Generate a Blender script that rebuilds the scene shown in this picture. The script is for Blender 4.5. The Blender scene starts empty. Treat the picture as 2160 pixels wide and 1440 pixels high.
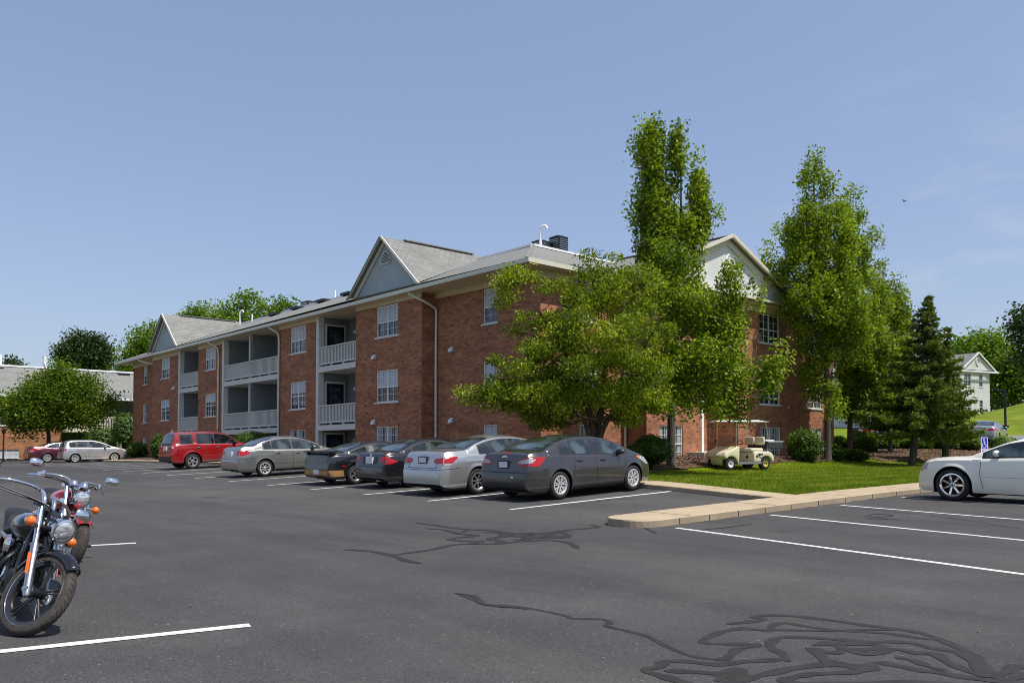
import bpy, bmesh, math, random
import numpy as np
from mathutils import Vector, Matrix
from mathutils.bvhtree import BVHTree

random.seed(7)
RNG = np.random.default_rng(11)
SC = bpy.context.scene
COL = SC.collection
rad = math.radians

# ------------------------------------------------------------------ helpers
def tag(o, label=None, cat=None, group=None, kind=None):
    if label: o['label'] = label
    if cat: o['category'] = cat
    if group: o['group'] = group
    if kind: o['kind'] = kind
    return o

def thing(name, label, cat, loc=(0, 0, 0), rot=(0, 0, 0), group=None):
    o = bpy.data.objects.new(name, None)
    COL.objects.link(o)
    o.location = loc
    o.rotation_euler = rot
    o.empty_display_size = .3
    return tag(o, label, cat, group)

def lerp(a, b, t): return a + (b - a) * t
def sm(a, b, x):
    t = max(0., min(1., (x - a) / (b - a)))
    return t * t * (3 - 2 * t)
def interp(pts, x):
    if x <= pts[0][0]: return pts[0][1]
    for (x0, y0), (x1, y1) in zip(pts, pts[1:]):
        if x <= x1: return y0 + (y1 - y0) * (x - x0) / (x1 - x0)
    return pts[-1][1]

class Pchip:
    def __init__(s, pts):
        s.x = [p[0] for p in pts]; s.y = [p[1] for p in pts]
        n = len(pts)
        h = [s.x[i + 1] - s.x[i] for i in range(n - 1)]
        d = [(s.y[i + 1] - s.y[i]) / h[i] for i in range(n - 1)]
        m = [0.] * n
        m[0] = d[0]; m[-1] = d[-1]
        for i in range(1, n - 1):
            if d[i - 1] * d[i] <= 0: m[i] = 0
            else:
                w1 = 2 * h[i] + h[i - 1]; w2 = h[i] + 2 * h[i - 1]
                m[i] = (w1 + w2) / (w1 / d[i - 1] + w2 / d[i])
        s.m = m
    def __call__(s, x):
        X, Y, M = s.x, s.y, s.m
        if x <= X[0]: return Y[0]
        if x >= X[-1]: return Y[-1]
        i = 0
        while x > X[i + 1]: i += 1
        h = X[i + 1] - X[i]; t = (x - X[i]) / h
        return ((2 * t ** 3 - 3 * t * t + 1) * Y[i] + (t ** 3 - 2 * t * t + t) * h * M[i]
                + (-2 * t ** 3 + 3 * t * t) * Y[i + 1] + (t ** 3 - t * t) * h * M[i + 1])

def catmull(pts, n=6, closed=False):
    P = [Vector(p) for p in pts]
    out = []
    m = len(P)
    rng = range(m) if closed else range(m - 1)
    for i in rng:
        if closed: a, b, c, d = P[i - 1], P[i], P[(i + 1) % m], P[(i + 2) % m]
        else:
            a = P[max(i - 1, 0)]; b = P[i]; c = P[i + 1]; d = P[min(i + 2, m - 1)]
        for k in range(n):
            t = k / n
            out.append(.5 * ((2 * b) + (c - a) * t + (2 * a - 5 * b + 4 * c - d) * t * t + (3 * b - a - 3 * c + d) * t ** 3))
    if not closed: out.append(P[-1].copy())
    return out

XF = [None]      # optional vertex map used while the big building is built (its floors follow the falling ground)

class MB:
    def __init__(s): s.v = []; s.f = []; s.m = []; s.mtx = None
    def add(s, vs, fs, mi=0):
        b = len(s.v)
        for p in vs:
            p = Vector(p)
            if s.mtx is not None: p = s.mtx @ p
            s.v.append(p)
        for f in fs:
            s.f.append([b + i for i in f]); s.m.append(mi)
        return s
    def box(s, x0, x1, y0, y1, z0, z1, mi=0):
        vs = [(x, y, z) for z in (z0, z1) for y in (y0, y1) for x in (x0, x1)]
        return s.add(vs, [(0, 2, 3, 1), (4, 5, 7, 6), (0, 1, 5, 4), (2, 6, 7, 3), (0, 4, 6, 2), (1, 3, 7, 5)], mi)
    def bbox(s, x0, x1, y0, y1, z0, z1, b=.02, mi=0):
        """box with chamfered edges"""
        bm = bmesh.new()
        bmesh.ops.create_cube(bm, size=1)
        for v in bm.verts:
            v.co = Vector(((x0 + x1) / 2 + v.co.x * (x1 - x0), (y0 + y1) / 2 + v.co.y * (y1 - y0), (z0 + z1) / 2 + v.co.z * (z1 - z0)))
        bmesh.ops.bevel(bm, geom=list(bm.edges), offset=b, segments=2, affect='EDGES', profile=.5)
        bm.verts.index_update()
        s.add([v.co for v in bm.verts], [[v.index for v in f.verts] for f in bm.faces], mi)
        bm.free(); return s
    def quad(s, a, b, c, d, mi=0): return s.add([a, b, c, d], [(0, 1, 2, 3)], mi)
    def poly(s, pts, mi=0): return s.add(pts, [list(range(len(pts)))], mi)
    def prism(s, pts, d, mi=0):
        """polygon pts (3D) swept along vector d"""
        n = len(pts); d = Vector(d)
        vs = [Vector(p) for p in pts] + [Vector(p) + d for p in pts]
        fs = [list(range(n - 1, -1, -1)), list(range(n, 2 * n))] + [(i, (i + 1) % n, n + (i + 1) % n, n + i) for i in range(n)]
        return s.add(vs, fs, mi)
    def bar(s, a, b, w, h, up=(0, 0, 1), mi=0):
        a = Vector(a); b = Vector(b); d = (b - a).normalized(); up = Vector(up)
        sd = d.cross(up)
        if sd.length < 1e-4: sd = d.cross(Vector((1, 0, 0)))
        sd.normalize(); u = sd.cross(d)
        vs = [p + sd * (w / 2 * i) + u * (h / 2 * j) for p in (a, b) for i, j in ((-1, -1), (1, -1), (1, 1), (-1, 1))]
        return s.add(vs, [(0, 1, 2, 3), (7, 6, 5, 4), (0, 4, 5, 1), (1, 5, 6, 2), (2, 6, 7, 3), (3, 7, 4, 0)], mi)
    def tube(s, pts, r, n=8, cap=True, closed=False, mi=0):
        P = [Vector(p) for p in pts]; m = len(P)
        R = r if isinstance(r, (list, tuple)) else [r] * m
        T = []
        for i in range(m):
            a = P[(i - 1) % m] if closed else P[max(i - 1, 0)]
            b = P[(i + 1) % m] if closed else P[min(i + 1, m - 1)]
            t = (b - a)
            T.append(t.normalized() if t.length > 1e-9 else Vector((0, 0, 1)))
        up = Vector((0, 0, 1)) if abs(T[0].z) < .9 else Vector((1, 0, 0))
        u = T[0].cross(up).normalized()
        vs = []
        for i in range(m):
            u = u - T[i] * u.dot(T[i])
            if u.length < 1e-6: u = T[i].orthogonal()
            u.normalize(); w = T[i].cross(u)
            for k in range(n):
                a = 2 * math.pi * k / n
                vs.append(P[i] + (u * math.cos(a) + w * math.sin(a)) * R[i])
        fs = []
        for i in range(m if closed else m - 1):
            j = (i + 1) % m
            for k in range(n):
                l = (k + 1) % n
                fs.append((i * n + k, i * n + l, j * n + l, j * n + k))
        if cap and not closed:
            fs.append(list(range(n - 1, -1, -1))); fs.append([(m - 1) * n + k for k in range(n)])
        return s.add(vs, fs, mi)
    def lathe(s, prof, o=(0, 0, 0), axis=(0, 0, 1), n=24, mi=0, closed=False):
        """prof: list of (radius, height along axis)"""
        o = Vector(o); ax = Vector(axis).normalized()
        e1 = ax.orthogonal().normalized(); e2 = ax.cross(e1)
        vs = []; m = len(prof)
        for r, h in prof:
            for k in range(n):
                a = 2 * math.pi * k / n
                vs.append(o + ax * h + (e1 * math.cos(a) + e2 * math.sin(a)) * max(r, 1e-4))
        fs = []
        for i in range(m if closed else m - 1):
            j = (i + 1) % m
            for k in range(n):
                l = (k + 1) % n
                fs.append((i * n + k, i * n + l, j * n + l, j * n + k))
        return s.add(vs, fs, mi)
    def ellipsoid(s, c, r, nu=16, nv=10, mi=0):
        c = Vector(c); vs = []; fs = []
        for j in range(nv + 1):
            p = math.pi * j / nv
            for i in range(nu):
                a = 2 * math.pi * i / nu
                vs.append(c + Vector((r[0] * math.sin(p) * math.cos(a), r[1] * math.sin(p) * math.sin(a), r[2] * math.cos(p))))
        for j in range(nv):
            for i in range(nu):
                k = (i + 1) % nu
                fs.append((j * nu + i, (j + 1) * nu + i, (j + 1) * nu + k, j * nu + k))
        return s.add(vs, fs, mi)
    def build(s, name, mats, parent=None, smooth=None, world=False, uv=False):
        me = bpy.data.meshes.new(name)
        off = parent.matrix_basis.translation if (world and parent) else Vector((0, 0, 0))
        if world and parent and parent.parent: off = parent.parent.location
        V = s.v
        if XF[0]: V = [XF[0](v) for v in V]
        me.from_pydata([tuple(v - off) for v in V], [], s.f)
        if not isinstance(mats, (list, tuple)): mats = [mats]
        for m in mats: me.materials.append(m)
        me.polygons.foreach_set('material_index', s.m)
        if uv:
            boxuv(me, off)
        if smooth is not None:
            me.shade_smooth()
            if smooth < 180: me.set_sharp_from_angle(angle=rad(smooth))
        me.update()
        o = bpy.data.objects.new(name, me)
        COL.objects.link(o)
        if parent: o.parent = parent
        return o

def boxuv(me, off=Vector((0, 0, 0))):
    l = me.uv_layers.new(name='UVMap')
    for p in me.polygons:
        n = p.normal
        for li in p.loop_indices:
            c = me.vertices[me.loops[li].vertex_index].co + off
            if abs(n.z) > .75: q = (c.x, c.y)
            elif abs(n.x) > abs(n.y): q = (c.y, c.z)
            else: q = (c.x, c.z)
            l.data[li].uv = q

# ------------------------------------------------------------------ materials
class NT:
    def __init__(s, name):
        s.m = bpy.data.materials.new(name); s.m.use_nodes = True
        s.t = s.m.node_tree; s.n = s.t.nodes; s.l = s.t.links
        s.p = s.n['Principled BSDF']; s.out = s.n['Material Output']
    def node(s, t, **k):
        n = s.n.new(t)
        for a, b in k.items():
            if a in n.inputs.keys(): n.inputs[a].default_value = b
            else: setattr(n, a, b)
        return n
    def link(s, a, b): s.l.new(a, b)
    def math(s, op, a, b=None, clamp=False):
        n = s.n.new('ShaderNodeMath'); n.operation = op; n.use_clamp = clamp
        for i, v in enumerate((a, b)):
            if v is None: continue
            if isinstance(v, (int, float)): n.inputs[i].default_value = v
            else: s.link(v, n.inputs[i])
        return n.outputs[0]
    def noise(s, vec, scale, detail=4, rough=.6, dist=0):
        n = s.n.new('ShaderNodeTexNoise')
        n.inputs['Scale'].default_value = scale; n.inputs['Detail'].default_value = detail
        n.inputs['Roughness'].default_value = rough; n.inputs['Distortion'].default_value = dist
        if vec is not None: s.link(vec, n.inputs['Vector'])
        return n
    def ramp(s, fac, stops):
        n = s.n.new('ShaderNodeValToRGB')
        e = n.color_ramp.elements
        while len(e) < len(stops): e.new(.5)
        for i, (p, c) in enumerate(stops):
            e[i].position = p; e[i].color = (c[0], c[1], c[2], 1) if not isinstance(c, (int, float)) else (c, c, c, 1)
        s.link(fac, n.inputs[0]); return n.outputs[0]
    def mix(s, fac, a, b, mode='MIX'):
        n = s.n.new('ShaderNodeMix'); n.data_type = 'RGBA'; n.blend_type = mode
        def put(sock, v):
            if isinstance(v, (int, float)): sock.default_value = v
            elif isinstance(v, (tuple, list)): sock.default_value = (v[0], v[1], v[2], 1)
            else: s.link(v, sock)
        put(n.inputs[0], fac); put(n.inputs[6], a); put(n.inputs[7], b)
        return n.outputs[2]
    def coord(s, which='Object'):
        n = s.n.new('ShaderNodeTexCoord'); return n.outputs[which]
    def pos(s):
        n = s.n.new('ShaderNodeNewGeometry'); return n.outputs['Position']
    def mapping(s, vec, scale=(1, 1, 1), rot=(0, 0, 0), loc=(0, 0, 0)):
        n = s.n.new('ShaderNodeMapping')
        n.inputs['Scale'].default_value = scale; n.inputs['Rotation'].default_value = rot; n.inputs['Location'].default_value = loc
        s.link(vec, n.inputs['Vector']); return n.outputs[0]
    def bump(s, h, strength=.3, dist=.02):
        n = s.n.new('ShaderNodeBump'); n.inputs['Strength'].default_value = strength; n.inputs['Distance'].default_value = dist
        s.link(h, n.inputs['Height']); s.link(n.outputs[0], s.p.inputs['Normal']); return n
    def set(s, **k):
        for a, b in k.items():
            i = s.p.inputs[a.replace('_', ' ')]
            if isinstance(b, (tuple, list)) and len(b) == 3: b = (*b, 1)
            if hasattr(b, 'is_linked') or isinstance(b, bpy.types.NodeSocket): s.link(b, i)
            else: i.default_value = b
        return s

def simple(name, col, rough=.5, metal=0., var=.12, vs=6., spec=.5, bump=0., coat=0.):
    """principled with a little noise in colour and roughness"""
    t = NT(name); v = t.coord('Object')
    n = t.noise(v, vs, 5, .6)
    c0 = tuple(x * (1 - var) for x in col); c1 = tuple(min(1, x * (1 + var)) for x in col)
    t.set(Base_Color=t.ramp(n.outputs[0], [(.3, c0), (.7, c1)]), Metallic=metal, Specular_IOR_Level=spec)
    t.set(Roughness=t.math('ADD', t.math('MULTIPLY', n.outputs[0], .12), rough - .06))
    if coat: t.set(Coat_Weight=coat, Coat_Roughness=.04)
    if bump:
        b = t.noise(v, vs * 6, 4); t.bump(b.outputs[0], bump, .01)
    return t.m

def paint(name, col, metal=.35, rough=.33, flake=.1):
    t = NT(name); v = t.coord('Object')
    n = t.noise(v, 900, 1); d = t.noise(v, 2.2, 5)
    c0 = tuple(x * (1 - flake) for x in col); c1 = tuple(min(1, x * (1 + flake)) for x in col)
    base = t.ramp(n.outputs[0], [(.35, c0), (.65, c1)])
    dust = t.ramp(t.math('MULTIPLY', d.outputs[0], 1.), [(.45, 0.), (.8, .10)])
    # road dust gathers low on the body
    sep = t.n.new('ShaderNodeSeparateXYZ'); t.link(v, sep.inputs[0])
    low = t.math('MULTIPLY', t.math('SUBTRACT', 1., t.math('DIVIDE', sep.outputs[2], .55), clamp=True), .35, clamp=True)
    fac = t.math('ADD', dust, t.math('MULTIPLY', low, d.outputs[0]), clamp=True)
    base = t.mix(fac, base, (.16, .14, .12))
    t.set(Base_Color=base, Metallic=metal, Coat_Weight=.9, Coat_Roughness=.03)
    t.set(Roughness=t.math('ADD', t.math('MULTIPLY', fac, .5), rough))
    return t.m

def glass(name, col=(.012, .018, .02), rough=.03):
    t = NT(name); v = t.coord('Object')
    n = t.noise(v, 2.6, 2, .5)
    c1 = tuple(x * 4.5 + .012 for x in col)
    t.set(Base_Color=t.ramp(n.outputs[0], [(.42, col), (.62, c1)]), Roughness=rough, Specular_IOR_Level=.55, Coat_Weight=.35, Coat_Roughness=.01)
    return t.m

def brick_mat(name, c1, c2, mortar, dark):
    t = NT(name); uv = t.n.new('ShaderNodeUVMap').outputs[0]
    b = t.n.new('ShaderNodeTexBrick')
    t.link(uv, b.inputs['Vector'])
    b.inputs['Scale'].default_value = 1.; b.inputs['Brick Width'].default_value = .2; b.inputs['Row Height'].default_value = .072
    b.inputs['Mortar Size'].default_value = .007; b.inputs['Mortar Smooth'].default_value = .3; b.inputs['Bias'].default_value = -.1
    b.inputs['Color1'].default_value = (*c1, 1); b.inputs['Color2'].default_value = (*c2, 1); b.inputs['Mortar'].default_value = (*mortar, 1)
    b.offset = .5
    # individual dark bricks: a per brick random value
    sx = t.n.new('ShaderNodeSeparateXYZ'); t.link(uv, sx.inputs[0])
    row = t.math('FLOOR', t.math('DIVIDE', sx.outputs[1], .072))
    half = t.math('MULTIPLY', t.math('MODULO', row, 2.), .1)
    colm = t.math('FLOOR', t.math('DIVIDE', t.math('ADD', sx.outputs[0], half), .2))
    cv = t.n.new('ShaderNodeCombineXYZ'); t.link(colm, cv.inputs[0]); t.link(row, cv.inputs[1])
    wn = t.n.new('ShaderNodeTexWhiteNoise'); t.link(cv.outputs[0], wn.inputs['Vector'])
    pick = t.ramp(wn.outputs[0], [(.0, 0.), (.90, .0), (.94, .35), (1., .7)])
    col = t.mix(t.math('MULTIPLY', pick, b.outputs['Fac'] if False else 1.), b.outputs['Color'], dark)
    tone = t.ramp(wn.outputs[0], [(0., .84), (.85, 1.16)])
    col = t.mix(1., col, tone, 'MULTIPLY')
    m = t.mapping(uv, (.55, 1.6, 1))
    n = t.noise(m, 1.3, 6, .65)
    col = t.mix(1., col, t.ramp(n.outputs[0], [(.3, .70), (.7, 1.28)]), 'MULTIPLY')
    n2 = t.noise(t.mapping(uv, (.5, 4., 1)), 3., 3)
    col = t.mix(t.math('MULTIPLY', n2.outputs[0], .18), col, mortar)
    t.set(Base_Color=col, Roughness=.88, Specular_IOR_Level=.2)
    t.bump(t.math('SUBTRACT', 1., b.outputs['Fac']), .5, .008)
    return t.m

def siding_mat(name, col, pitch=.115):
    t = NT(name); p = t.pos()
    s = t.n.new('ShaderNodeSeparateXYZ'); t.link(p, s.inputs[0])
    f = t.math('FRACT', t.math('DIVIDE', s.outputs[2], pitch))
    n = t.noise(p, 1.2, 5)
    edge = t.ramp(f, [(0., .55), (.09, .62), (.16, 1.), (1., .96)])
    c = t.mix(1., t.ramp(n.outputs[0], [(.3, tuple(x * .9 for x in col)), (.7, tuple(min(1, x * 1.06) for x in col))]), edge, 'MULTIPLY')
    t.set(Base_Color=c, Roughness=.6)
    t.bump(f, .6, .012)
    return t.m

def shingle_mat(name, col):
    t = NT(name); uv = t.n.new('ShaderNodeUVMap').outputs[0]
    b = t.n.new('ShaderNodeTexBrick'); t.link(uv, b.inputs['Vector'])
    b.inputs['Scale'].default_value = 1.; b.inputs['Brick Width'].default_value = .3; b.inputs['Row Height'].default_value = .13
    b.inputs['Mortar Size'].default_value = .008
    b.inputs['Color1'].default_value = (*[x * .9 for x in col], 1); b.inputs['Color2'].default_value = (*[x * 1.1 for x in col], 1)
    b.inputs['Mortar'].default_value = (*[x * .55 for x in col], 1)
    n = t.noise(t.mapping(uv, (.3, 1.3, 1)), 1.4, 7, .7)
    c = t.mix(1., b.outputs['Color'], t.ramp(n.outputs[0], [(.25, .78), (.75, 1.15)]), 'MULTIPLY')
    n3 = t.noise(uv, 90, 2); c = t.mix(1., c, t.ramp(n3.outputs[0], [(.3, .85), (.7, 1.12)]), 'MULTIPLY')
    t.set(Base_Color=c, Roughness=.92, Specular_IOR_Level=.15)
    t.bump(b.outputs['Fac'], -.4, .008)
    return t.m

def leaf_mat(name, lo, mid, hi, trans=.35, rough=.42):
    t = NT(name)
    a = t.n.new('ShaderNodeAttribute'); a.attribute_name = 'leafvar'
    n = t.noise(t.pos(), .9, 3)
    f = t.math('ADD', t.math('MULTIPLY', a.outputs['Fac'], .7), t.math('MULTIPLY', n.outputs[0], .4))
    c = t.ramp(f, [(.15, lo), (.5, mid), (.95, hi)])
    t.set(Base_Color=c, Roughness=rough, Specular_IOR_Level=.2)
    tr = t.n.new('ShaderNodeBsdfTranslucent')
    tc = t.mix(1., c, (1.5, 1.75, .5), 'MULTIPLY'); t.link(tc, tr.inputs[0])
    mx = t.n.new('ShaderNodeMixShader'); mx.inputs[0].default_value = trans
    t.link(t.p.outputs[0], mx.inputs[1]); t.link(tr.outputs[0], mx.inputs[2]); t.link(mx.outputs[0], t.out.inputs[0])
    return t.m

def bark_mat(name, col):
    t = NT(name); v = t.coord('Object')
    n = t.noise(t.mapping(v, (9, 9, 1.6)), 2., 6, .7)
    t.set(Base_Color=t.ramp(n.outputs[0], [(.3, tuple(x * .45 for x in col)), (.7, col)]), Roughness=.9, Specular_IOR_Level=.2)
    t.bump(n.outputs[0], .8, .03); return t.m

def asphalt_mat():
    t = NT('asphalt'); p = t.pos()
    big = t.noise(p, .16, 6, .62, .4); mid = t.noise(p, 1.1, 6, .6); fine = t.noise(p, 75, 4, .8); spk = t.noise(p, 130, 1)
    c = t.ramp(big.outputs[0], [(.3, (.050, .048, .048)), (.52, (.064, .061, .060)), (.72, (.088, .081, .073))])
    # faint wheel-track streaks along the driving lane (world Y)
    st = t.noise(t.mapping(p, (1.1, .06, 1)), 1., 4)
    c = t.mix(1., c, t.ramp(st.outputs[0], [(.3, .86), (.7, 1.16)]), 'MULTIPLY')
    c = t.mix(1., c, t.ramp(mid.outputs[0], [(.3, .88), (.7, 1.14)]), 'MULTIPLY')
    c = t.mix(1., c, t.ramp(fine.outputs[0], [(.32, .50), (.68, 1.55)]), 'MULTIPLY')
    c = t.mix(t.ramp(spk.outputs[0], [(.66, 0.), (.74, .7)]), c, (.30, .29, .27))
    # dusty pale patches and oil spots
    du = t.noise(p, .55, 5, .7, 1.); c = t.mix(t.ramp(du.outputs[0], [(.62, 0.), (.80, .42)]), c, (.13, .12, .105))
    ta = t.noise(t.mapping(p, (.9, .25, 1), (0, 0, .3)), .42, 6, .7, .8); c = t.mix(t.ramp(ta.outputs[0], [(.5, 0.), (.72, .55)]), c, (.105, .092, .076))
    dk = t.noise(t.mapping(p, (.5, .2, 1), (0, 0, .9), (3, 7, 0)), .8, 6, .7, .6); c = t.mix(t.ramp(dk.outputs[0], [(.56, 0.), (.74, .5)]), c, (.036, .036, .039))
    cr = t.n.new('ShaderNodeTexVoronoi'); cr.feature = 'DISTANCE_TO_EDGE'; cr.inputs['Scale'].default_value = .33; t.link(t.mix(.16, p, t.noise(p, 1.5, 5, .7).outputs[1], 'ADD'), cr.inputs['Vector'])
    hair = t.math('MULTIPLY', t.ramp(cr.outputs['Distance'], [(.0, 1.), (.0045, 0.)]), t.ramp(ta.outputs[0], [(.46, 0.), (.6, .22)])); c = t.mix(hair, c, (.022, .021, .02))
    oil = t.n.new('ShaderNodeTexVoronoi'); oil.inputs['Scale'].default_value = .38; t.link(t.mapping(p, loc=(.3, 1.7, 0)), oil.inputs['Vector'])
    o2 = t.math('ADD', oil.outputs['Distance'], t.math('MULTIPLY', mid.outputs[0], .35))
    c = t.mix(t.ramp(o2, [(.18, .55), (.30, 0.)]), c, (.017, .016, .016))
    ag = t.n.new('ShaderNodeTexVoronoi'); ag.inputs['Scale'].default_value = 48; t.link(p, ag.inputs['Vector'])
    sa = t.n.new('ShaderNodeSeparateColor'); t.link(ag.outputs['Color'], sa.inputs[0])
    c = t.mix(1., c, t.ramp(sa.outputs[1], [(0., .86), (1., 1.14)]), 'MULTIPLY')
    peb = t.math('MULTIPLY', t.ramp(sa.outputs[0], [(.972, 0.), (.985, .5)]), t.ramp(ag.outputs['Distance'], [(.25, 1.), (.42, 0.)]))
    c = t.mix(peb, c, (.34, .33, .31))
    t.set(Base_Color=c, Roughness=t.ramp(mid.outputs[0], [(.3, .82), (.7, .95)]), Specular_IOR_Level=.22)
    t.bump(fine.outputs[0], .5, .006); return t.m

def linepaint_mat():
    t = NT('line_paint'); p = t.pos()
    n = t.noise(p, 26, 5, .75); m = t.noise(p, 3, 4)
    w = t.ramp(m.outputs[0], [(.3, (.60, .60, .57)), (.7, (.80, .80, .77))])
    k = t.ramp(n.outputs[0], [(.33, .9), (.45, 0.)])
    t.set(Base_Color=t.mix(k, w, (.16, .155, .15)), Roughness=.7); t.bump(n.outputs[0], .2, .003); return t.m

def tar_mat():
    t = NT('crack_sealant'); p = t.pos()
    n = t.noise(p, 7, 5); f = t.noise(p, 160, 2)
    c = t.ramp(n.outputs[0], [(.3, (.021, .0175, .0152)), (.7, (.037, .031, .0265))])
    c = t.mix(t.ramp(f.outputs[0], [(.66, 0.), (.76, .55)]), c, (.14, .13, .12))
    t.set(Base_Color=c, Roughness=.62, Specular_IOR_Level=.35); t.bump(f.outputs[0], .3, .004); return t.m

def concrete_mat(name, col, joint=None):
    t = NT(name); p = t.pos()
    n = t.noise(p, 1.3, 7, .68); f = t.noise(p, 60, 4, .7); g_ = t.noise(p, 9, 4)
    c = t.ramp(n.outputs[0], [(.28, tuple(x * .78 for x in col)), (.72, tuple(min(1, x * 1.12) for x in col))])
    c = t.mix(1., c, t.ramp(f.outputs[0], [(.3, .82), (.7, 1.12)]), 'MULTIPLY')
    c = t.mix(t.ramp(g_.outputs[0], [(.6, 0.), (.85, .3)]), c, tuple(x * .45 for x in col))
    st = t.noise(t.mapping(p, (2.2, .6, 1)), 2.4, 6, .75); c = t.mix(t.ramp(st.outputs[0], [(.55, 0.), (.75, .35)]), c, tuple(x * .5 for x in col))
    t.set(Base_Color=c, Roughness=.9, Specular_IOR_Level=.25); t.bump(f.outputs[0], .35, .006); return t.m

def grass_mat():
    t = NT('lawn_grass'); p = t.pos()
    n = t.noise(p, .35, 6, .65, .5); m = t.noise(t.mapping(p, (1, 1, 1)), 2.6, 6, .7); f = t.noise(p, 45, 3, .8)
    c = t.ramp(n.outputs[0], [(.3, (.105, .175, .006)), (.55, (.165, .24, .008)), (.75, (.29, .29, .035))])
    c = t.mix(1., c, t.ramp(m.outputs[0], [(.3, .7), (.7, 1.3)]), 'MULTIPLY')
    c = t.mix(1., c, t.ramp(f.outputs[0], [(.3, .55), (.7, 1.35)]), 'MULTIPLY')
    t.set(Base_Color=c, Roughness=.9, Specular_IOR_Level=.03); t.bump(f.outputs[0], .9, .04); return t.m

def mulch_mat():
    t = NT('bark_mulch'); p = t.pos()
    v = t.n.new('ShaderNodeTexVoronoi'); v.inputs['Scale'].default_value = 22; t.link(t.mapping(p, (1, 1, 1), (0, 0, .4)), v.inputs['Vector'])
    n = t.noise(p, 1.2, 5)
    c = t.ramp(v.outputs['Color'], [(.1, (.045, .026, .017)), (.5, (.12, .072, .048)), (.9, (.24, .155, .105))])
    c = t.mix(1., c, t.ramp(n.outputs[0], [(.3, .75), (.7, 1.2)]), 'MULTIPLY')
    t.set(Base_Color=c, Roughness=.95, Specular_IOR_Level=.1); t.bump(v.outputs['Distance'], .9, .04); return t.m

M = dict(
    asphalt=asphalt_mat(), line=linepaint_mat(), tar=tar_mat(), grass=grass_mat(), mulch=mulch_mat(), hill=simple('hill_turf', (.15, .19, .022), .95, var=.3, vs=.5, spec=.03),
    walk=concrete_mat('warm_concrete', (.46, .36, .235)), kerb=concrete_mat('kerb_concrete', (.36, .29, .20)),
    step=concrete_mat('step_concrete', (.52, .48, .42)), joint=simple('joint_dirt', (.03, .027, .022), .9),
    brick=brick_mat('red_brick', (.42, .162, .080), (.28, .098, .052), (.27, .19, .13), (.05, .025, .018)),
    brick_far=brick_mat('orange_brick', (.40, .16, .07), (.34, .12, .05), (.40, .27, .18), (.12, .05, .03)),
    trim=simple('tan_white_trim', (.63, .58, .47), .55, var=.05), white=simple('white_trim', (.80, .80, .78), .45, var=.04),
    soffit=simple('soffit_board', (.60, .51, .37), .6, var=.06),
    gutter=simple('gutter_metal', (.66, .62, .50), .4, var=.05),
    greytrim=simple('grey_trim_paint', (.60, .59, .55), .55, var=.05),
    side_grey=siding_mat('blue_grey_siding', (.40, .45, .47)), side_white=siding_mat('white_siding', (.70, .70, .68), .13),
    side_dim=siding_mat('grey_porch_siding', (.21, .235, .24)), shingle=shingle_mat('grey_shingles', (.245, .243, .225)),
    flatroof=simple('roof_membrane', (.42, .43, .43), .8), flashing=simple('white_flashing', (.82, .82, .82), .35, var=.03),
    black=simple('black_plastic', (.012, .012, .013), .45, var=.2), darkmetal=simple('dark_metal', (.035, .036, .04), .4, .6),
    rubber=simple('tyre_rubber', (.018, .0175, .017), .78, var=.25, vs=14, bump=.2),
    alloy=simple('wheel_alloy', (.62, .62, .60), .28, .85, var=.06), hubcap=simple('silver_hubcap', (.62, .62, .61), .32, .45, var=.05),
    chrome=simple('chrome', (.78, .78, .79), .06, 1., var=.02), steel=simple('brushed_steel', (.5, .5, .5), .3, 1., var=.08),
    cglass=glass('car_glass'), wglass=glass('window_glass', (.012, .016, .024), .05), tint=glass('tinted_glass', (.004, .005, .006)),
    redlens=simple('red_lamp_lens', (.42, .006, .010), .22, var=.2, vs=40, coat=.3), clearlens=simple('clear_lamp_lens', (.42, .42, .44), .35, .0, var=.25, vs=50, coat=.2),
    amber=simple('amber_lens', (.85, .17, .012), .12, var=.12, vs=40, coat=1.),
    plate=simple('number_plate', (.72, .74, .78), .4, var=.08, vs=30), darkplate=simple('plate_frame', (.02, .02, .022), .5),
    blind=simple('window_blind', (.46, .49, .55), .6, var=.06, vs=3), curtain=simple('pale_curtain', (.33, .34, .33), .7, var=.2, vs=7),
    door=simple('black_door', (.010, .010, .012), .35), bark=bark_mat('bark', (.10, .078, .06)), bark_grey=bark_mat('grey_bark', (.13, .11, .095)),
    lamp=simple('porch_lamp_glass', (.75, .74, .68), .3), litter=simple('gutter_dirt', (.13, .10, .07), .95, var=.5, vs=30), green_post=simple('green_post', (.03, .07, .05), .5, .3),
    blue=simple('sign_blue', (.01, .035, .42), .45), signwhite=simple('sign_white', (.82, .82, .84), .45, var=.04),
)
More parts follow.
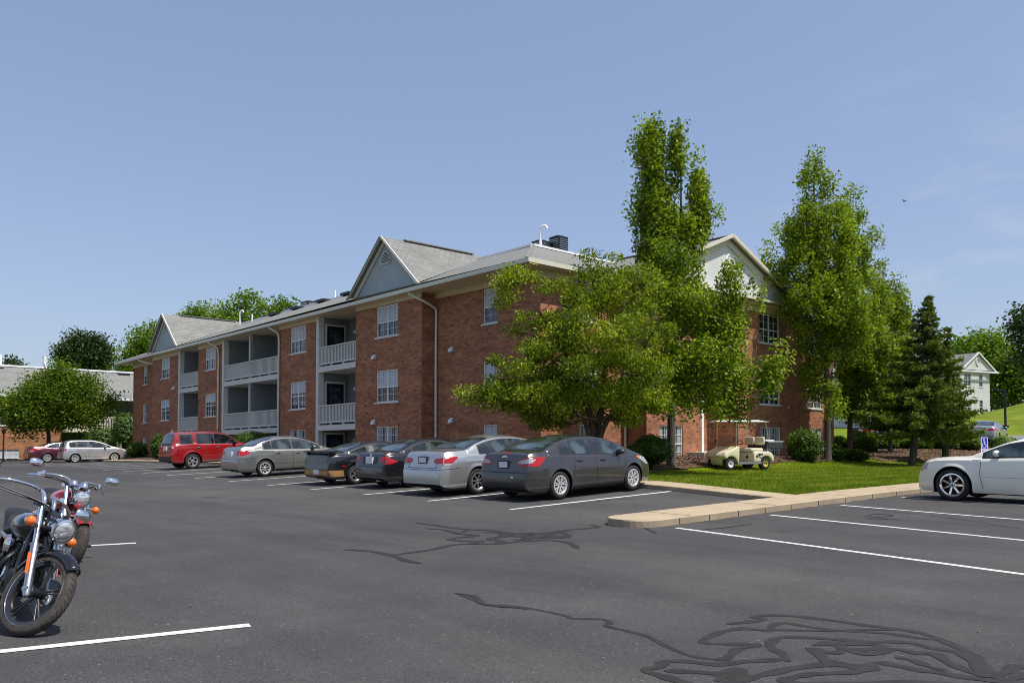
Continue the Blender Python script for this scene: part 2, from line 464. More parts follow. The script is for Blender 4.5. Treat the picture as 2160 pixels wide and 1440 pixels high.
# ------------------------------------------------------------------ the ground
def lot_h(X, Y):
    s = .008 + .025 * sm(8, 13, Y) - .018 * sm(38, 58, Y)
    return s * max(0., min(X, 18) - 9.5) - .0075 * max(0., min(Y, 75) - 33)
def bed_x(Y): return interp([(11, 47), (12.3, 46), (13.7, 44), (15.8, 38.2), (17, 38)], Y)
def land_h(X, Y):
    """lawn, beds, bank and hill behind the kerb"""
    q = sm(16.4, 19.5, X) if Y < 20 else 0.
    base = lot_h(min(X, 15.6), lerp(max(Y, 8.8), 8.8, q)) + .115
    rise = interp([(8.8, 0), (14.5, .05), (15.8, .10), (17.3, .32), (19, .5), (21, .5)], Y) if X > 16 else 0
    k = sm(16.4, 18.5, X)
    h = base + .16 * k * (1 - q)
    h = max(h, lerp(base, .215 + rise, sm(16.2, 18.2, X))) if Y < 30 else h + .05 * k
    if X > 16: h = lerp(base, h, sm(8.75, 10., Y))
    e = lot_h(16, 8.8) + .115 + rise
    xb = bed_x(Y)
    if X > 30: h = lerp(h, min(e, .62), sm(30, 34, X))
    if X > xb: h = lerp(min(h, .45), 1.08, min(1, (X - xb) / (50.0 - xb)) ** .85)
    if X > 50: h = 1.08
    if X > 56:
        h += (.05 + .085 * (1 - sm(20, 34, Y))) * max(0, min(X, 110) - 57)
    return h

def grid_sheet(name, xs, ys, hf, mat, dz=0., skip=None):
    b = MB(); nx, ny = len(xs), len(ys)
    vs = [(x, y, hf(x, y) + dz) for y in ys for x in xs]
    fs = []
    for j in range(ny - 1):
        for i in range(nx - 1):
            if skip and skip((xs[i] + xs[i + 1]) / 2, (ys[j] + ys[j + 1]) / 2): continue
            fs.append((j * nx + i, j * nx + i + 1, (j + 1) * nx + i + 1, (j + 1) * nx + i))
    b.add(vs, fs)
    return b.build(name, mat, smooth=180)

def frange(a, b, s):
    n = max(1, round((b - a) / s)); return [a + (b - a) * i / n for i in range(n + 1)]

# broad outer terrain reaching the horizon, then the asphalt lot on it
tag(grid_sheet('terrain', [-900, -300, -80, -30, 0, 40, 70, 100, 130, 300, 900], [-900, -300, -60, -20, 0, 30, 60, 90, 140, 300, 900], lambda x, y: -.65 + (.9 if x > 60 and -10 < y < 95 else 0), M['grass']),
    'broad grassy land reaching the horizon', 'terrain', kind='structure')
tag(grid_sheet('parking_lot', frange(-30, 50, 1.), frange(-30, 92, 1.), lot_h, M['asphalt'], 0., lambda x, y: x > 17.1 and y > 9.5 and y < 62),
    'dark grey asphalt parking lot', 'asphalt', kind='structure')

def in_land(x, y): return (x > 16.0 and y > 8.75) or (x > 50)
XL = frange(16.35, 30, .5) + frange(31, 61, 1.)
YL = [8.72] + frange(9.2, 24, .5) + frange(25, 68, 1.) + frange(72, 110, 4)
tag(grid_sheet('lawn', XL, YL, land_h, M['grass'], 0., lambda x, y: x > 50 and x < 61 and y < 60), 'green mown lawn', 'lawn', kind='structure')
tag(grid_sheet('hill', frange(61, 120, 3), frange(8.72, 110, 3), land_h, M['hill']), 'grassy hill behind the upper lot', 'hill', kind='structure')
tag(grid_sheet('hill_grass', frange(50, 110, 3), frange(-20, 8.72, 2.4), lambda x, y: land_h(x, 8.8) , M['hill'], 0., lambda x, y: x < 61), 'grassy hillside', 'hill', kind='structure')
tag(grid_sheet('upper_parking', frange(50.0, 61, 1.), frange(-20, 60, 2.), lambda x, y: 1.085, M['asphalt'], .004, None), 'upper asphalt parking lot behind the hedge', 'asphalt', kind='structure')
# mulch beds (sheets a little above the lawn, wavy edges)
def bed(name, outline, hf, step=.6, dz=.03):
    bm = bmesh.new()
    bm.faces.new([bm.verts.new((x, y, 0)) for x, y in outline])
    xs = [p[0] for p in outline]; ys = [p[1] for p in outline]
    for i, rng in enumerate((frange(min(xs), max(xs), step), frange(min(ys), max(ys), step))):
        for c in rng[1:-1]:
            co = (c, 0, 0) if i == 0 else (0, c, 0); no = (1, 0, 0) if i == 0 else (0, 1, 0)
            bmesh.ops.bisect_plane(bm, geom=bm.verts[:] + bm.edges[:] + bm.faces[:], plane_co=co, plane_no=no)
    for v in bm.verts: v.co.z = hf(v.co.x, v.co.y) + dz
    me = bpy.data.meshes.new(name); bm.to_mesh(me); bm.free(); me.shade_smooth()
    me.materials.append(M['mulch']); o = bpy.data.objects.new(name, me); COL.objects.link(o)
    return tag(o, 'brown bark mulch bed', 'mulch', kind='structure')
def wav(a, b, n=14, amp=.18, seed=1):
    r = random.Random(seed)
    return [(lerp(a[0], b[0], i / n) + r.uniform(-amp, amp), lerp(a[1], b[1], i / n) + r.uniform(-amp, amp)) for i in range(n + 1)]
bed('mulch_bed', wav((17.0, 15.6), (24.5, 16.4), 12) + wav((25, 16.5), (38.2, 16.9), 16, .2, 2) + [(38.4, 19.98), (35.2, 19.98), (35.2, 18.98), (30.8, 18.98), (27.6, 18.98), (24.0, 18.98), (24.0, 19.98), (19.66, 19.98), (19.66, 26), (18.98, 26.1), (18.98, 63), (16.55, 63), (16.55, 17)], land_h)
bed('mulch_bank', [(38.4, 17.2)] + wav((38.4, 15.9), (44, 13.8), 8, .2, 3) + wav((45.5, 12.6), (46.5, 9.2), 5, .15, 4) + [(49.98, 9.2), (49.98, 40), (42, 40), (42, 20), (38.4, 20)], land_h, .7)

# ------------------------------------------------------------------ kerbs, walk island, painted lines, sealed cracks
def slab(name, left, right, top, label, joints=()):
    """a concrete walk with kerb faces: two rails of plan points, a real step down to the asphalt"""
    b = MB(); e = .018; n = len(left)
    zt = lambda p: lot_h(min(p[0], 18), p[1]) + top
    vs = []
    for l, r in zip(left, right):
        d = (Vector(r) - Vector(l)); d.normalize()
        L0 = Vector(l); R0 = Vector(r); Li = L0 + d * e; Ri = R0 - d * e
        vs += [(l[0], l[1], lot_h(*l) - .05), (l[0], l[1], zt(l) - e), (Li.x, Li.y, zt(l)), (Ri.x, Ri.y, zt(r)), (r[0], r[1], zt(r) - e), (r[0], r[1], lot_h(*r) - .05)]
    b.add(vs, [])
    for i in range(n - 1):
        for k in range(5):
            b.f.append([i * 6 + k, (i + 1) * 6 + k, (i + 1) * 6 + k + 1, i * 6 + k + 1]); b.m.append(1 if k in (0, 4) else 0)
    b.f.append([0, 1, 2, 3, 4, 5]); b.m.append(1); b.f.append([(n - 1) * 6 + k for k in range(6)]); b.m.append(1)
    for (x0, y0, x1, y1, w) in joints:
        b.bar((x0, y0, lot_h(x0, y0) + top - .001), (x1, y1, lot_h(x1, y1) + top - .001), w, .008, mi=2)
    return tag(b.build(name, [M['walk'], M['kerb'], M['joint']]), label, 'kerb', kind='structure')
aa = [math.pi * k / 14 for k in range(1, 8)]
tipx = [10.38 - .47 * math.cos(a) for a in aa]; tiph = [.47 * math.sin(a) for a in aa]
xs_ = tipx[:-1] + frange(10.4, 46, .7)
hh_ = tiph[:-1] + [.47] * len(frange(10.4, 46, .7))
jn = [(x, 7.87, x, 8.79, .012) for x in (11.2, 13.9, 17.0, 20.5, 24, 27.5)]
slab('kerb_walk', [(x, 8.33 - h) for x, h in zip(xs_, hh_)], [(x, 8.33 + h) for x, h in zip(xs_, hh_)], .12, 'tan concrete walk with a rounded tip between the two parking rows', jn)
ys_ = frange(8.79, 63, .9)
slab('row_kerb', [(15.62, y) for y in ys_], [(16.45, y) for y in ys_], .119, 'tan concrete kerb walk along the fronts of the parked cars', [(15.64, y, 16.43, y, .012) for y in (10.6, 12.6, 14.6, 16.6)])
# vertical joints on the kerb face
b = MB()
for x in (10.9, 11.75, 12.65, 13.55, 14.5, 15.6, 16.8, 18.1, 19.4, 20.8):
    b.box(x - .006, x + .006, 7.853, 7.862, lot_h(x, 7.8), lot_h(x, 7.8) + .1)
tag(b.build('kerb_joints', M['joint']), 'dark joints in the kerb face', 'joint', kind='structure')
b = MB(); b.box(49.85, 50.03, -20, 45, .9, 1.2)
tag(b.build('upper_kerb', M['kerb']), 'pale kerb along the upper parking lot', 'kerb', kind='structure')

def stripe(x0, y0, x1, y1, w=.1):
    b = MB(); n = max(2, int(math.hypot(x1 - x0, y1 - y0) / .35)); t = Vector((x1 - x0, y1 - y0)).normalized(); nn = Vector((-t.y, t.x))
    vs = []
    for i in range(n + 1):
        x = lerp(x0, x1, i / n); y = lerp(y0, y1, i / n)
        for k in (-1, 1):
            q = w / 2 * k + random.uniform(-.004, .004)
            vs.append((x + nn.x * q, y + nn.y * q, lot_h(x + nn.x * q, y + nn.y * q) + .005))
    b.add(vs, [(2 * i, 2 * i + 2, 2 * i + 3, 2 * i + 1) for i in range(n)])
    return tag(b.build('parking_line', M['line']), 'white painted parking stall line', 'line', 'parking stall lines', kind='structure')
for y in (11.55, 14.27, 16.93, 19.6, 22.2, 25.05, 27.85, 30.7, 33.4, 36.1, 38.8, 41.5, 44.2, 46.9, 49.6, 52.3, 55.0, 57.7):
    stripe(10.55 + .012 * (y - 11), y + .02, 15.55, y - .08)
for x in (10.43, 13.25, 16.0, 19.0, 21.8, 24.6, 27.4, 30.2):
    stripe(x, 7.58, x - .95, 2.2)
for (x0, y0, x1, y1) in ((2.67, 5.83, -2.2, 7.05), (3.62, 11.42, -1.2, 12.7)):
    stripe(x0, y0, x1, y1, .105)

CAMY = (math.cos(rad(47.5)), math.sin(rad(47.5)))
def gp(px, py, F=1700.):
    """point on the (flat) near lot that the survey pixel lies on"""
    zc = F * 1.4 / (py - 925.); r = (px - 1080.) / F * zc
    return (zc * CAMY[0] + r * CAMY[1], zc * CAMY[1] - r * CAMY[0])
def seam(pts, w, name='crack_sealant'):
    """pts: ground points with a width scale"""
    P = catmull([(x, y, 0) for x, y in pts], 5)
    b = MB(); vs = []; n = len(P)
    ph = random.uniform(0, 9)
    for i, p in enumerate(P):
        t = (P[min(i + 1, n - 1)] - P[max(i - 1, 0)]).normalized(); nn = Vector((-t.y, t.x, 0))
        e = min(1, .35 + min(i, n - 1 - i) * .3)
        q = w / 2 * e * (1 + .22 * math.sin(i * .9 + ph) + random.uniform(-.12, .12))
        for k in (-1, 1):
            c = p + nn * q * k; vs.append((c.x, c.y, lot_h(c.x, c.y) + ZS[0] + i * 2e-6 + (k + 1) * 4e-7))
    ZS[0] += n * 2e-6 + 2e-5
    b.add(vs, [(2 * i, 2 * i + 2, 2 * i + 3, 2 * i + 1) for i in range(n - 1)])
    return tag(b.build(name, M['tar']), 'dark brown sealed crack winding over the asphalt', 'crack', 'sealed cracks in the asphalt', kind='structure')
ZS = [.0024]
def litter(x0, x1, y, sd):
    r = random.Random(sd); b = MB(); vs = []; n = int((x1 - x0) / .12)
    for i in range(n + 1):
        x = lerp(x0, x1, i / n); w = .02 + .09 * r.random() ** 2.5 * (1 if i % 9 else .3)
        for q in (0, -w): vs.append((x, y + q, lot_h(x, y + q) + .0035))
    b.add(vs, [(2 * i, 2 * i + 1, 2 * i + 3, 2 * i + 2) for i in range(n)])
    tag(b.build('gutter_litter', M['litter']), 'dirt and leaf litter gathered in the gutter along the kerb', 'litter', kind='structure')
litter(10.6, 34, 7.857, 3)
def zc1(l): return [gp(1320 + x * 840 / 2160, 1260 + y * 840 / 2160) for x, y in l]
def zc2(l): return [gp(700 + x * 660 / 2160, 1060 + y * 660 / 2160) for x, y in l]
for l, w in [
    ([(-920, -30), (-800, 15), (-760, 30), (-560, 45), (-330, 90), (-300, 105), (-130, 110), (-90, 130), (-110, 145), (0, 172), (110, 200), (200, 245), (330, 300), (460, 322)], .05),
    ([(460, 322), (520, 322), (560, 300), (600, 268), (700, 248), (640, 240), (540, 243), (410, 232), (450, 200), (540, 170), (640, 160), (780, 175)], .07),
    ([(540, 135), (640, 125), (740, 110), (690, 98), (760, 88), (900, 92), (1100, 115), (1300, 143), (1500, 168), (1640, 200), (1760, 250), (1860, 300), (1910, 350), (1950, 410)], .075),
    ([(770, 175), (790, 140), (860, 130), (1000, 152), (1200, 172), (1400, 185), (1600, 212), (1680, 215)], .06),
    ([(600, 150), (720, 165), (900, 168), (1080, 170), (1250, 165), (1450, 165)], .05),
    ([(870, 335), (830, 290), (770, 255), (800, 215), (900, 205), (1100, 215), (1300, 230), (1500, 232), (1640, 262), (1790, 285)], .075),
    ([(80, 378), (170, 365), (210, 335), (330, 335), (470, 350), (640, 335), (800, 325), (880, 320)], .075),
    ([(80, 380), (200, 415), (300, 445), (420, 475), (620, 430), (760, 400), (900, 370), (1100, 350), (1260, 372), (1340, 345), (1420, 350), (1560, 378), (1700, 398), (1900, 430), (2160, 455), (2300, 470)], .085),
    ([(200, 385), (330, 388), (480, 400), (560, 420), (620, 380), (560, 385), (480, 440)], .08),
    ([(970, 260), (1030, 290), (1070, 330), (1180, 350), (1300, 365)], .085),
    ([(1030, 240), (1100, 235), (1160, 262), (1140, 285), (1060, 285), (1010, 262)], .075),
    ([(1000, 248), (1200, 240), (1370, 250), (1330, 268), (1210, 278), (1260, 292), (1350, 292), (1430, 268), (1560, 290), (1650, 292), (1720, 335), (1800, 372), (1900, 405), (1960, 420)], .075),
    ([(1440, 312), (1530, 325), (1620, 360), (1720, 385)], .07),
    ([(810, 440), (900, 418), (1000, 402), (1170, 395), (1290, 380), (1350, 365)], .07),
    ([(810, 438), (1000, 455), (1250, 452), (1500, 445), (1700, 455), (1900, 470)], .07),
    ([(1950, 412), (2030, 395), (2090, 360), (2160, 368), (2260, 372)], .08),
    ([(1780, 280), (1850, 330), (1900, 385), (1950, 420)], .07),
    ([(1960, 420), (2060, 430), (2110, 405), (2080, 385)], .07)]:
    seam(zc1(l), w)
for l, w in [
    ([(85, 318), (200, 325), (320, 338), (430, 362), (520, 395), (620, 414)], .10),
    ([(420, 358), (560, 338), (700, 318), (830, 288), (960, 280), (1110, 282), (1330, 262), (1480, 255), (1620, 268), (1660, 285), (1700, 315)], .09),
    ([(580, 135), (720, 152), (900, 178), (1100, 188), (1260, 208), (1500, 204), (1640, 184), (1830, 168), (1780, 150)], .11),
    ([(640, 175), (760, 182), (870, 205), (940, 185)], .08),
    ([(830, 208), (960, 218), (1000, 225), (860, 240), (830, 255), (960, 262), (1040, 262), (930, 280)], .10),
    ([(1050, 200), (1160, 205), (1220, 225), (1110, 240), (1100, 250), (1170, 260), (1150, 275)], .13),
    ([(1160, 215), (1280, 230), (1420, 215), (1580, 205), (1620, 225), (1560, 240), (1420, 240), (1260, 258)], .14),
    ([(1150, 235), (1300, 210), (1450, 212), (1560, 232)], .16),
    ([(1300, 225), (1350, 240), (1480, 228), (1600, 240)], .12),
    ([(845, 618), (960, 632), (1010, 655), (1040, 690), (1150, 705), (1300, 718), (1370, 722)], .055)]:
    seam(zc2(l), w)
for l, w in [([(1300, 1108), (1330, 1100), (1370, 1118), (1385, 1125)], .04), ([(1480, 1117), (1530, 1113), (1585, 1106)], .05), ([(1820, 1093), (1850, 1088), (1880, 1092), (1830, 1096), (1900, 1100)], .05), ([(1600, 1060), (1900, 1085), (2160, 1120)], .03), ([(1250, 1066), (1290, 1063), (1345, 1061)], .04)]:
    seam([gp(*p) for p in l], w)
# ------------------------------------------------------------------ the brick apartment building
XF[0] = lambda v: Vector((v.x, v.y, v.z - .0135 * max(0., v.y - 30)))
APT = thing('apartment_building', 'three-storey red brick apartment building with grey shingle roof, white gables and balconies', 'building', (24, 40, .2))
bpy.context.view_layer.update()
def part(b, name, mats, parent=None, **k):
    return b.build(name, mats, parent or APT, world=True, **k)

ZB, ZT = -.4, 7.32          # wall foot (below ground) and soffit
FL = ((5.72, 7.03), (2.95, 4.30), (.55, 1.92))     # sill, head of the three window rows
class Wall:
    """a vertical wall plane: origin o, direction u along it, outward normal n"""
    def __init__(s, o, u, n, length, z0=ZB, z1=ZT):
        s.o = Vector(o); s.u = Vector(u); s.n = Vector(n); s.L = length; s.z0 = z0; s.z1 = z1; s.op = []
    def P(s, a, z, d=0.): return s.o + s.u * a + s.n * d + Vector((0, 0, z))
    def emit(s, b, mi=0, depth=.11):
        us = sorted({0, s.L} | {q for o in s.op for q in o[:2]}); zs = sorted({s.z0, s.z1} | {q for o in s.op for q in o[2:]})
        for i in range(len(us) - 1):
            for j in range(len(zs) - 1):
                um = (us[i] + us[i + 1]) / 2; zm = (zs[j] + zs[j + 1]) / 2
                if any(o[0] < um < o[1] and o[2] < zm < o[3] for o in s.op): continue
                b.quad(s.P(us[i], zs[j]), s.P(us[i + 1], zs[j]), s.P(us[i + 1], zs[j + 1]), s.P(us[i], zs[j + 1]), mi)
        for a0, a1, z0, z1 in s.op:
            q = [(a0, z0), (a1, z0), (a1, z1), (a0, z1)]
            for k in range(4):
                (a, z), (c, w) = q[k], q[(k + 1) % 4]
                b.quad(s.P(a, z), s.P(c, w), s.P(c, w, -depth), s.P(a, z, -depth), mi)
    def bx(s, b, a0, a1, z0, z1, d0, d1, mi=0):
        b.prism([s.P(a0, z0, d0), s.P(a1, z0, d0), s.P(a1, z1, d0), s.P(a0, z1, d0)], s.n * (d1 - d0), mi)

def window(w, a0, a1, z0, z1, double=True, look='blind', drop=.5, parent=None, sill=True, grid=True):
    """white sash window set in its opening: frame (with muntins and stone sill) and a pane with blinds or curtains behind"""
    w.op.append((a0, a1, z0, z1))
    b = MB(); f = .036; d0, d1 = -.10, -.035
    for q in ((a0, a0 + f, z0, z1), (a1 - f, a1, z0, z1), (a0 + f, a1 - f, z0, z0 + f), (a0 + f, a1 - f, z1 - f, z1)): w.bx(b, *q, d0, d1)
    mid = (a0 + a1) / 2; zm = lerp(z0, z1, .47)
    cols = [(a0 + f, mid - .022), (mid + .022, a1 - f)] if double else [(a0 + f, a1 - f)]
    if double: w.bx(b, mid - .022, mid + .022, z0 + f, z1 - f, d0, d1 - .004)
    for (c0, c1) in cols:
        w.bx(b, c0, c1, zm - .022, zm + .022, d0 + .01, d1 - .008)
        if grid:
            n = 2
            for k in range(1, n): w.bx(b, lerp(c0, c1, k / n) - .006, lerp(c0, c1, k / n) + .006, z0 + f, z1 - f, d0 + .028, d1 - .02)
            for za, zb in ((z0 + f, zm - .022), (zm + .022, z1 - f)):
                w.bx(b, c0, c1, (za + zb) / 2 - .007, (za + zb) / 2 + .007, d0 + .03, d1 - .022)
    fr = part(b, 'window', M['white'], parent)
    if sill:
        b = MB(); w.bx(b, a0 - .09, a1 + .09, z0 - .07, z0 - .002, -.1, .045)
        s = b.build('sill', M['greytrim'], fr, world=True)
    b = MB(); b.quad(w.P(a0, z0, -.085), w.P(a1, z0, -.085), w.P(a1, z1, -.085), w.P(a0, z1, -.085))
    mats = [M['wglass']]
    if look == 'blind':
        zz = lerp(z1, z0, drop)
        for (c0, c1) in cols: b.quad(w.P(c0 + .004, zz, -.081), w.P(c1 - .004, zz, -.081), w.P(c1 - .004, z1 - f, -.081), w.P(c0 + .004, z1 - f, -.081), 1)
        mats.append(M['blind'])
    elif look == 'curtain':
        for (c0, c1) in cols:
            for e0, e1 in ((0., .36), (.66, 1.)):
                b.quad(w.P(lerp(c0, c1, e0), z0 + f, -.081), w.P(lerp(c0, c1, e1), z0 + f, -.081), w.P(lerp(c0, c1, e1), z1 - f, -.081), w.P(lerp(c0, c1, e0), z1 - f, -.081), 1)
        mats.append(M['curtain'])
    b.build('pane', mats, fr, world=True)
    return fr

walls = MB()
RR = random.Random(5)
def west(y0, y1, X): return Wall((X, y1, 0), (0, -1, 0), (-1, 0, 0), y1 - y0)     # seen from the lot: left end first
def wwin(w, yc, wd, rows=(0, 1, 2), looks=('blind', 'blind', 'curtain'), drops=(.5, .5, .5), double=True):
    y1 = w.o.y
    for r in rows:
        z0, z1 = FL[r]
        window(w, y1 - yc - wd / 2, y1 - yc + wd / 2, z0, z1, double, looks[r], drops[r])
wA = west(20, 26.07, 19.68); wwin(wA, 22.7, .78, drops=(.5, .45, 1.), looks=('blind', 'blind', 'blind'), double=False)
wB1 = west(26.07, 31.0, 19.0); wwin(wB1, 28.53, 1.62, drops=(.5, .52, .5))
w2 = west(34.5, 38.35, 19.0); wwin(w2, 36.35, 1.6, drops=(.52, .42, .5), looks=('blind', 'blind', 'curtain'))
w3 = west(45.4, 49.0, 19.0); wwin(w3, 47.15, 1.55, drops=(.55, .38, .5), looks=('blind', 'blind', 'curtain'))
wB2 = west(52.2, 57.0, 19.0); wwin(wB2, 54.6, 1.6, drops=(.52, .4, .5), looks=('blind', 'blind', 'curtain'))
wC = west(57.0, 63.2, 19.68); wwin(wC, 60.6, .8, looks=('blind', 'curtain', 'curtain'), drops=(.45, .5, .5), double=False)
def south(x0, x1, Y): return Wall((x0, Y, 0), (1, 0, 0), (0, -1, 0), x1 - x0)
def swin(w, xc, wd, rows=(0, 1, 2), looks=('dark', 'dark', 'curtain'), double=True, drops=(.4, .4, .4)):
    for r in rows:
        z0, z1 = FL[r]
        window(w, xc - wd / 2 - w.o.x, xc + wd / 2 - w.o.x, z0, z1, double, looks[r], drops[r])
sA = south(19.68, 24.3, 20.0); swin(sA, 22.2, 1.1, looks=('blind', 'blind', 'curtain'))
sB = south(24.3, 27.85, 19.0); swin(sB, 25.85, 1.5)
sC = south(30.6, 34.85, 19.0); swin(sC, 33.3, 1.75)
sD = south(34.85, 41.5, 20.0); swin(sD, 36.3, .8, double=False); swin(sD, 39.4, 1.5)
for w in (wA, wB1, w2, w3, wB2, wC, sA, sB, sC, sD): w.emit(walls)
# returns and the walls one cannot see from the lot
def ret(p, q):
    p = Vector((*p, 0)); q = Vector((*q, 0)); d = (q - p).normalized()
    Wall(p, d, (d.y, -d.x, 0), (q - p).length).emit(walls)
ret((19.0, 26.07), (19.68, 26.07)); ret((19.68, 57.0), (19.0, 57.0))
ret((24.3, 20.0), (24.3, 19.0)); ret((34.85, 19.0), (34.85, 20.0))
ret((41.5, 20), (41.5, 33)); ret((41.5, 33), (33, 33)); ret((33, 33), (33, 63.2)); ret((33, 63.2), (19.68, 63.2))
for y in (31.0, 38.35, 49.0): ret((20.6, y), (19.0, y))
# back wall of the entrance recess, right part, and its right cheek
ret((28.95, 20.3), (30.6, 20.3)); ret((30.6, 20.3), (30.6, 19.0)); ret((27.85, 19.0), (27.85, 20.3))
part(walls, 'brick_wall', M['brick'], uv=True)

# frieze boards and soffits
for w in (wA, wB1, w2, w3, wB2, wC, sA, sB, sC, sD):
    b = MB(); w.bx(b, .0, w.L, 7.06, 7.318, .0, .03); part(b, 'frieze_board', M['soffit'])
EX, EY = 18.55, 19.42
b = MB()
b.poly([(EX, EY, 7.325), (42.0, EY, 7.325), (42.0, 20.6, 7.325), (20.7, 20.6, 7.325), (20.7, 63.75, 7.325), (EX, 63.75, 7.325)])
b.poly([(23.8, 18.45, 7.326), (35.35, 18.45, 7.326), (35.35, 19.42, 7.326), (23.8, 19.42, 7.326)])
part(b, 'soffit', M['soffit'])
b = MB()
def gut(p, q, t=.1, h=.15):
    b.bar((p[0], p[1], 7.40), (q[0], q[1], 7.40), t, h)
gut((EX, 63.8), (EX, EY - .05)); gut((EX + .05, EY), (23.78, EY)); gut((35.4, EY), (42.05, EY)); gut((42.0, EY), (42.0, 33.6)); gut((EX, 63.75), (33.6, 63.75))
gut((23.8, 19.4), (23.8, 18.47)); gut((35.35, 18.47), (35.35, 19.4))
part(b, 'gutter', M['gutter'])
# roof: hip skirt, flat top, gable cross roofs
OUT = [(18.5, 19.37), (42.05, 19.37), (42.05, 33.6), (33.6, 33.6), (33.6, 63.8), (18.5, 63.8)]
INN = [(23.6, 24.45), (37.0, 24.45), (37.0, 28.6), (28.6, 28.6), (28.6, 58.7), (23.6, 58.7)]
b = MB(); ZE, ZR = 7.47, 9.58
for i in range(6):
    j = (i + 1) % 6
    n = 12
    for k in range(n):      # split along the eave so the long slope follows the falling floor
        p = lambda t, A: (lerp(A[i][0], A[j][0], t), lerp(A[i][1], A[j][1], t))
        a0, a1, c0, c1 = p(k / n, OUT), p((k + 1) / n, OUT), p(k / n, INN), p((k + 1) / n, INN)
        b.quad((*a0, ZE), (*a1, ZE), (*c1, ZR), (*c0, ZR))
for yc in (28.2, 53.75):
    b.add([(18.36, yc - 2.62, 7.46), (18.36, yc, 9.80), (24.2, yc, 9.80)], [(0, 1, 2)])
    b.add([(18.36, yc + 2.62, 7.46), (18.36, yc, 9.80), (24.2, yc, 9.80)], [(0, 2, 1)])
b.add([(23.62, 18.38, 7.42), (29.4, 18.38, 9.86), (29.4, 25.0, 9.86), (23.62, 19.3, 7.45)], [(0, 1, 2, 3)])
b.add([(35.18 + .3, 18.38, 7.42), (29.4, 18.38, 9.86), (29.4, 25.0, 9.86), (35.18 + .3, 19.3, 7.45)], [(1, 0, 3, 2)])
part(b, 'shingle_roof', M['shingle'], uv=True)
b = MB()
b.poly([(x, y, ZR - .02) for x, y in INN]); part(b, 'flat_roof', M['flatroof'])
b = MB()
for i in range(6):
    a, c = INN[i], INN[(i + 1) % 6]; b.bar((*a, ZR + .03), (*c, ZR + .03), .22, .09)
part(b, 'roof_edge_flashing', M['flashing'])
# ridge caps
for p, q, ww in (((19.6, 28.2, 9.83), (23.4, 28.2, 9.83), .22), ((19.6, 53.75, 9.83), (23.4, 53.75, 9.83), .22), ((18.6, EY + .1, 7.50), (23.6, 24.45, 9.6), .16), ((29.4, 18.5, 9.885), (29.4, 24.6, 9.885), .22)):
    b = MB(); b.bar(p, q, ww, .045); part(b, 'ridge_cap', M['shingle'], uv=True)
# west gables: sided triangle, rake boards, half-round louvre
def gable_w(yc):
    X = 18.70; b = MB(); b.add([(X, yc - 2.3, 7.53), (X, yc + 2.3, 7.53), (X, yc, 9.58)], [(0, 1, 2)])
    g_ = part(b, 'gable', M['side_grey'])
    b = MB()
    for s in (-1, 1):
        b.prism([(X - .02, yc + s * 2.56, 7.47), (X - .02, yc, 9.76), (X - .02, yc, 9.55), (X - .02, yc + s * 2.30, 7.47)], (-.06, 0, 0))
        b.bar((X - .27, yc + s * 2.66, 7.45), (X - .27, yc + s * .001, 9.79), .06, .09, up=(0, -s * .66, .75))
    b.box(X - .03, X + .02, yc - 2.4, yc + 2.4, 7.46, 7.53)
    b.build('rake_board', M['greytrim'], g_, world=True)
    pts = [(yc + .32 * math.cos(a), 8.72 + .42 * math.sin(a)) for a in [math.pi * k / 12 for k in range(13)]]
    b = MB(); b.prism([(X - .012, y, z) for y, z in pts], (.01, 0, 0), 1)
    o = [(X - .02, yc + .37 * math.cos(a), 8.70 + .49 * math.sin(a)) for a in [math.pi * k / 12 for k in range(13)]]
    b.tube(o + [o[0]], .035, 6)
    for k in range(6):
        z = 8.76 + k * .06; h = .32 * math.sqrt(max(0, 1 - ((z - 8.72) / .42) ** 2)); b.box(X - .03, X - .012, yc - h, yc + h, z, z + .022, 0)
    b.build('louvre_vent', [M['greytrim'], M['black']], g_, world=True)
gable_w(28.2); gable_w(53.75)
# the big front gable
Y = 18.72; b = MB(); b.add([(24.3, Y, 7.55), (34.9, Y, 7.55), (29.4, Y, 9.66)], [(0, 1, 2)])
gs = part(b, 'gable', M['side_white'])
b = MB()
for s in (-1, 1):
    b.prism([(29.4 + s * 5.75, Y - .02, 7.45), (29.4, Y - .02, 9.82), (29.4, Y - .02, 9.52), (29.4 + s * 5.05, Y - .02, 7.45)], (0, -.06, 0))
    b.bar((29.4 + s * 6.05, Y - .31, 7.44), (29.4, Y - .31, 9.88), .1, .14, up=(-s * .37, 0, .93))
b.box(23.75, 35.4, 18.4, 18.74, 7.40, 7.50); b.box(24.2, 34.95, Y - .05, Y + .02, 7.5, 7.6)
b.build('rake_board', M['trim'], gs, world=True)
b = MB(); c = (29.6, Y - .03, 8.72)
b.tube([(c[0] + .33 * math.cos(a), c[1], c[2] + .45 * math.sin(a)) for a in [2 * math.pi * k / 24 for k in range(24)]], .045, 6, closed=True)
b.prism([(c[0] + .33 * math.cos(a), c[1] + .012, c[2] + .45 * math.sin(a)) for a in [2 * math.pi * k / 24 for k in range(24)]], (0, .01, 0), 1)
for k in range(9):
    z = c[2] - .38 + k * .09; h = .31 * math.sqrt(max(0, 1 - ((z - c[2]) / .45) ** 2)); b.box(c[0] - h, c[0] + h, c[1] - .01, c[1] + .01, z, z + .05, 0)
b.build('louvre_vent', [M['white'], M['greytrim']], gs, world=True)

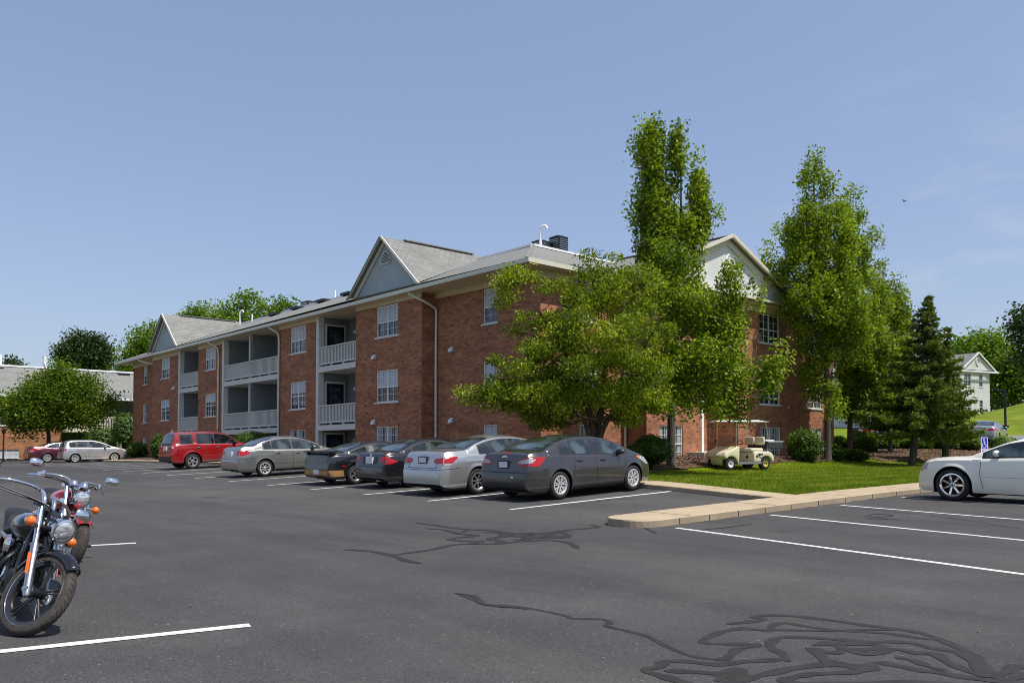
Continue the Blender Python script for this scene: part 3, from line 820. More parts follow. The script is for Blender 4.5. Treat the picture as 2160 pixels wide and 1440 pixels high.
# balconies ------------------------------------------------------------
def balcony(y0, y1, zf, floor, mid, doors, dim):
    """open recess y0..y1: slab with fascia, slatted railing, back wall, door, window, lamp"""
    X = 19.0; XB = 20.6
    if zf > -.2:
        b = MB(); b.box(X - .03, XB, y0, y1, zf - .26, zf); bal = part(b, 'balcony', M['greytrim'])
        b = MB(); r0, r1 = zf + .09, zf + .93
        b.box(X - .02, X + .06, y0, y1 - .22, r1 - .05, r1); b.box(X - .0, X + .05, y0, y1 - .22, r0, r0 + .07)
        n = int((y1 - y0) / .135)
        for k in range(n):
            yy = lerp(y0, y1 - .24, (k + .5) / n); b.box(X + .005, X + .04, yy - .026, yy + .026, r0 + .03, r1 - .02)
        m = max(2, round((y1 - y0) / 1.2))
        for k in range(m + 1):
            yy = lerp(y0 + .02, y1 - .26, k / m); b.box(X + .0, X + .05, yy - .05, yy + .05, zf, r0 + .02)
        b.build('railing', M['greytrim'], bal, world=True)
        if mid: 
            b = MB(); ym = (y0 + y1) / 2 + .15; b.box(X + .06, X + .15, ym - .05, ym + .05, zf, zf + 2.48); b.build('post', M['greytrim'], bal, world=True)
    zt = zf + (2.42 if floor == 3 else 2.48)
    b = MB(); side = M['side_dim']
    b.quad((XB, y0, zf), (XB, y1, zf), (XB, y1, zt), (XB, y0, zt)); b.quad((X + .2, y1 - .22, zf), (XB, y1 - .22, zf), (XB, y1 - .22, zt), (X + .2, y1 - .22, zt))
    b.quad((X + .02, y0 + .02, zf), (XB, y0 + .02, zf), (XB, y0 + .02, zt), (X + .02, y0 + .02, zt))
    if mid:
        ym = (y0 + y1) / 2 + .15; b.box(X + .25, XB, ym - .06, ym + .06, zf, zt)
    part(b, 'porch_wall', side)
    b = MB(); b.quad((X, y0, zt + .004), (X, y1, zt + .004), (XB, y1, zt + .004), (XB, y0, zt + .004)); part(b, 'porch_ceiling', M['greytrim'])
    for yd in doors:
        b = MB(); x = XB - .03
        b.box(x, XB, yd - .55, yd - .45, zf, zf + 2.0); b.box(x, XB, yd + .45, yd + .55, zf, zf + 2.0); b.box(x, XB, yd - .55, yd + .55, zf + 2.0, zf + 2.1)
        tr = part(b, 'door_frame', M['greytrim'])
        b = MB(); b.box(XB - .06, XB, yd - .45, yd + .45, zf, zf + 2.0); b.build('door', M['door'], tr, world=True)
        b = MB(); x = XB - .066
        for i in range(3):
            for j in range(4):
                a0 = yd - .30 + i * .205; c0 = zf + .55 + j * .32; b.quad((x, a0, c0), (x, a0 + .185, c0), (x, a0 + .185, c0 + .295), (x, a0, c0 + .295))
        b.build('door_pane', M['wglass'], tr, world=True)
        b = MB(); yl = yd - 1.0; b.box(XB - .05, XB, yl - .06, yl + .06, zf + 1.72, zf + 1.9); b.ellipsoid((XB - .11, yl, zf + 1.74), (.09, .09, .1), 10, 6, 1)
        part(b, 'porch_light', [M['black'], M['lamp']])
def side_door(Y, xd, zf):
    b = MB(); b.box(xd - .55, xd - .45, Y - .03, Y, zf, zf + 2.0); b.box(xd + .45, xd + .55, Y - .03, Y, zf, zf + 2.0); b.box(xd - .55, xd + .55, Y - .03, Y, zf + 2.0, zf + 2.1)
    tr = part(b, 'door_frame', M['greytrim'])
    b = MB(); b.box(xd - .45, xd + .45, Y - .06, Y, zf, zf + 2.0); b.build('door', M['door'], tr, world=True)
    b = MB()
    for i in range(3):
        for j in range(4):
            a0 = xd - .30 + i * .205; c0 = zf + .55 + j * .32; b.quad((a0, Y - .066, c0), (a0 + .185, Y - .066, c0), (a0 + .185, Y - .066, c0 + .295), (a0, Y - .066, c0 + .295))
    b.build('door_pane', M['wglass'], tr, world=True)
    b = MB(); b.box(20.55, 20.6, 33.45, 33.57, zf + 1.72, zf + 1.9); b.ellipsoid((20.49, 33.5, zf + 1.74), (.09, .09, .1), 10, 6, 1); part(b, 'porch_light', [M['black'], M['lamp']])
for zf, fl in ((4.84, 3), (2.09, 2), (-.35, 1)):
    balcony(31.0, 34.5, zf, fl, False, (), .0); side_door(34.27, 19.85, zf)
    balcony(38.35, 45.4, zf, fl, True, () if fl != 1 else (44.0,), .0)
    balcony(49.0, 52.2, zf, fl, False, (), .0)
for zf in (4.84, 2.09, -.3):   # a window on the back wall beside the door
    w = Wall((20.57, 33.0, 0), (0, -1, 0), (-1, 0, 0), 1.2); window(w, .02, .95, zf + .75, zf + 1.98, True, 'curtain', .5, None, False)
    w = Wall((20.56, 40.8, 0), (0, -1, 0), (-1, 0, 0), 1.2)
for k, zf in enumerate((4.84, 2.09)):
    b = MB(); yl = 42.6; b.box(20.55, 20.6, yl - .06, yl + .06, zf + 1.72, zf + 1.9); b.ellipsoid((20.49, yl, zf + 1.74), (.09, .09, .1), 10, 6, 1)
    if k == 0: part(b, 'porch_light', [M['black'], M['lamp']])
for y in (34.5, 45.4, 52.2):     # corner boards at the left of each recess
    b = MB(); b.box(18.965, 19.25, y - .24, y - .003, ZB, 7.318); part(b, 'corner_board', M['greytrim'])

# entrance recess
b = MB(); b.box(27.86, 28.02, 18.97, 20.3, .75, 7.3); b.box(28.34, 28.44, 20.2, 20.3, .75, 7.3)
part(b, 'entrance_trim', M['white'])
b = MB(); b.quad((28.02, 20.26, .8), (28.34, 20.26, .8), (28.34, 20.26, 7.3), (28.02, 20.26, 7.3)); part(b, 'sidelight', M['wglass'])
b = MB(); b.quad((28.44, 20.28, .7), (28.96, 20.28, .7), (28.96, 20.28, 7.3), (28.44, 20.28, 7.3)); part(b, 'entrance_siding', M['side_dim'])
b = MB(); b.box(26.9, 30.55, 18.2, 20.29, .3, .86); b.box(27.0, 30.3, 17.8, 18.2, .3, .70); part(b, 'entrance_step', M['step'])
b = MB(); b.box(28.5, 28.62, 20.14, 20.28, 2.9, 3.15); part(b, 'porch_light', M['lamp'])

# downspouts, wall vents, roof pipes
def spout(pts, r=.055):
    b = MB(); b.tube(catmull(pts, 4), r, 8); part(b, 'downspout', M['gutter'], smooth=50)
spout([(18.6, 26.45, 7.36), (18.62, 26.4, 7.2), (18.82, 26.12, 7.0), (19.05, 25.95, 6.86), (19.5, 25.92, 6.66), (19.6, 25.92, 6.45), (19.6, 25.93, 5), (19.6, 25.93, .3)])
spout([(18.6, 38.75, 7.36), (18.6, 38.72, 7.2), (18.85, 38.4, 6.95), (18.93, 38.28, 6.6), (18.93, 38.28, 5), (18.93, 38.28, .2)])
spout([(18.6, 46.5, 7.36), (18.6, 46.46, 7.2), (18.85, 46.05, 6.95), (18.93, 45.85, 6.6), (18.93, 45.85, 5), (18.93, 45.85, .2)])
spout([(18.6, 58.6, 7.36), (18.6, 58.5, 7.2), (18.9, 57.6, 6.95), (19.5, 57.15, 6.75), (19.6, 57.1, 6.5), (19.6, 57.1, .2)])
spout([(23.7, 19.42, 7.36), (23.75, 19.5, 7.1), (24.1, 19.85, 6.8), (24.15, 19.92, 6.4), (24.15, 19.92, .6)])
spout([(35.3, 18.5, 7.36), (35.3, 18.6, 7.2), (35.1, 19.3, 6.9), (34.98, 19.92, 6.6), (34.98, 19.92, .6)])
def cap(x, y, z):
    b = MB(); b.prism([(x, y - .09, z - .1), (x, y - .09, z + .1), (x - .1, y - .09, z + .02), (x - .14, y - .09, z - .1)], (0, .18, 0)); part(b, 'wall_vent', M['white'])
for y, x in ((29.5, 19), (25.0, 19.68)):
    for z in (4.92, 2.12): cap(x, y, z)
cap(19, 53.0, 5.0); cap(19, 53.1, 2.2)
def pipe(x, y, z0, h, goose=False, r=.05):
    b = MB(); p = [(x, y, z0), (x, y, z0 + h * .6), (x, y, z0 + h)]
    if goose: p += [(x + .04, y - .09, z0 + h + .12), (x + .1, y - .22, z0 + h + .12), (x + .13, y - .28, z0 + h)]
    b.tube(catmull(p, 4), r, 8); part(b, 'roof_pipe', M['flashing'], smooth=50)
pipe(24.3, 24.7, 9.5, .95, True, .06); pipe(23.6, 40.8, 9.45, .6); pipe(23.3, 52.9, 9.3, 1.0, True); pipe(23.3, 51.0, 9.3, .65)
for y in (36, 38.6, 41.4, 44.5, 47.5):
    b = MB(); b.box(22.9, 23.4, y - .45, y + .45, 9.4, 9.54); part(b, 'roof_vent', M['darkmetal'])
XF[0] = None

def ac_unit(name_label, x, y, z, s, h):
    t = thing('air_conditioner', name_label, 'air conditioner', (x, y, z), group='air conditioners on the roof')
    b = MB(); b.bbox(-s / 2, s / 2, -s / 2, s / 2, 0, h, .03); b.build('casing', M['darkmetal'], t)
    b = MB()
    n = 9
    for k in range(n):
        zz = h * .12 + k * h * .8 / n
        for a, c in (((-s / 2 - .012, -s * .43, zz), (-s / 2 - .012, s * .43, zz)), ((-s * .43, -s / 2 - .012, zz), (s * .43, -s / 2 - .012, zz))): b.bar(a, c, .02, .03)
    b.build('grille', M['steel'], t)
    b = MB(); b.lathe([(.0, .03), (s * .38, .03), (s * .40, 0)], (0, 0, h), n=20); b.build('fan_guard', M['black'], t)
ac_unit('tall black air conditioner at the near roof corner, right of the white gooseneck pipe', 26.05, 25.3, 9.57, .62, .95)
ac_unit('lower black air conditioner partly behind the white gooseneck pipe', 25.35, 25.75, 9.57, .6, .72)
ac_unit('dark air conditioner far back on the long roof, right one of two', 25.2, 46.6, 9.30, .95, .85)
ac_unit('dark air conditioner far back on the long roof, left one of two', 25.2, 48.9, 9.26, .95, .75)

# ------------------------------------------------------------------ left background apartment block
BL = thing('apartment_block', 'low orange brick apartment block with pale grey roof behind a maple at the left', 'building', (14, 76, -.4))
bpy.context.view_layer.update()
def pl(b, name, mats, **k): return b.build(name, mats, BL, world=True, **k)
Y0 = 74.0
b = MB(); w = Wall((-14, Y0, 0), (1, 0, 0), (0, -1, 0), 31.5, -.9, 4.9)
def lwin(a0, a1, z0, z1): 
    fr = window(w, a0 + 14, a1 + 14, z0, z1, True, 'blind', .5, BL)
for c in (13.6, 3.0, -6): 
    for z in (2.45, -.75): lwin(c - .9, c + .9, z, z + 1.3)
w.emit(b); b.quad((17.5, Y0, -.9), (17.5, Y0 + 4, -.9), (17.5, Y0 + 4, 4.9), (17.5, Y0, 4.9)); b.box(-14, 32, Y0 + 9, Y0 + 9.3, -.9, 4.9); b.box(-14.1, -14, Y0, Y0 + 9, -.9, 4.9)
pl(b, 'brick_wall', M['brick_far'], uv=True)
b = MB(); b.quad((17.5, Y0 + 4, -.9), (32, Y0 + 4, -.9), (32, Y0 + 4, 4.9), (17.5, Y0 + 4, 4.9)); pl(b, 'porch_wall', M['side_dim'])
b = MB()
b.quad((-15, Y0 - .7, 4.95), (33, Y0 - .7, 4.75), (33, Y0 + 4.2, 7.35), (-15, Y0 + 4.2, 7.6)); b.quad((-15, Y0 + 4.2, 7.6), (33, Y0 + 4.2, 7.35), (33, Y0 + 10, 7.3), (-15, Y0 + 10, 7.5))
b.quad((33, Y0 - .7, 4.75), (33, Y0 + 10, 4.75), (33, Y0 + 10, 7.3), (33, Y0 + 4.2, 7.35))
pl(b, 'shingle_roof', M['shingle'], uv=True)
b = MB(); b.bar((-15, Y0 + 4.2, 7.66), (33, Y0 + 4.2, 7.41), .3, .14); b.bar((-15, Y0 - .75, 4.9), (33, Y0 - .75, 4.7), .12, .18); pl(b, 'roof_flashing', M['flashing'])
for x, z, h, gs_ in ((13.9, 7.45, 1.0, 0), (17.2, 7.45, 1.1, 0), (27.9, 7.4, 1.0, 1), (29.2, 7.4, 1.25, 1)):
    b = MB(); p = [(x, Y0 + 4.6, z), (x, Y0 + 4.6, z + h * .6), (x, Y0 + 4.6, z + h)]
    if gs_: p += [(x + .1, Y0 + 4.6, z + h + .15), (x + .35, Y0 + 4.6, z + h + .12), (x + .42, Y0 + 4.6, z + h - .1)]
    b.tube(catmull(p, 4), .13, 8); pl(b, 'roof_pipe', M['flashing'], smooth=50)
for x in (25.0, 25.7, 26.4):
    b = MB(); yy = Y0 + 1.6; zz = 5.6; b.tube([(x, yy, zz), (x, yy, zz + .3)], .09, 8); b.box(x - .08, x + .08, yy + .1, yy + .35, zz + .25, zz + .8, 1); pl(b, 'roof_vent', [M['flashing'], M['black']])
for x in (13.5, 23.4, 29.3):
    b = MB(); b.box(x - .5, x + .5, Y0 + 3.7, Y0 + 4.05, 7.1, 7.32); pl(b, 'ridge_vent', M['black'])
# timber deck with slatted rail
b = MB(); b.box(17.5, 32, Y0 - .5, Y0 + 4, 1.95, 2.2); dk = pl(b, 'deck', M['trim'])
b = MB(); b.box(17.5, 32, Y0 - .5, Y0 - .4, 3.15, 3.25)
for k in range(72): b.box(17.6 + k * .2, 17.72 + k * .2, Y0 - .5, Y0 - .46, 2.2, 3.2)
b.build('railing', M['trim'], dk, world=True)
for x in (21.8, 27.5):
    b = MB(); b.box(x - .22, x + .22, Y0 - .5, Y0 - .1, -.7, 1.95); b.build('post', M['trim'], dk, world=True)
# ------------------------------------------------------------------ white house on the hill at the right
HW = thing('sided_house', 'white sided apartment house with grey gabled roof on the rise at the right', 'house', (88, 33, 2.0))
bpy.context.view_layer.update()
XF[0] = lambda v: Vector((v.x, v.y, v.z + .5))
def hp(b, name, mats, **k): return b.build(name, mats, HW, world=True, **k)
def hz(px, py, z):     # survey: horizontal position at a viewing depth
    r = (px - 1080) / 1700 * z
    return Vector((z * CAMY[0] + r * CAMY[1], z * CAMY[1] - r * CAMY[0], 1.4 + (925 - py) / 1700 * z))
P0 = hz(2027, 0, 84.6); P1 = hz(2089, 0, 87); P0.z = P1.z = 0
ud = (P1 - P0).normalized(); nd = Vector((ud.y, -ud.x, 0))
if nd.dot(-P0) < 0: nd = -nd
wl_ = (P1 - P0).length; bk = -nd
w = Wall(P0, ud, nd, wl_, .5, 8.05)
for a0, a1 in ((.14 * wl_, .36 * wl_), (.64 * wl_, .76 * wl_)):
    for z0, z1 in ((6.46, 7.8), (3.6, 5.0)): window(w, a0, a1, z0, z1, a1 - a0 > .8, 'dark', .45, HW)
b = MB(); w.emit(b); hp(b, 'front_wall', M['side_white'])
b = MB(); Pl = P0 - ud * .0; D = 14
w2_ = Wall(P0 + bk * 1.2 - ud * 5.5, ud, nd, 5.5, .5, 8.05)
for z0, z1 in ((6.46, 7.7), (3.6, 4.9)): window(w2_, 2.6, 4.0, z0, z1, True, 'dark', .4, HW)
w2_.emit(b); hp(b, 'side_wall', M['side_white'])
b = MB(); Wall(P0 + bk * 1.2, nd, -ud, 1.2, .5, 8.05).emit(b); Wall(P1, bk, ud, D, .5, 8.05).emit(b); Wall(P0 + bk * 1.2 - ud * 5.5, bk, -ud, D, .5, 8.05).emit(b); hp(b, 'end_wall', M['side_white'])
b = MB(); Wall(P0 + bk * 1.15 - ud * 1.6, ud, nd, 1.5, .5, 6.5).emit(b); hp(b, 'brick_panel', M['brick_far'], uv=True)
def hq(a, d, z): return P0 + ud * a + bk * d + Vector((0, 0, z))
b = MB(); o_ = .8
b.quad(hq(-6.3, .6, 8.1), hq(wl_ + o_, .6, 8.1), hq(wl_ - 1.2, 6, 10.6), hq(-6.3, 6, 10.6)); b.quad(hq(wl_ + o_, -.7, 8.1), hq(wl_ + o_, D, 8.1), hq(wl_ - 1.2, 9, 10.6), hq(wl_ - 1.2, 6, 10.6))
b.add([hq(-.45, -.45, 8.12), hq(wl_ * .5, -.45, 10.05), hq(wl_ * .5, 5., 10.05)], [(0, 1, 2)]); b.add([hq(wl_ + .45, -.45, 8.12), hq(wl_ * .5, -.45, 10.05), hq(wl_ * .5, 5., 10.05)], [(0, 2, 1)])
hp(b, 'shingle_roof', M['shingle'], uv=True)
b = MB(); b.add([hq(-.3, -.3, 8.2), hq(wl_ + .3, -.3, 8.2), hq(wl_ * .5, -.3, 10.0)], [(0, 1, 2)]); gg = hp(b, 'gable', M['side_white'])
b = MB()
for s in (-.5, wl_ + .5): b.bar(hq(s, -.48, 8.08), hq(wl_ * .5, -.48, 10.05), .08, .14)
b.bar(hq(-.5, -.48, 8.02), hq(wl_ + .9, -.48, 8.02), .1, .16); b.bar(hq(-6.4, .55, 8.02), hq(-.2, .55, 8.02), .12, .18)
b.build('rake_board', M['white'], gg, world=True)
b = MB(); c = hq(wl_ * .5, -.33, 9.05); b.tube([c + ud * (.3 * math.cos(a)) + Vector((0, 0, .38 * math.sin(a))) for a in [2 * math.pi * k / 16 for k in range(16)]], .06, 6, closed=True); b.build('louvre_vent', M['greytrim'], gg, world=True)

XF[0] = None
#end
# ------------------------------------------------------------------ vehicles
S = .93            # survey scale: everything is drawn to the camera height of 1.4
def decal(name, mat, parent, bvh, poly, O, ea, eb, d, off=.004, step=.09, back=None):
    """a thin panel cut to a polygon and laid on the body by casting it along d"""
    O = Vector(O); ea = Vector(ea); eb = Vector(eb); d = Vector(d).normalized()
    bm = bmesh.new(); bm.faces.new([bm.verts.new((a, b, 0)) for a, b in poly])
    for i in (0, 1):
        lo = min(p[i] for p in poly); hi = max(p[i] for p in poly)
        n = int((hi - lo) / step)
        for k in range(1, n + 1):
            c = lo + (hi - lo) * k / (n + 1)
            co = (c, 0, 0) if i == 0 else (0, c, 0); no = (1, 0, 0) if i == 0 else (0, 1, 0)
            bmesh.ops.bisect_plane(bm, geom=bm.verts[:] + bm.edges[:] + bm.faces[:], plane_co=co, plane_no=no)
    dead = []
    for v in bm.verts:
        p = O + ea * v.co.x + eb * v.co.y - d * 6
        loc, nrm, _, _ = bvh.ray_cast(p, d)
        if loc is None:
            loc, nrm, _, _ = bvh.find_nearest(p + d * 6)
            if nrm.dot(d) > 0: nrm = -nrm
        if nrm.dot(d) > 0: nrm = -nrm
        v.co = loc + (nrm - d * .5).normalized() * off
    bmesh.ops.triangulate(bm, faces=[f for f in bm.faces if len(f.verts) > 4])
    me = bpy.data.meshes.new(name); bm.to_mesh(me); bm.free(); me.shade_smooth(); me.materials.append(mat)
    o = bpy.data.objects.new(name, me); COL.objects.link(o); o.parent = parent
    return o

def rpoly(pts, r=.03, n=4):
    """round the corners of a polygon"""
    out = []; m = len(pts)
    for i in range(m):
        p = Vector(pts[i]); a = Vector(pts[i - 1]) - p; b = Vector(pts[(i + 1) % m]) - p
        q = min(r, a.length * .45, b.length * .45)
        A = p + a.normalized() * q; B = p + b.normalized() * q
        for k in range(n + 1):
            t = k / n; c = A * (1 - t) ** 2 + p * 2 * t * (1 - t) + B * t * t
            out.append((c.x, c.y))
    return out

PROF = Pchip([(.10, .86), (.2, .93), (.28, .972), (.42, .992), (.58, 1.0), (.70, .997), (.78, .985), (.86, .968), (.98, .935), (1.15, .89), (1.4, .80)])

def make_wheel(parent, x, y, r, w, rim, spokes, face_y, mat, style='spoke', spin=.2, tw=None):
    """wheel part: hub disc, with tyre and rim as its own pieces; face_y is +1 or -1 (outer side)"""
    o = Vector((x, y, r)); ax = (0, face_y, 0)
    b = MB(); b.lathe([(.0, .02), (rim * .55, .02), (rim * .6, -w * .3), (rim * .98, -w * .3)], o, ax, 20)
    wh = b.build('wheel', M['darkmetal'], parent, smooth=40)
    b = MB(); h = w / 2
    prof = [(rim, -h * .8), (rim + .02, -h * .96), (lerp(rim, r, .55), -h * 1.0), (r - .03, -h * .93), (r - .004, -h * .72), (r, 0), (r - .004, h * .72), (r - .03, h * .93), (lerp(rim, r, .55), h), (rim + .02, h * .96), (rim, h * .8)]
    b.lathe(prof, o, ax, 36)
    b.build('tyre', M['rubber'], wh, smooth=50)
    b = MB()
    b.lathe([(rim - .012, h * .3), (rim - .004, h * .86), (rim + .012, h * .93), (rim - .014, h * .95), (rim - .03, h * .78), (rim - .035, h * .2)], o, ax, 36)
    e1 = Vector((1, 0, 0)); e2 = Vector((0, 0, 1)); Y = Vector(ax)
    def pt(a, rr, d): return o + (e1 * math.cos(a) + e2 * math.sin(a)) * rr + Y * d
    for k in range(spokes):
        a = 2 * math.pi * k / spokes + spin
        if style == 'y':
            for s in (-1, 1):
                b.bar(pt(a, rim * .28, h * .62), pt(a + s * .20, rim * .97, h * .74), rim * .15, .03, up=Y)
            b.bar(pt(a, rim * .2, h * .6), pt(a, rim * .55, h * .66), rim * .2, .03, up=Y)
        else:
            hw0, hw1 = rim * .5 * (tw or 1.1) / spokes * 2, rim * .95 * (tw or 1.1) / spokes * 1.45
            q = [pt(a, rim * .2, h * .62) + t for t in ()]
            u = Vector((-math.sin(a), 0, math.cos(a)))
            P = [pt(a, rim * .18, h * .64) - u * hw0 * .5, pt(a, rim * .18, h * .64) + u * hw0 * .5, pt(a, rim * .96, h * .76) + u * hw1 * .5, pt(a, rim * .96, h * .76) - u * hw1 * .5]
            b.prism(P, Y * -.03)
    b.lathe([(.0, h * .72), (rim * .16, h * .70), (rim * .24, h * .6), (rim * .27, h * .5)], o, ax, 20)
    b.build('rim', mat, wh, smooth=35)
    b = MB(); b.lathe([(0, h * .735), (rim * .09, h * .73), (rim * .1, h * .69)], o, ax, 12)
    for k in range(5):
        a = 2 * math.pi * k / 5 + spin + .3; b.lathe([(0, h * .68), (.012, h * .68), (.014, h * .6)], pt(a, rim * .19, 0), ax, 6)
    b.build('wheel_nuts', M['darkmetal'], wh)
    return wh

def make_car(c, label, loc, heading, pitch=0., group='parked cars', cat=None):
    """unified lofted body from side profile, belt line, plan outline and tumblehome; glass, lamps and trim laid on it"""
    g_ = lambda k, d=None: c.get(k, d)
    L, W, wb, ro, wr = (c[k] * S for k in ('L', 'W', 'wb', 'ro', 'wr'))
    sc = lambda pts: [(x * S, z * S) for x, z in pts]
    top = Pchip(sc(c['top'])); belt = Pchip(sc(c['belt'])); base = g_('clear', .2) * S
    tum = g_('tumble', .40); pz = g_('pz', 1.) * S
    ax = (ro, ro + wb); Ra = wr + g_('gap', .055) * S
    mid = L / 2
    t = thing(g_('name', 'parked_car'), label, cat or g_('cat', 'car'), loc, (0, -pitch, heading), group)
    cr, ar, cf, af = g_('cr', .5) * S, g_('ar', .15), g_('cf', .95) * S, g_('af', .22)
    lip = Pchip([(0, base + .10 * S), (.12 * S, base + .03), (.4 * S, base), (L - .5 * S, base), (L - .12 * S, base + .0), (L, base + .06 * S)])
    def planw(x):
        w = W / 2; k = 1.
        if x < cr: k -= ar * (1 - x / cr) ** 2.4
        if L - x < cf: k -= af * (1 - (L - x) / cf) ** 2.2
        return w * k
    def zc(x): return top(x)
    def zb(x): return min(belt(x), top(x) - .035)
    def zl(x):
        z = lip(x)
        for a in ax:
            if abs(x - a) <= Ra: z = max(z, wr + math.sqrt(max(0, Ra * Ra - (x - a) ** 2)))
        return min(z, zb(x) - .03)
    crease = g_('crease', .74) * S
    def yside(x, z):
        w = planw(x) * PROF(z / pz)
        for a in ax:
            q = math.hypot(x - a, z - wr) - Ra
            if q > -.02: w += g_('flare', .014) * math.exp(-(q / .055) ** 2)
        w += .006 * math.exp(-((z - crease) / .03) ** 2)
        return w
    def rail(x):
        b_ = zb(x); h = zc(x) - b_; wbx = yside(x, b_)
        return (wbx * .955 - tum * h, b_ + h * (.86 if h > .12 else .80))
    N1, N2, N3 = 12, 7, 9
    def section(x):
        z0 = zl(x); b_ = zb(x); pts = []
        w0 = yside(x, z0)
        pts += [(0, z0), (w0 * .5, z0), (w0 * .93, z0)]
        for k in range(N1 + 1):
            z = lerp(z0, b_, k / N1); pts.append((yside(x, z), z))
        wb_, (yr, zr) = pts[-1][0], rail(x)
        pts.append((wb_ * .978, b_ + .010)); 
        for k in range(1, N2 + 1):
            q = k / N2; pts.append((lerp(wb_ * .965, yr, q) + .012 * math.sin(math.pi * q) * (1 if zc(x) - b_ > .15 else 0), lerp(b_ + .014, zr, q)))
        z1 = zc(x)
        for k in range(1, N3 + 1):
            a = k / N3; y = yr * (1 - a) ** 1.0
            pts.append((y, zr + (z1 - zr) * (1 - (y / max(yr, 1e-4)) ** 2.3)))
        return pts
    xs = set(frange(0, L, .055)) | {p[0] * S for p in c['top']} | {.012, .03, L - .012, L - .03}
    for a in ax:
        for k in range(0, 25): xs.add(a + Ra * math.cos(math.pi * k / 24))
        xs |= {a - Ra - .002, a + Ra + .002}
    xs = sorted(x for x in xs if 0 <= x <= L)
    xs = [x for i, x in enumerate(xs) if i == 0 or x - xs[i - 1] > .0015]
    secs = [section(x) for x in xs]; n = len(secs[0])
    V = []; F = []; FM = []
    for x, s in zip(xs, secs):
        V += [(x - mid, y, z) for y, z in s] + [(x - mid, -y, z) for y, z in s[1:-1]]
    m = n + n - 2
    def idx(i, k): return i * m + k          # k 0..n-1 left half bottom->top ; right half: n + (k-1)
    ring = list(range(n)) + [n + k for k in range(n - 3, -1, -1)]      # around the section
    lower = g_('cladz', 0) * S
    for i in range(len(xs) - 1):
        for j in range(m):
            a, b2 = ring[j], ring[(j + 1) % m]
            f = (idx(i, a), idx(i + 1, a), idx(i + 1, b2), idx(i, b2))
            kk = [q if q < n else q - n + 1 for q in (a, b2)]
            mi = 1 if max(kk) <= 3 else 0
            zm = sum(V[q][2] for q in f) / 4
            if mi == 0 and lower and zm < lower: mi = 2
            F.append(f); FM.append(mi)
    F.append([idx(0, k) for k in ring]); FM.append(2 if lower else 0)
    F.append([idx(len(xs) - 1, k) for k in reversed(ring)]); FM.append(0)
    b = MB(); b.v = [Vector(v) for v in V]; b.f = [list(f) for f in F]; b.m = FM
    body = b.build('body', [g_('paint'), M['black'], g_('clad', M['black'])], t, smooth=48)
    bvh = BVHTree.FromPolygons(V, F)
    X = lambda x: x * S - mid
    def side(name, mat, poly, s, off=.004, step=.09, rr=.03, parent=None):
        P = rpoly([(X(x), z * S) for x, z in poly], rr)
        return decal(name, mat, parent or t, bvh, P, (0, 0, 0), (1, 0, 0), (0, 0, 1), (0, -s, 0), off, step)
    def rear(name, mat, poly, off=.004, front=False, rr=.02, step=.06, parent=None):
        P = rpoly([(y * S, z * S) for y, z in poly], rr)
        return decal(name, mat, parent or t, bvh, P, (0, 0, 0), (0, 1, 0), (0, 0, 1), (-1 if front else 1, 0, 0), off, step)
    def corner(name, mat, poly, s, front=False, off=.005, step=.05, rr=.03, parent=None):
        f = -1 if front else 1; d = Vector((f, -s * 1.0, 0)).normalized()
        ea = Vector((f * 1., s * 1., 0)).normalized()      # runs from the middle of the end outwards and along the side
        org = Vector((mid if front else -mid, 0, 0))
        P = rpoly([(a * S, z * S) for a, z in poly], rr)
        return decal(name, mat, parent or t, bvh, P, org, ea, (0, 0, 1), d, off, step)
    def plan(name, mat, poly, off=.004, step=.1, rr=.05, parent=None):
        P = rpoly([(X(x), y * S) for x, y in poly], rr)
        return decal(name, mat, parent or t, bvh, P, (0, 0, 0), (1, 0, 0), (0, 1, 0), (0, 0, -1), off, step)
    # side glass from the belt and the roof rail, split at the pillars
    def glass_poly(x0, x1, lo=.035, hi=.055):
        k = 14; bot = []; tp = []
        for i in range(k + 1):
            x = lerp(x0, x1, i / k) * S
            zb_ = zb(x) + lo * S; zt = rail(x)[1] - hi * S
            if zt - zb_ > .015: bot.append((x - mid, zb_)); tp.append((x - mid, zt))
        return bot + tp[::-1]
    gm = g_('glass', M['cglass'])
    for s in (1, -1):
        dl = c['dlo']
        for ta, tb in ([(dl[0][0] - .05, dl[-1][1] + .06)] if not g_('septrim') else [(q0 - .025, q1 + .03) for q0, q1 in dl]):
          P = glass_poly(ta, tb, .012, .03)
          decal('window_trim', g_('trim', M['black']), t, bvh, P, (0, 0, 0), (1, 0, 0), (0, 0, 1), (0, -s, 0), .0025, .09)
        for x0, x1 in dl:
            P = glass_poly(x0, x1)
            if len(P) > 4: decal('side_window', gm, t, bvh, rpoly(P, .02, 2), (0, 0, 0), (1, 0, 0), (0, 0, 1), (0, -s, 0), .006, .09)
        for x0, z0, x1, z1 in g_('seams', ()):
            w_ = .012; dx, dz = x1 - x0, z1 - z0; l_ = math.hypot(dx, dz); nx, nz = -dz / l_ * w_ / 2, dx / l_ * w_ / 2
            side('door_seam', M['black'], [(x0 - nx, z0 - nz), (x1 - nx, z1 - nz), (x1 + nx, z1 + nz), (x0 + nx, z0 + nz)], s, .002, .07, .001)
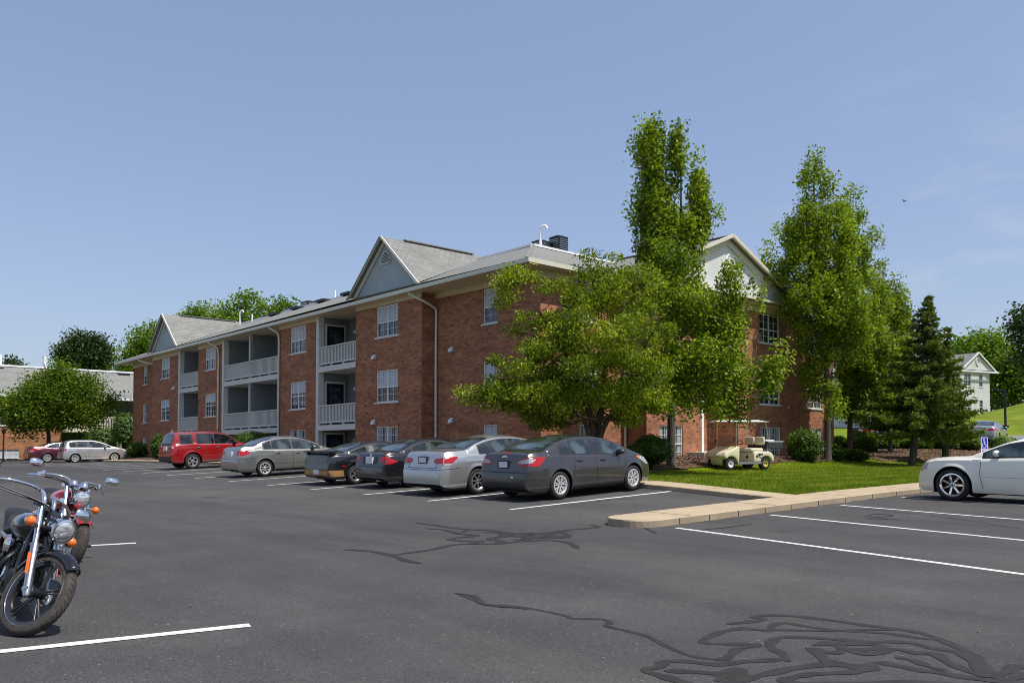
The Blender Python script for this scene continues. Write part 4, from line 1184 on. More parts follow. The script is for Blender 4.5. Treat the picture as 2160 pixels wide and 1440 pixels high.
        for hx, hz_ in g_('handles', ()):
            side('door_handle', M['black'], [(hx - .09, hz_ - .03), (hx + .1, hz_ - .03), (hx + .1, hz_ + .025), (hx - .09, hz_ + .025)], s, .002, .07, .02)
            bb = MB(); loc_, nn_, _, _ = bvh.ray_cast(Vector((X(hx), s * 3, hz_ * S)), Vector((0, -s, 0)))
            if loc_:
                bb.tube(catmull([loc_ + Vector((-.085, s * .004, 0)), loc_ + Vector((-.05, s * .028, .004)), loc_ + Vector((.05, s * .028, .004)), loc_ + Vector((.085, s * .004, 0))], 3), .013, 6)
                bb.build('door_handle', g_('hmat', g_('paint')), t, smooth=60)
        # mirror
        mx, mz = c['mirror']; loc_, nn_, _, _ = bvh.ray_cast(Vector((X(mx), s * 3, mz * S)), Vector((0, -s, 0)))
        bb = MB(); cc = loc_ + Vector((.01, s * .10, .035))
        bb.ellipsoid(cc, (.07, .105, .07), 12, 8); bb.bar(loc_ - Vector((0, s * .02, 0)), cc - Vector((0, 0, .03)), .08, .035)
        mr = bb.build('mirror', g_('mmat', g_('paint')), t, smooth=60)
        bb = MB(); bb.ellipsoid(cc + Vector((-.062, 0, 0)), (.014, .088, .055), 12, 6); bb.build('mirror_glass', M['cglass'], mr, smooth=60)
        # skirt strip
        if g_('strip'): 
            z = c['strip']; side('side_moulding', g_('stripmat', g_('paint')), [(ro / S + wr / S + .12, z - .03), (ro / S + wb / S - wr / S - .12, z - .03), (ro / S + wb / S - wr / S - .12, z + .03), (ro / S + wr / S + .12, z + .03)], s, .008, .15, .01)
    if g_('seamz'):
        z = c['seamz']
        for s in (1, -1):
            corner('bumper_seam', M['black'], [(.30, z), (1.02, z + .035), (1.02, z + .047), (.30, z + .012)], s, off=.003, rr=.001)
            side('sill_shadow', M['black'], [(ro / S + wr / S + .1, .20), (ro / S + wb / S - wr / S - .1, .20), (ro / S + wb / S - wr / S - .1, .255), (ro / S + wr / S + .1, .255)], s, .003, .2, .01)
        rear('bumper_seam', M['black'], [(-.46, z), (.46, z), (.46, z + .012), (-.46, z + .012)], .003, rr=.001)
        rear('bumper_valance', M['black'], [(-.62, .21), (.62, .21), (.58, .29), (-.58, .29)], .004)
    rx0, rx1, rw0, rw1 = c['rglass']
    plan('rear_trim', M['black'], [(rx0 - .03, -rw0 - .03), (rx1 + .03, -rw1 - .03), (rx1 + .03, rw1 + .03), (rx0 - .03, rw0 + .03)], .0025)
    plan('rear_window', g_('rgm', gm), [(rx0, -rw0), (rx1, -rw1), (rx1, rw1), (rx0, rw0)], .006)
    fx0, fx1, fw0, fw1 = c['fglass']
    plan('windshield_trim', M['black'], [(fx0 - .02, -fw0 - .02), (fx1 + .05, -fw1 - .02), (fx1 + .05, fw1 + .02), (fx0 - .02, fw0 + .02)], .0025)
    plan('windshield', gm, [(fx0, -fw0), (fx1, -fw1), (fx1, fw1), (fx0, fw0)], .006)
    for s in (1, -1):
        for q_, (poly, mat) in enumerate(g_('tail', ())): corner('taillight', mat, poly, s, off=.005 + .004 * q_)
        for q_, (poly, mat) in enumerate(g_('head', ())): corner('headlight', mat, poly, s, True, off=.005 + .004 * q_)
        for poly, mat in g_('rearpatch', ()): rear('reflector', mat, [(y * s, z) for y, z in poly][::s], .004)
        for poly, mat in g_('sidepatch', ()): side('side_marker', mat, poly, s, .005, .05, .01)
    for a in ax:
        for s in (1, -1):
            make_wheel(t, a - mid, s * (W / 2 - g_('wi', .115) * S), wr, g_('tw', .205) * S, g_('rim', .215) * S, g_('spokes', 7), s, g_('rimmat', M['hubcap']), g_('style', 'spoke'), .2 + a, g_('spw'))
    pl_ = g_('plate')
    if pl_:
        y, z, mt, fr = pl_
        loc_, nn_, _, _ = bvh.ray_cast(Vector((-6, y * S, z * S)), Vector((1, 0, 0)))
        bb = MB(); bb.box(loc_.x - .03, loc_.x + .05, y * S - .165, y * S + .165, z * S - .085, z * S + .085); p_ = bb.build('number_plate', fr or mt, t)
        if fr: 
            bb = MB(); bb.box(loc_.x - .034, loc_.x - .029, y * S - .135, y * S + .135, z * S - .062, z * S + .062); bb.build('plate_face', mt, p_)
    em = g_('emblem')
    if em:
        y, z, a, h, mt = em; loc_, nn_, _, _ = bvh.ray_cast(Vector((-6, y * S, z * S)), Vector((1, 0, 0)))
        bb = MB(); bb.lathe([(0, .014), (1, .010), (1.15, 0)], (0, 0, 0), (-1, 0, 0), 18)
        for v in bb.v: v.y = v.y * a + y * S; v.z = v.z * h + z * S; v.x += loc_.x - .002
        bb.build('emblem', mt, t, smooth=60)
    if g_('exhaust'):
        bb = MB(); bb.tube([(.12 * S - mid, -g_('exhaust') * S, (base + .03)), (-.0 - mid, -g_('exhaust') * S, base + .03)], .032, 10); bb.build('exhaust_pipe', M['steel'], t, smooth=60)
    bb = MB()     # underbody and axles so that nothing shows daylight between the wheels
    bb.box(.35 * S - mid, L - mid - .35 * S, -W * .36, W * .36, base - .03, base + .14)
    for a in ax: bb.tube([(a - mid, -W / 2 + .2, wr), (a - mid, W / 2 - .2, wr)], .07, 8); bb.box(a - mid - Ra * .96, a - mid + Ra * .96, -W * .30, W * .30, base, wr + Ra * .6)
    bb.build('underbody', M['black'], t)
    if g_('seat', True):
        pass
    if g_('extra'): c['extra'](t, bvh, X, side, rear, corner, plan, mid)
    return t, bvh, X

sedan_seams = lambda a, b_, c_: ((a, .34, a - .02, .88), (b_, .28, b_, .90), (c_, .30, c_ + .04, .86))
FOCUS = dict(L=4.53, W=1.82, wb=2.648, ro=1.0, wr=.325, rim=.212, paint=paint('charcoal_paint', (.056, .054, .054), .5, .28), cat='sedan',
    top=[(0, .58), (.035, .72), (.06, .86), (.09, 1.0), (.13, 1.075), (.24, 1.11), (.42, 1.115), (.62, 1.14), (1.05, 1.31), (1.5, 1.425), (1.95, 1.467), (2.3, 1.463), (2.72, 1.42), (3.1, 1.315), (3.45, 1.155), (3.72, 1.03), (3.9, .975), (4.2, .885), (4.40, .77), (4.5, .62), (4.53, .48)],
    belt=[(0, .96), (.3, 1.0), (1.0, 1.00), (1.8, .975), (2.6, .945), (3.4, .915), (3.8, .88), (4.5, .62)], crease=.80,
    dlo=[(1.13, 1.44), (1.50, 2.20), (2.34, 3.42)], rglass=(.66, 1.50, .60, .53), fglass=(2.80, 3.66, .55, .66), mirror=(3.12, .97),
    seams=((1.47, .55, 1.52, .96), (1.40, .34, 1.47, .55), (2.27, .27, 2.27, .93), (3.30, .28, 3.34, .88), (.66, .98, .70, 1.0)), handles=((1.68, .86), (2.50, .84)),
    tail=[([(.30, .85), (.42, .80), (.86, .79), (.98, .93), (1.00, .99), (.60, 1.0), (.42, .96)], M['redlens']), ([(.36, .87), (.46, .85), (.70, .87), (.80, .955), (.60, .965), (.44, .93)], M['clearlens'])],
    head=[([(.50, .66), (.78, .64), (1.15, .84), (1.05, .88), (.62, .80)], M['clearlens']), ([(1.02, .80), (1.13, .83), (1.16, .86), (1.08, .875)], M['amber'])],
    rearpatch=[([(.42, .33), (.68, .35), (.68, .41), (.42, .39)], M['redlens'])], plate=(0.0, .83, M['plate'], M['darkplate']), emblem=(0, 1.0, .075, .03, M['chrome']), spokes=7, style='y', rimmat=M['hubcap'])
def focus_extra(t, bvh, X, side, rear, corner, plan, mid):
    # dark valance, trunk-lid shut line, white sticker on the bumper, trunk spoiler, aerial
    rear('rear_valance', M['black'], [(-.80, .24), (.80, .24), (.74, .37), (.5, .42), (-.5, .42), (-.74, .37)], .006)
    for s in (1, -1): rear('trunk_seam', M['black'], [(s * .50, .70), (s * .515, .70), (s * .40, .655), (s * .39, .665)][::s], .003, rr=.001)
    rear('trunk_seam', M['black'], [(-.41, .652), (.41, .652), (.41, .664), (-.41, .664)], .003, rr=.001)
    rear('bumper_sticker', M['signwhite'], [(-.36, .52), (-.28, .52), (-.28, .57), (-.36, .57)], .006, rr=.001)
    b = MB(); p, n_, _, _ = bvh.ray_cast(Vector((X(1.62), 0, 5)), Vector((0, 0, -1)))
    b.tube([p, p + Vector((-.12, 0, .09))], .006, 6); b.ellipsoid(p, (.04, .02, .012), 8, 5); b.build('aerial', M['black'], t)
    rear('brake_lamp', M['redlens'], [(-.16, 1.085), (.16, 1.085), (.16, 1.10), (-.16, 1.10)], .004, rr=.002)
FOCUS['extra'] = focus_extra; FOCUS['seamz'] = .64

ACC = dict(L=4.93, W=1.846, wb=2.8, ro=1.13, wr=.33, rim=.22, paint=paint('silver_paint', (.47, .47, .465), .7, .28), cat='sedan',
    top=[(0, .60), (.04, .72), (.08, .88), (.12, 1.02), (.2, 1.10), (.36, 1.125), (.62, 1.13), (.85, 1.15), (1.25, 1.31), (1.7, 1.43), (2.15, 1.478), (2.5, 1.47), (2.95, 1.42), (3.35, 1.29), (3.7, 1.13), (3.95, 1.03), (4.4, .93), (4.75, .80), (4.88, .66), (4.93, .5)],
    belt=[(0, .92), (.4, .99), (1.2, .99), (2.5, .945), (3.6, .91), (4.1, .86), (4.93, .6)], crease=.84,
    dlo=[(1.28, 1.66), (1.71, 2.40), (2.50, 3.66)], rglass=(.92, 1.72, .64, .55), fglass=(3.0, 3.88, .56, .68), mirror=(3.3, .99),
    seams=((1.66, .40, 1.72, .96), (2.45, .27, 2.45, .93), (3.5, .28, 3.52, .88)), handles=((1.86, .87), (2.68, .85)),
    tail=[([(.36, .86), (.50, .78), (.80, .77), (.96, .93), (.98, .98), (.70, .98), (.40, .93)], M['redlens']), ([(.42, .80), (.52, .78), (.80, .77), (.86, .82), (.60, .83)], M['clearlens'])],
    head=[([(.55, .68), (.8, .68), (1.15, .86), (1.0, .90), (.62, .82)], M['clearlens'])],
    plate=(0.0, .90, M['plate'], M['darkplate']), emblem=(0, 1.045, .04, .035, M['chrome']), spokes=7, spw=1.0, rimmat=M['alloy'])
def acc_extra(t, bvh, X, side, rear, corner, plan, mid):
    rear('trunk_seam', M['black'], [(-.6, .70), (.6, .70), (.6, .712), (-.6, .712)], .003, rr=.001)
    for s in (1, -1): rear('trunk_seam', M['black'], [(s * .60, .70), (s * .612, .70), (s * .545, .82), (s * .535, .82)][::s], .003, rr=.001)
    rear('tailpipe_notch', M['black'], [(-.5, .24), (-.28, .24), (-.3, .31), (-.48, .31)], .004)
ACC['extra'] = acc_extra; ACC['seamz'] = .655
ACC_PLAIN = dict(ACC); 
CIVIC = dict(L=4.44, W=1.695, wb=2.62, ro=.96, wr=.30, rim=.205, paint=paint('black_paint', (.008, .008, .010), .15, .25), cat='coupe',
    top=[(0, .58), (.04, .70), (.07, .84), (.11, .98), (.18, 1.02), (.36, 1.035), (.58, 1.05), (.98, 1.22), (1.4, 1.345), (1.8, 1.397), (2.2, 1.39), (2.6, 1.31), (3.0, 1.13), (3.3, .98), (3.8, .88), (4.2, .76), (4.38, .6), (4.44, .46)],
    belt=[(0, .88), (.3, .93), (1.0, .93), (2., .90), (3.0, .86), (3.6, .82), (4.44, .55)], crease=.74, tumble=.43,
    dlo=[(1.05, 1.72), (1.78, 3.05)], rglass=(.62, 1.42, .58, .50), fglass=(2.45, 3.25, .50, .60), mirror=(2.85, .92),
    seams=((1.72, .30, 1.68, .90), (3.02, .28, 3.05, .84)), handles=((1.82, .80),),
    tail=[([(.40, .80), (.56, .70), (.76, .70), (.92, .76), (.60, .93), (.42, .90)], M['redlens'])],
    head=[([(.5, .60), (.75, .60), (1.05, .75), (.9, .78), (.55, .72)], M['clearlens'])],
    plate=(0.0, .80, M['plate'], None), emblem=(0, .95, .035, .03, M['chrome']), spokes=6, spw=.95, rimmat=M['hubcap'], exhaust=.45)
def civ_extra(t, bvh, X, side, rear, corner, plan, mid):
    rear('licence_recess', M['black'], [(-.36, .70), (.36, .70), (.40, .90), (-.40, .90)], .003)
    b = MB()
    for s in (1, -1): b.box(X(.58), X(.66), s * .70 * S - .01, s * .70 * S + .01, .08, .30)
    b.build('mud_flap', M['black'], t)
CIVIC['extra'] = civ_extra; CIVIC['seamz'] = .62
gold = simple('gold_bumper_paint', (.46, .25, .085), .42, .15, var=.1)
HATCH = dict(L=4.40, W=1.70, wb=2.47, ro=.92, wr=.305, rim=.20, paint=paint('worn_black_paint', (.012, .013, .017), .2, .30), cat='coupe', clad=gold, cladz=0,
    top=[(0, .52), (.03, .66), (.05, .84), (.08, .94), (.16, .985), (.34, .99), (.5, 1.0), (.95, 1.14), (1.4, 1.26), (1.8, 1.312), (2.2, 1.30), (2.55, 1.20), (2.95, 1.01), (3.2, .92), (3.8, .82), (4.2, .70), (4.35, .56), (4.4, .44)],
    belt=[(0, .84), (.3, .90), (1.0, .89), (2., .86), (3.0, .82), (3.6, .77), (4.4, .5)], crease=.70, tumble=.46,
    dlo=[(.80, 1.36), (1.72, 2.95)], rglass=(.50, 1.36, .60, .50), fglass=(2.35, 3.15, .50, .60), mirror=(2.75, .88), clear=.19,
    seams=((1.68, .30, 1.66, .86), (2.98, .28, 3.0, .80)), handles=((1.82, .74),), sidepatch=[([(.42, .56), (.56, .56), (.56, .60), (.42, .60)], M['redlens'])],
    head=[([(.5, .56), (.7, .56), (.9, .66), (.8, .68), (.55, .64)], M['clearlens'])], spokes=5, spw=1.2, rimmat=M['alloy'])
def hatch_extra(t, bvh, X, side, rear, corner, plan, mid):
    rear('tail_panel', M['tint'], [(-.66, .68), (.66, .68), (.66, .90), (-.66, .90)], .006, rr=.04)
    rear('lower_bumper', gold, [(-.80, .27), (.80, .27), (.82, .46), (-.82, .46)], .007, rr=.01)
    for s in (1, -1): side('lower_bumper', gold, [(.02, .27), (.50, .27), (.46, .46), (.02, .46)], s, .007, rr=.005)
    b = MB(); y = -.05; b.box(-mid - .03, -mid + .02, y - .14, y + .14, .32, .44); b.build('number_plate', M['plate'], t)
    b = MB(); zz = 1.005 * S
    P = [(X(.02), -.74, zz), (X(.30), -.74, zz + .015), (X(.30), .74, zz + .015), (X(.02), .74, zz)]
    b.prism(P, (0, 0, .03)); b.box(X(.08), X(.2), -.66, -.60, zz - .08, zz); b.box(X(.08), X(.2), .60, .66, zz - .08, zz); b.build('spoiler', M['black'], t)
    for s in (1, -1): side('quarter_panel', paint('dull_grey_reflection', (.14, .14, .15), .3, .38) if s == 1 else M['grey_reflection'], [(1.40, .91), (1.69, .90), (1.62, 1.14), (1.50, 1.16)], s, .009, rr=.02)  # grey reflection on the wide pillar, painted as a flat patch
M['grey_reflection'] = paint('grey_reflection_paint', (.14, .14, .15), .3, .38)
HATCH['extra'] = hatch_extra
COROLLA = dict(L=4.53, W=1.70, wb=2.60, ro=1.03, wr=.31, rim=.205, paint=paint('champagne_grey_paint', (.27, .27, .255), .7, .30), cat='sedan',
    top=[(0, .58), (.04, .70), (.07, .86), (.11, 1.02), (.18, 1.10), (.32, 1.125), (.50, 1.13), (.62, 1.15), (1.02, 1.32), (1.42, 1.44), (1.85, 1.483), (2.3, 1.475), (2.7, 1.41), (3.1, 1.24), (3.45, 1.07), (3.62, 1.0), (4.0, .93), (4.35, .80), (4.48, .66), (4.53, .48)],
    belt=[(0, .94), (.3, .985), (1.0, .98), (2.4, .945), (3.2, .915), (3.7, .87), (4.53, .6)], crease=.78,
    dlo=[(1.03, 1.32), (1.36, 2.12), (2.20, 3.28)], rglass=(.66, 1.40, .58, .50), fglass=(2.62, 3.46, .52, .62), mirror=(3.0, .98), strip=.50,
    seams=((1.42, .42, 1.38, .96), (2.16, .27, 2.16, .94), (3.16, .28, 3.2, .9)), handles=((1.55, .85), (2.36, .84)),
    tail=[([(.40, .86), (.52, .80), (.78, .80), (.90, .88), (.86, .98), (.60, 1.0), (.42, .96)], M['redlens'])], head=[([(.5, .66), (.75, .66), (1.0, .82), (.9, .86), (.55, .8)], M['clearlens'])],
    plate=(0, .86, M['plate'], None), emblem=(0, 1.0, .035, .025, M['chrome']), spokes=8, spw=.95, hmat=M['chrome'], exhaust=.5, seamz=.66)
SUV = dict(L=4.44, W=1.81, wb=2.62, ro=.95, wr=.355, rim=.225, paint=paint('red_paint', (.30, .003, .005), .12, .22), cat='SUV', clear=.30, pz=1.14, crease=.95, gap=.07, flare=.022, tumble=.27, cr=.32, ar=.08,
    top=[(0, .66), (.03, .80), (.05, 1.0), (.09, 1.16), (.14, 1.32), (.20, 1.50), (.27, 1.66), (.38, 1.71), (.9, 1.735), (1.6, 1.74), (2.2, 1.715), (2.6, 1.64), (2.92, 1.43), (3.2, 1.22), (3.38, 1.13), (3.8, 1.07), (4.2, 1.0), (4.35, .9), (4.41, .7), (4.44, .55)],
    belt=[(0, 1.06), (.4, 1.13), (1.2, 1.13), (2.4, 1.10), (3.2, 1.06), (3.6, 1.02), (4.44, .66)],
    septrim=True, dlo=[(.44, .98), (1.20, 1.97), (2.03, 3.12)], rglass=(.10, .26, .62, .58), fglass=(2.55, 3.28, .56, .64), mirror=(2.95, 1.13), mmat=M['black'], glass=M['tint'],
    seams=((1.14, .52, 1.12, 1.1), (2.02, .42, 2.02, 1.08), (2.98, .42, 3.02, 1.04)), handles=((1.28, .98), (2.16, .97)), hmat=M['chrome'],
    tail=[([(.52, .92), (.64, .90), (.74, .92), (.76, 1.14), (.58, 1.14), (.52, 1.06)], M['redlens']), ([(.58, .97), (.68, .97), (.68, 1.07), (.58, 1.07)], M['clearlens'])],
    head=[([(.5, .74), (.75, .74), (.95, .9), (.55, .92)], M['clearlens'])], plate=(0, .95, M['plate'], None), spokes=5, spw=1.5, rimmat=M['alloy'], tw=.235)
def suv_extra(t, bvh, X, side, rear, corner, plan, mid):
    b = MB()
    for s in (1, -1):
        P = [(X(.7), s * .52, 1.70 * S - .0), (X(.8), s * .52, 1.765 * S), (X(1.6), s * .52, 1.79 * S), (X(2.3), s * .51, 1.765 * S), (X(2.45), s * .51, 1.69 * S)]
        b.tube(catmull(P, 4), .018, 6)
    b.build('roof_rail', M['darkmetal'], t, smooth=60)
    rear('rear_bumper', M['black'], [(-.78, .40), (.78, .40), (.78, .60), (-.78, .60)], .006)
    for s in (1, -1):
        side('sill_trim', M['steel'], [(1.38, .34), (3.12, .34), (3.12, .39), (1.38, .39)], s, .02, .2, .01)
        side('roof_glint_trim', M['black'], [(1.06, 1.16), (1.13, 1.16), (1.10, 1.56), (1.05, 1.56)], s, .003) if False else None
SUV['extra'] = suv_extra
WAGON = dict(L=4.2, W=1.72, wb=2.48, ro=.72, wr=.30, rim=.205, paint=paint('pale_silver_paint', (.52, .52, .53), .6, .30), cat='hatchback', pz=1.05, crease=.82, tumble=.33, cr=.4, ar=.12,
    top=[(0, .58), (.04, .74), (.06, .90), (.10, 1.04), (.20, 1.27), (.32, 1.44), (.5, 1.51), (1.1, 1.545), (1.8, 1.53), (2.2, 1.46), (2.7, 1.26), (3.05, 1.09), (3.28, 1.01), (3.7, .93), (4.0, .80), (4.15, .63), (4.2, .48)],
    belt=[(0, .95), (.4, 1.01), (1.2, 1.0), (2.2, .965), (3.0, .93), (3.4, .89), (4.2, .6)],
    dlo=[(.42, .78), (.86, 1.52), (1.60, 2.92)], rglass=(.11, .30, .56, .50), fglass=(2.18, 3.0, .52, .62), mirror=(2.6, 1.0), seams=((1.0, .5, .84, .98), (1.56, .27, 1.56, .96), (2.8, .28, 2.84, .92)), handles=((1.0, .9), (1.72, .88)),
    tail=[([(.42, .82), (.56, .78), (.72, .82), (.70, .98), (.46, 1.0)], M['redlens'])], head=[([(.5, .66), (.75, .66), (1.05, .84), (.9, .88), (.55, .8)], M['clearlens']), ([(.95, .78), (1.05, .82), (1.0, .87), (.92, .84)], M['amber'])],
    plate=(0, .84, M['darkplate'], None), spokes=9, spw=1.3)
def wag_extra(t, bvh, X, side, rear, corner, plan, mid):
    for s in (1, -1): side('side_sill', M['white'], [(1.15, .235), (2.75, .235), (2.75, .31), (1.15, .31)], s, .02, .2, .01)
WAGON['extra'] = wag_extra
MAROON = dict(ACC); MAROON.update(paint=paint('maroon_paint', (.10, .010, .022), .4, .28), L=4.75, trim=M['chrome'], cat='coupe', spokes=9, spw=1.2, dlo=[(1.15, 1.9), (1.98, 3.6)], rimmat=M['hubcap'], seams=((1.9, .3, 1.9, .94), (3.45, .28, 3.5, .88)), handles=((2.05, .86),))
CHRY = dict(L=5.0, W=1.88, wb=3.05, ro=1.10, wr=.365, rim=.255, paint=paint('white_paint', (.86, .82, .70), .0, .30, .02), cat='sedan', pz=1.10, crease=.92, gap=.065, flare=.022, cf=.95, af=.34, clear=.2,
    top=[(0, .62), (.04, .8), (.08, 1.0), (.15, 1.08), (.7, 1.11), (1.2, 1.3), (1.7, 1.44), (2.2, 1.487), (2.65, 1.475), (3.0, 1.41), (3.35, 1.26), (3.66, 1.10), (3.82, 1.045), (4.2, 1.025), (4.55, .985), (4.78, .92), (4.90, .80), (4.97, .62), (5.0, .42)],
    belt=[(0, .96), (.6, 1.02), (1.6, 1.02), (3.0, .985), (3.6, .96), (4.3, .93), (4.7, .88), (5.0, .6)],
    dlo=[(1.2, 1.5), (1.6, 2.3), (2.42, 3.46)], rglass=(.76, 1.5, .62, .54), fglass=(2.92, 3.74, .56, .68), mirror=(3.20, 1.06), handles=((1.75, .9), (2.55, .88)), hmat=M['chrome'],
    seams=((1.75, .35, 1.6, .98), (2.38, .27, 2.38, .97), (3.50, .30, 3.56, .62), (3.56, .62, 3.54, .92)), sidepatch=[([(4.86, .66), (4.96, .66), (4.96, .715), (4.86, .715)], M['amber'])],
    tail=[([(.5, .8), (.7, .8), (.72, 1.02), (.5, 1.02)], M['redlens'])], head=[([(.5, .70), (.72, .70), (.76, .86), (.52, .88)], M['clearlens'])], spokes=7, spw=1.0, rimmat=M['chrome'], tw=.23)
def chry_extra(t, bvh, X, side, rear, corner, plan, mid):
    rear('grille', M['chrome'], [(-.42, .50), (.42, .50), (.46, .84), (-.46, .84)], .01, front=True)
    for s in (1, -1): side('body_crease', M['grey_line'], [(1.5, .56), (3.5, .56), (3.5, .568), (1.5, .568)], s, .002, .2, .001)  # thin grey strip paints in the shade line of a body crease
    plan('wiper_cowl', M['black'], [(3.70, -.62), (3.80, -.60), (3.80, .60), (3.70, .62)], .004)
M['grey_line'] = simple('panel_shadow_line', (.35, .35, .33), .6)
CHRY['extra'] = chry_extra
DARKSEDAN = dict(COROLLA); DARKSEDAN.update(paint=paint('dark_teal_paint', (.012, .022, .03), .4, .3), tail=[([(.12, .80), (.50, .78), (.80, .80), (.84, .95), (.12, .95)], M['redlens'])], plate=(0, .86, M['signwhite'], None), extra=None)

PT = .030
def park(spec, label, xr, yc, **k):
    """rear axle at (xr, yc), nose towards +X"""
    L = spec['L'] * S; ro = spec['ro'] * S; wb = spec['wb'] * S
    h0 = lot_h(xr, yc); h1 = lot_h(xr + wb, yc); p = math.atan2(h1 - h0, wb)
    xc = xr - ro + L / 2
    z = h0 + math.tan(p) * (xc - xr) + .006
    return make_car(spec, label, (xc, yc, z), k.get('hd', 0.), p)
park(FOCUS, 'charcoal grey four-door sedan parked nearest the kerb island, white sticker on its rear bumper', 12.52, 12.93)
park(ACC, 'bright silver four-door sedan between the charcoal sedan and the black coupe', 12.30, 15.42)
park(CIVIC, 'glossy black coupe with a plain white rear plate, next to the silver sedan', 12.62, 18.45)
park(HATCH, 'older black coupe with a rear spoiler and a gold lower bumper', 12.35, 20.85)
park(COROLLA, 'champagne grey four-door sedan between the red SUV and the gold-bumpered coupe', 12.50, 26.95)
park(SUV, 'red SUV with dark tinted windows and roof rails', 13.25, 35.45)
park(WAGON, 'pale silver hatchback parked far off beside the maroon car', 14.0, 56.6)
park(MAROON, 'maroon coupe partly hidden behind the pale silver hatchback', 13.1, 59.6)
hd = rad(90)
ch, _, _ = make_car(CHRY, 'white sedan nosing up to the kerb at the right edge', (18.68 + 1.88 * S / 2 - .03, 6.40 - (5.0 * S / 2 - .85 * S), lot_h(19, 6.4) + .006), hd, 0.)
make_car(DARKSEDAN, 'dark teal sedan on the upper lot, its red tail lights showing above the hedge', (52.4, 22.6, 1.1), 0.)
SILV2 = dict(ACC); SILV2['extra'] = None
make_car(SILV2, 'silver sedan on the upper lot below the grassy hill', (53.2, 16.3, 1.1), rad(8))
# ------------------------------------------------------------------ motorcycles
M['clearpl'] = None
def clear_plastic():
    t = NT('clear_plastic'); tr = t.n.new('ShaderNodeBsdfTransparent'); tr.inputs[0].default_value = (.72, .66, .58, 1)
    t.set(Base_Color=(.32, .28, .23), Roughness=.12); mx = t.n.new('ShaderNodeMixShader'); mx.inputs[0].default_value = .45
    t.link(tr.outputs[0], mx.inputs[1]); t.link(t.p.outputs[0], mx.inputs[2]); t.link(mx.outputs[0], t.out.inputs[0]); return t.m
M['clearpl'] = clear_plastic()
def lens_mat():
    t = NT('headlamp_lens'); v = t.coord('Object'); n = t.noise(t.mapping(v, (40, 6, 40)), 1., 3, .6)
    t.set(Base_Color=t.ramp(n.outputs[0], [(.35, (.30, .32, .33)), (.6, (.85, .87, .88))]), Metallic=.6, Roughness=.10, Coat_Weight=1., Coat_Roughness=.01); return t.m
M['lens'] = lens_mat()
M['mirror'] = simple('mirror_glass', (.8, .82, .85), .03, 1., var=.01)
M['reflector'] = simple('orange_reflector', (.90, .16, .01), .25, var=.1, coat=.8)
M['leather'] = simple('black_leather', (.014, .013, .013), .5, var=.3, vs=20, bump=.2)
M['blackgloss'] = paint('gloss_black_enamel', (.008, .008, .009), .1, .18)
M['discsteel'] = simple('brake_disc_steel', (.16, .15, .13), .35, 1., var=.12, vs=30)
def tread_mat():
    t = NT('tyre_tread'); v = t.coord('Object')
    w = t.n.new('ShaderNodeTexVoronoi'); w.inputs['Scale'].default_value = 30; t.link(v, w.inputs['Vector'])
    n = t.noise(v, 20, 4)
    t.set(Base_Color=t.ramp(n.outputs[0], [(.3, (.040, .034, .030)), (.7, (.085, .072, .062))]), Roughness=.88, Specular_IOR_Level=.25)
    t.bump(n.outputs[0], .3, .004); return t.m
M['tread'] = tread_mat()

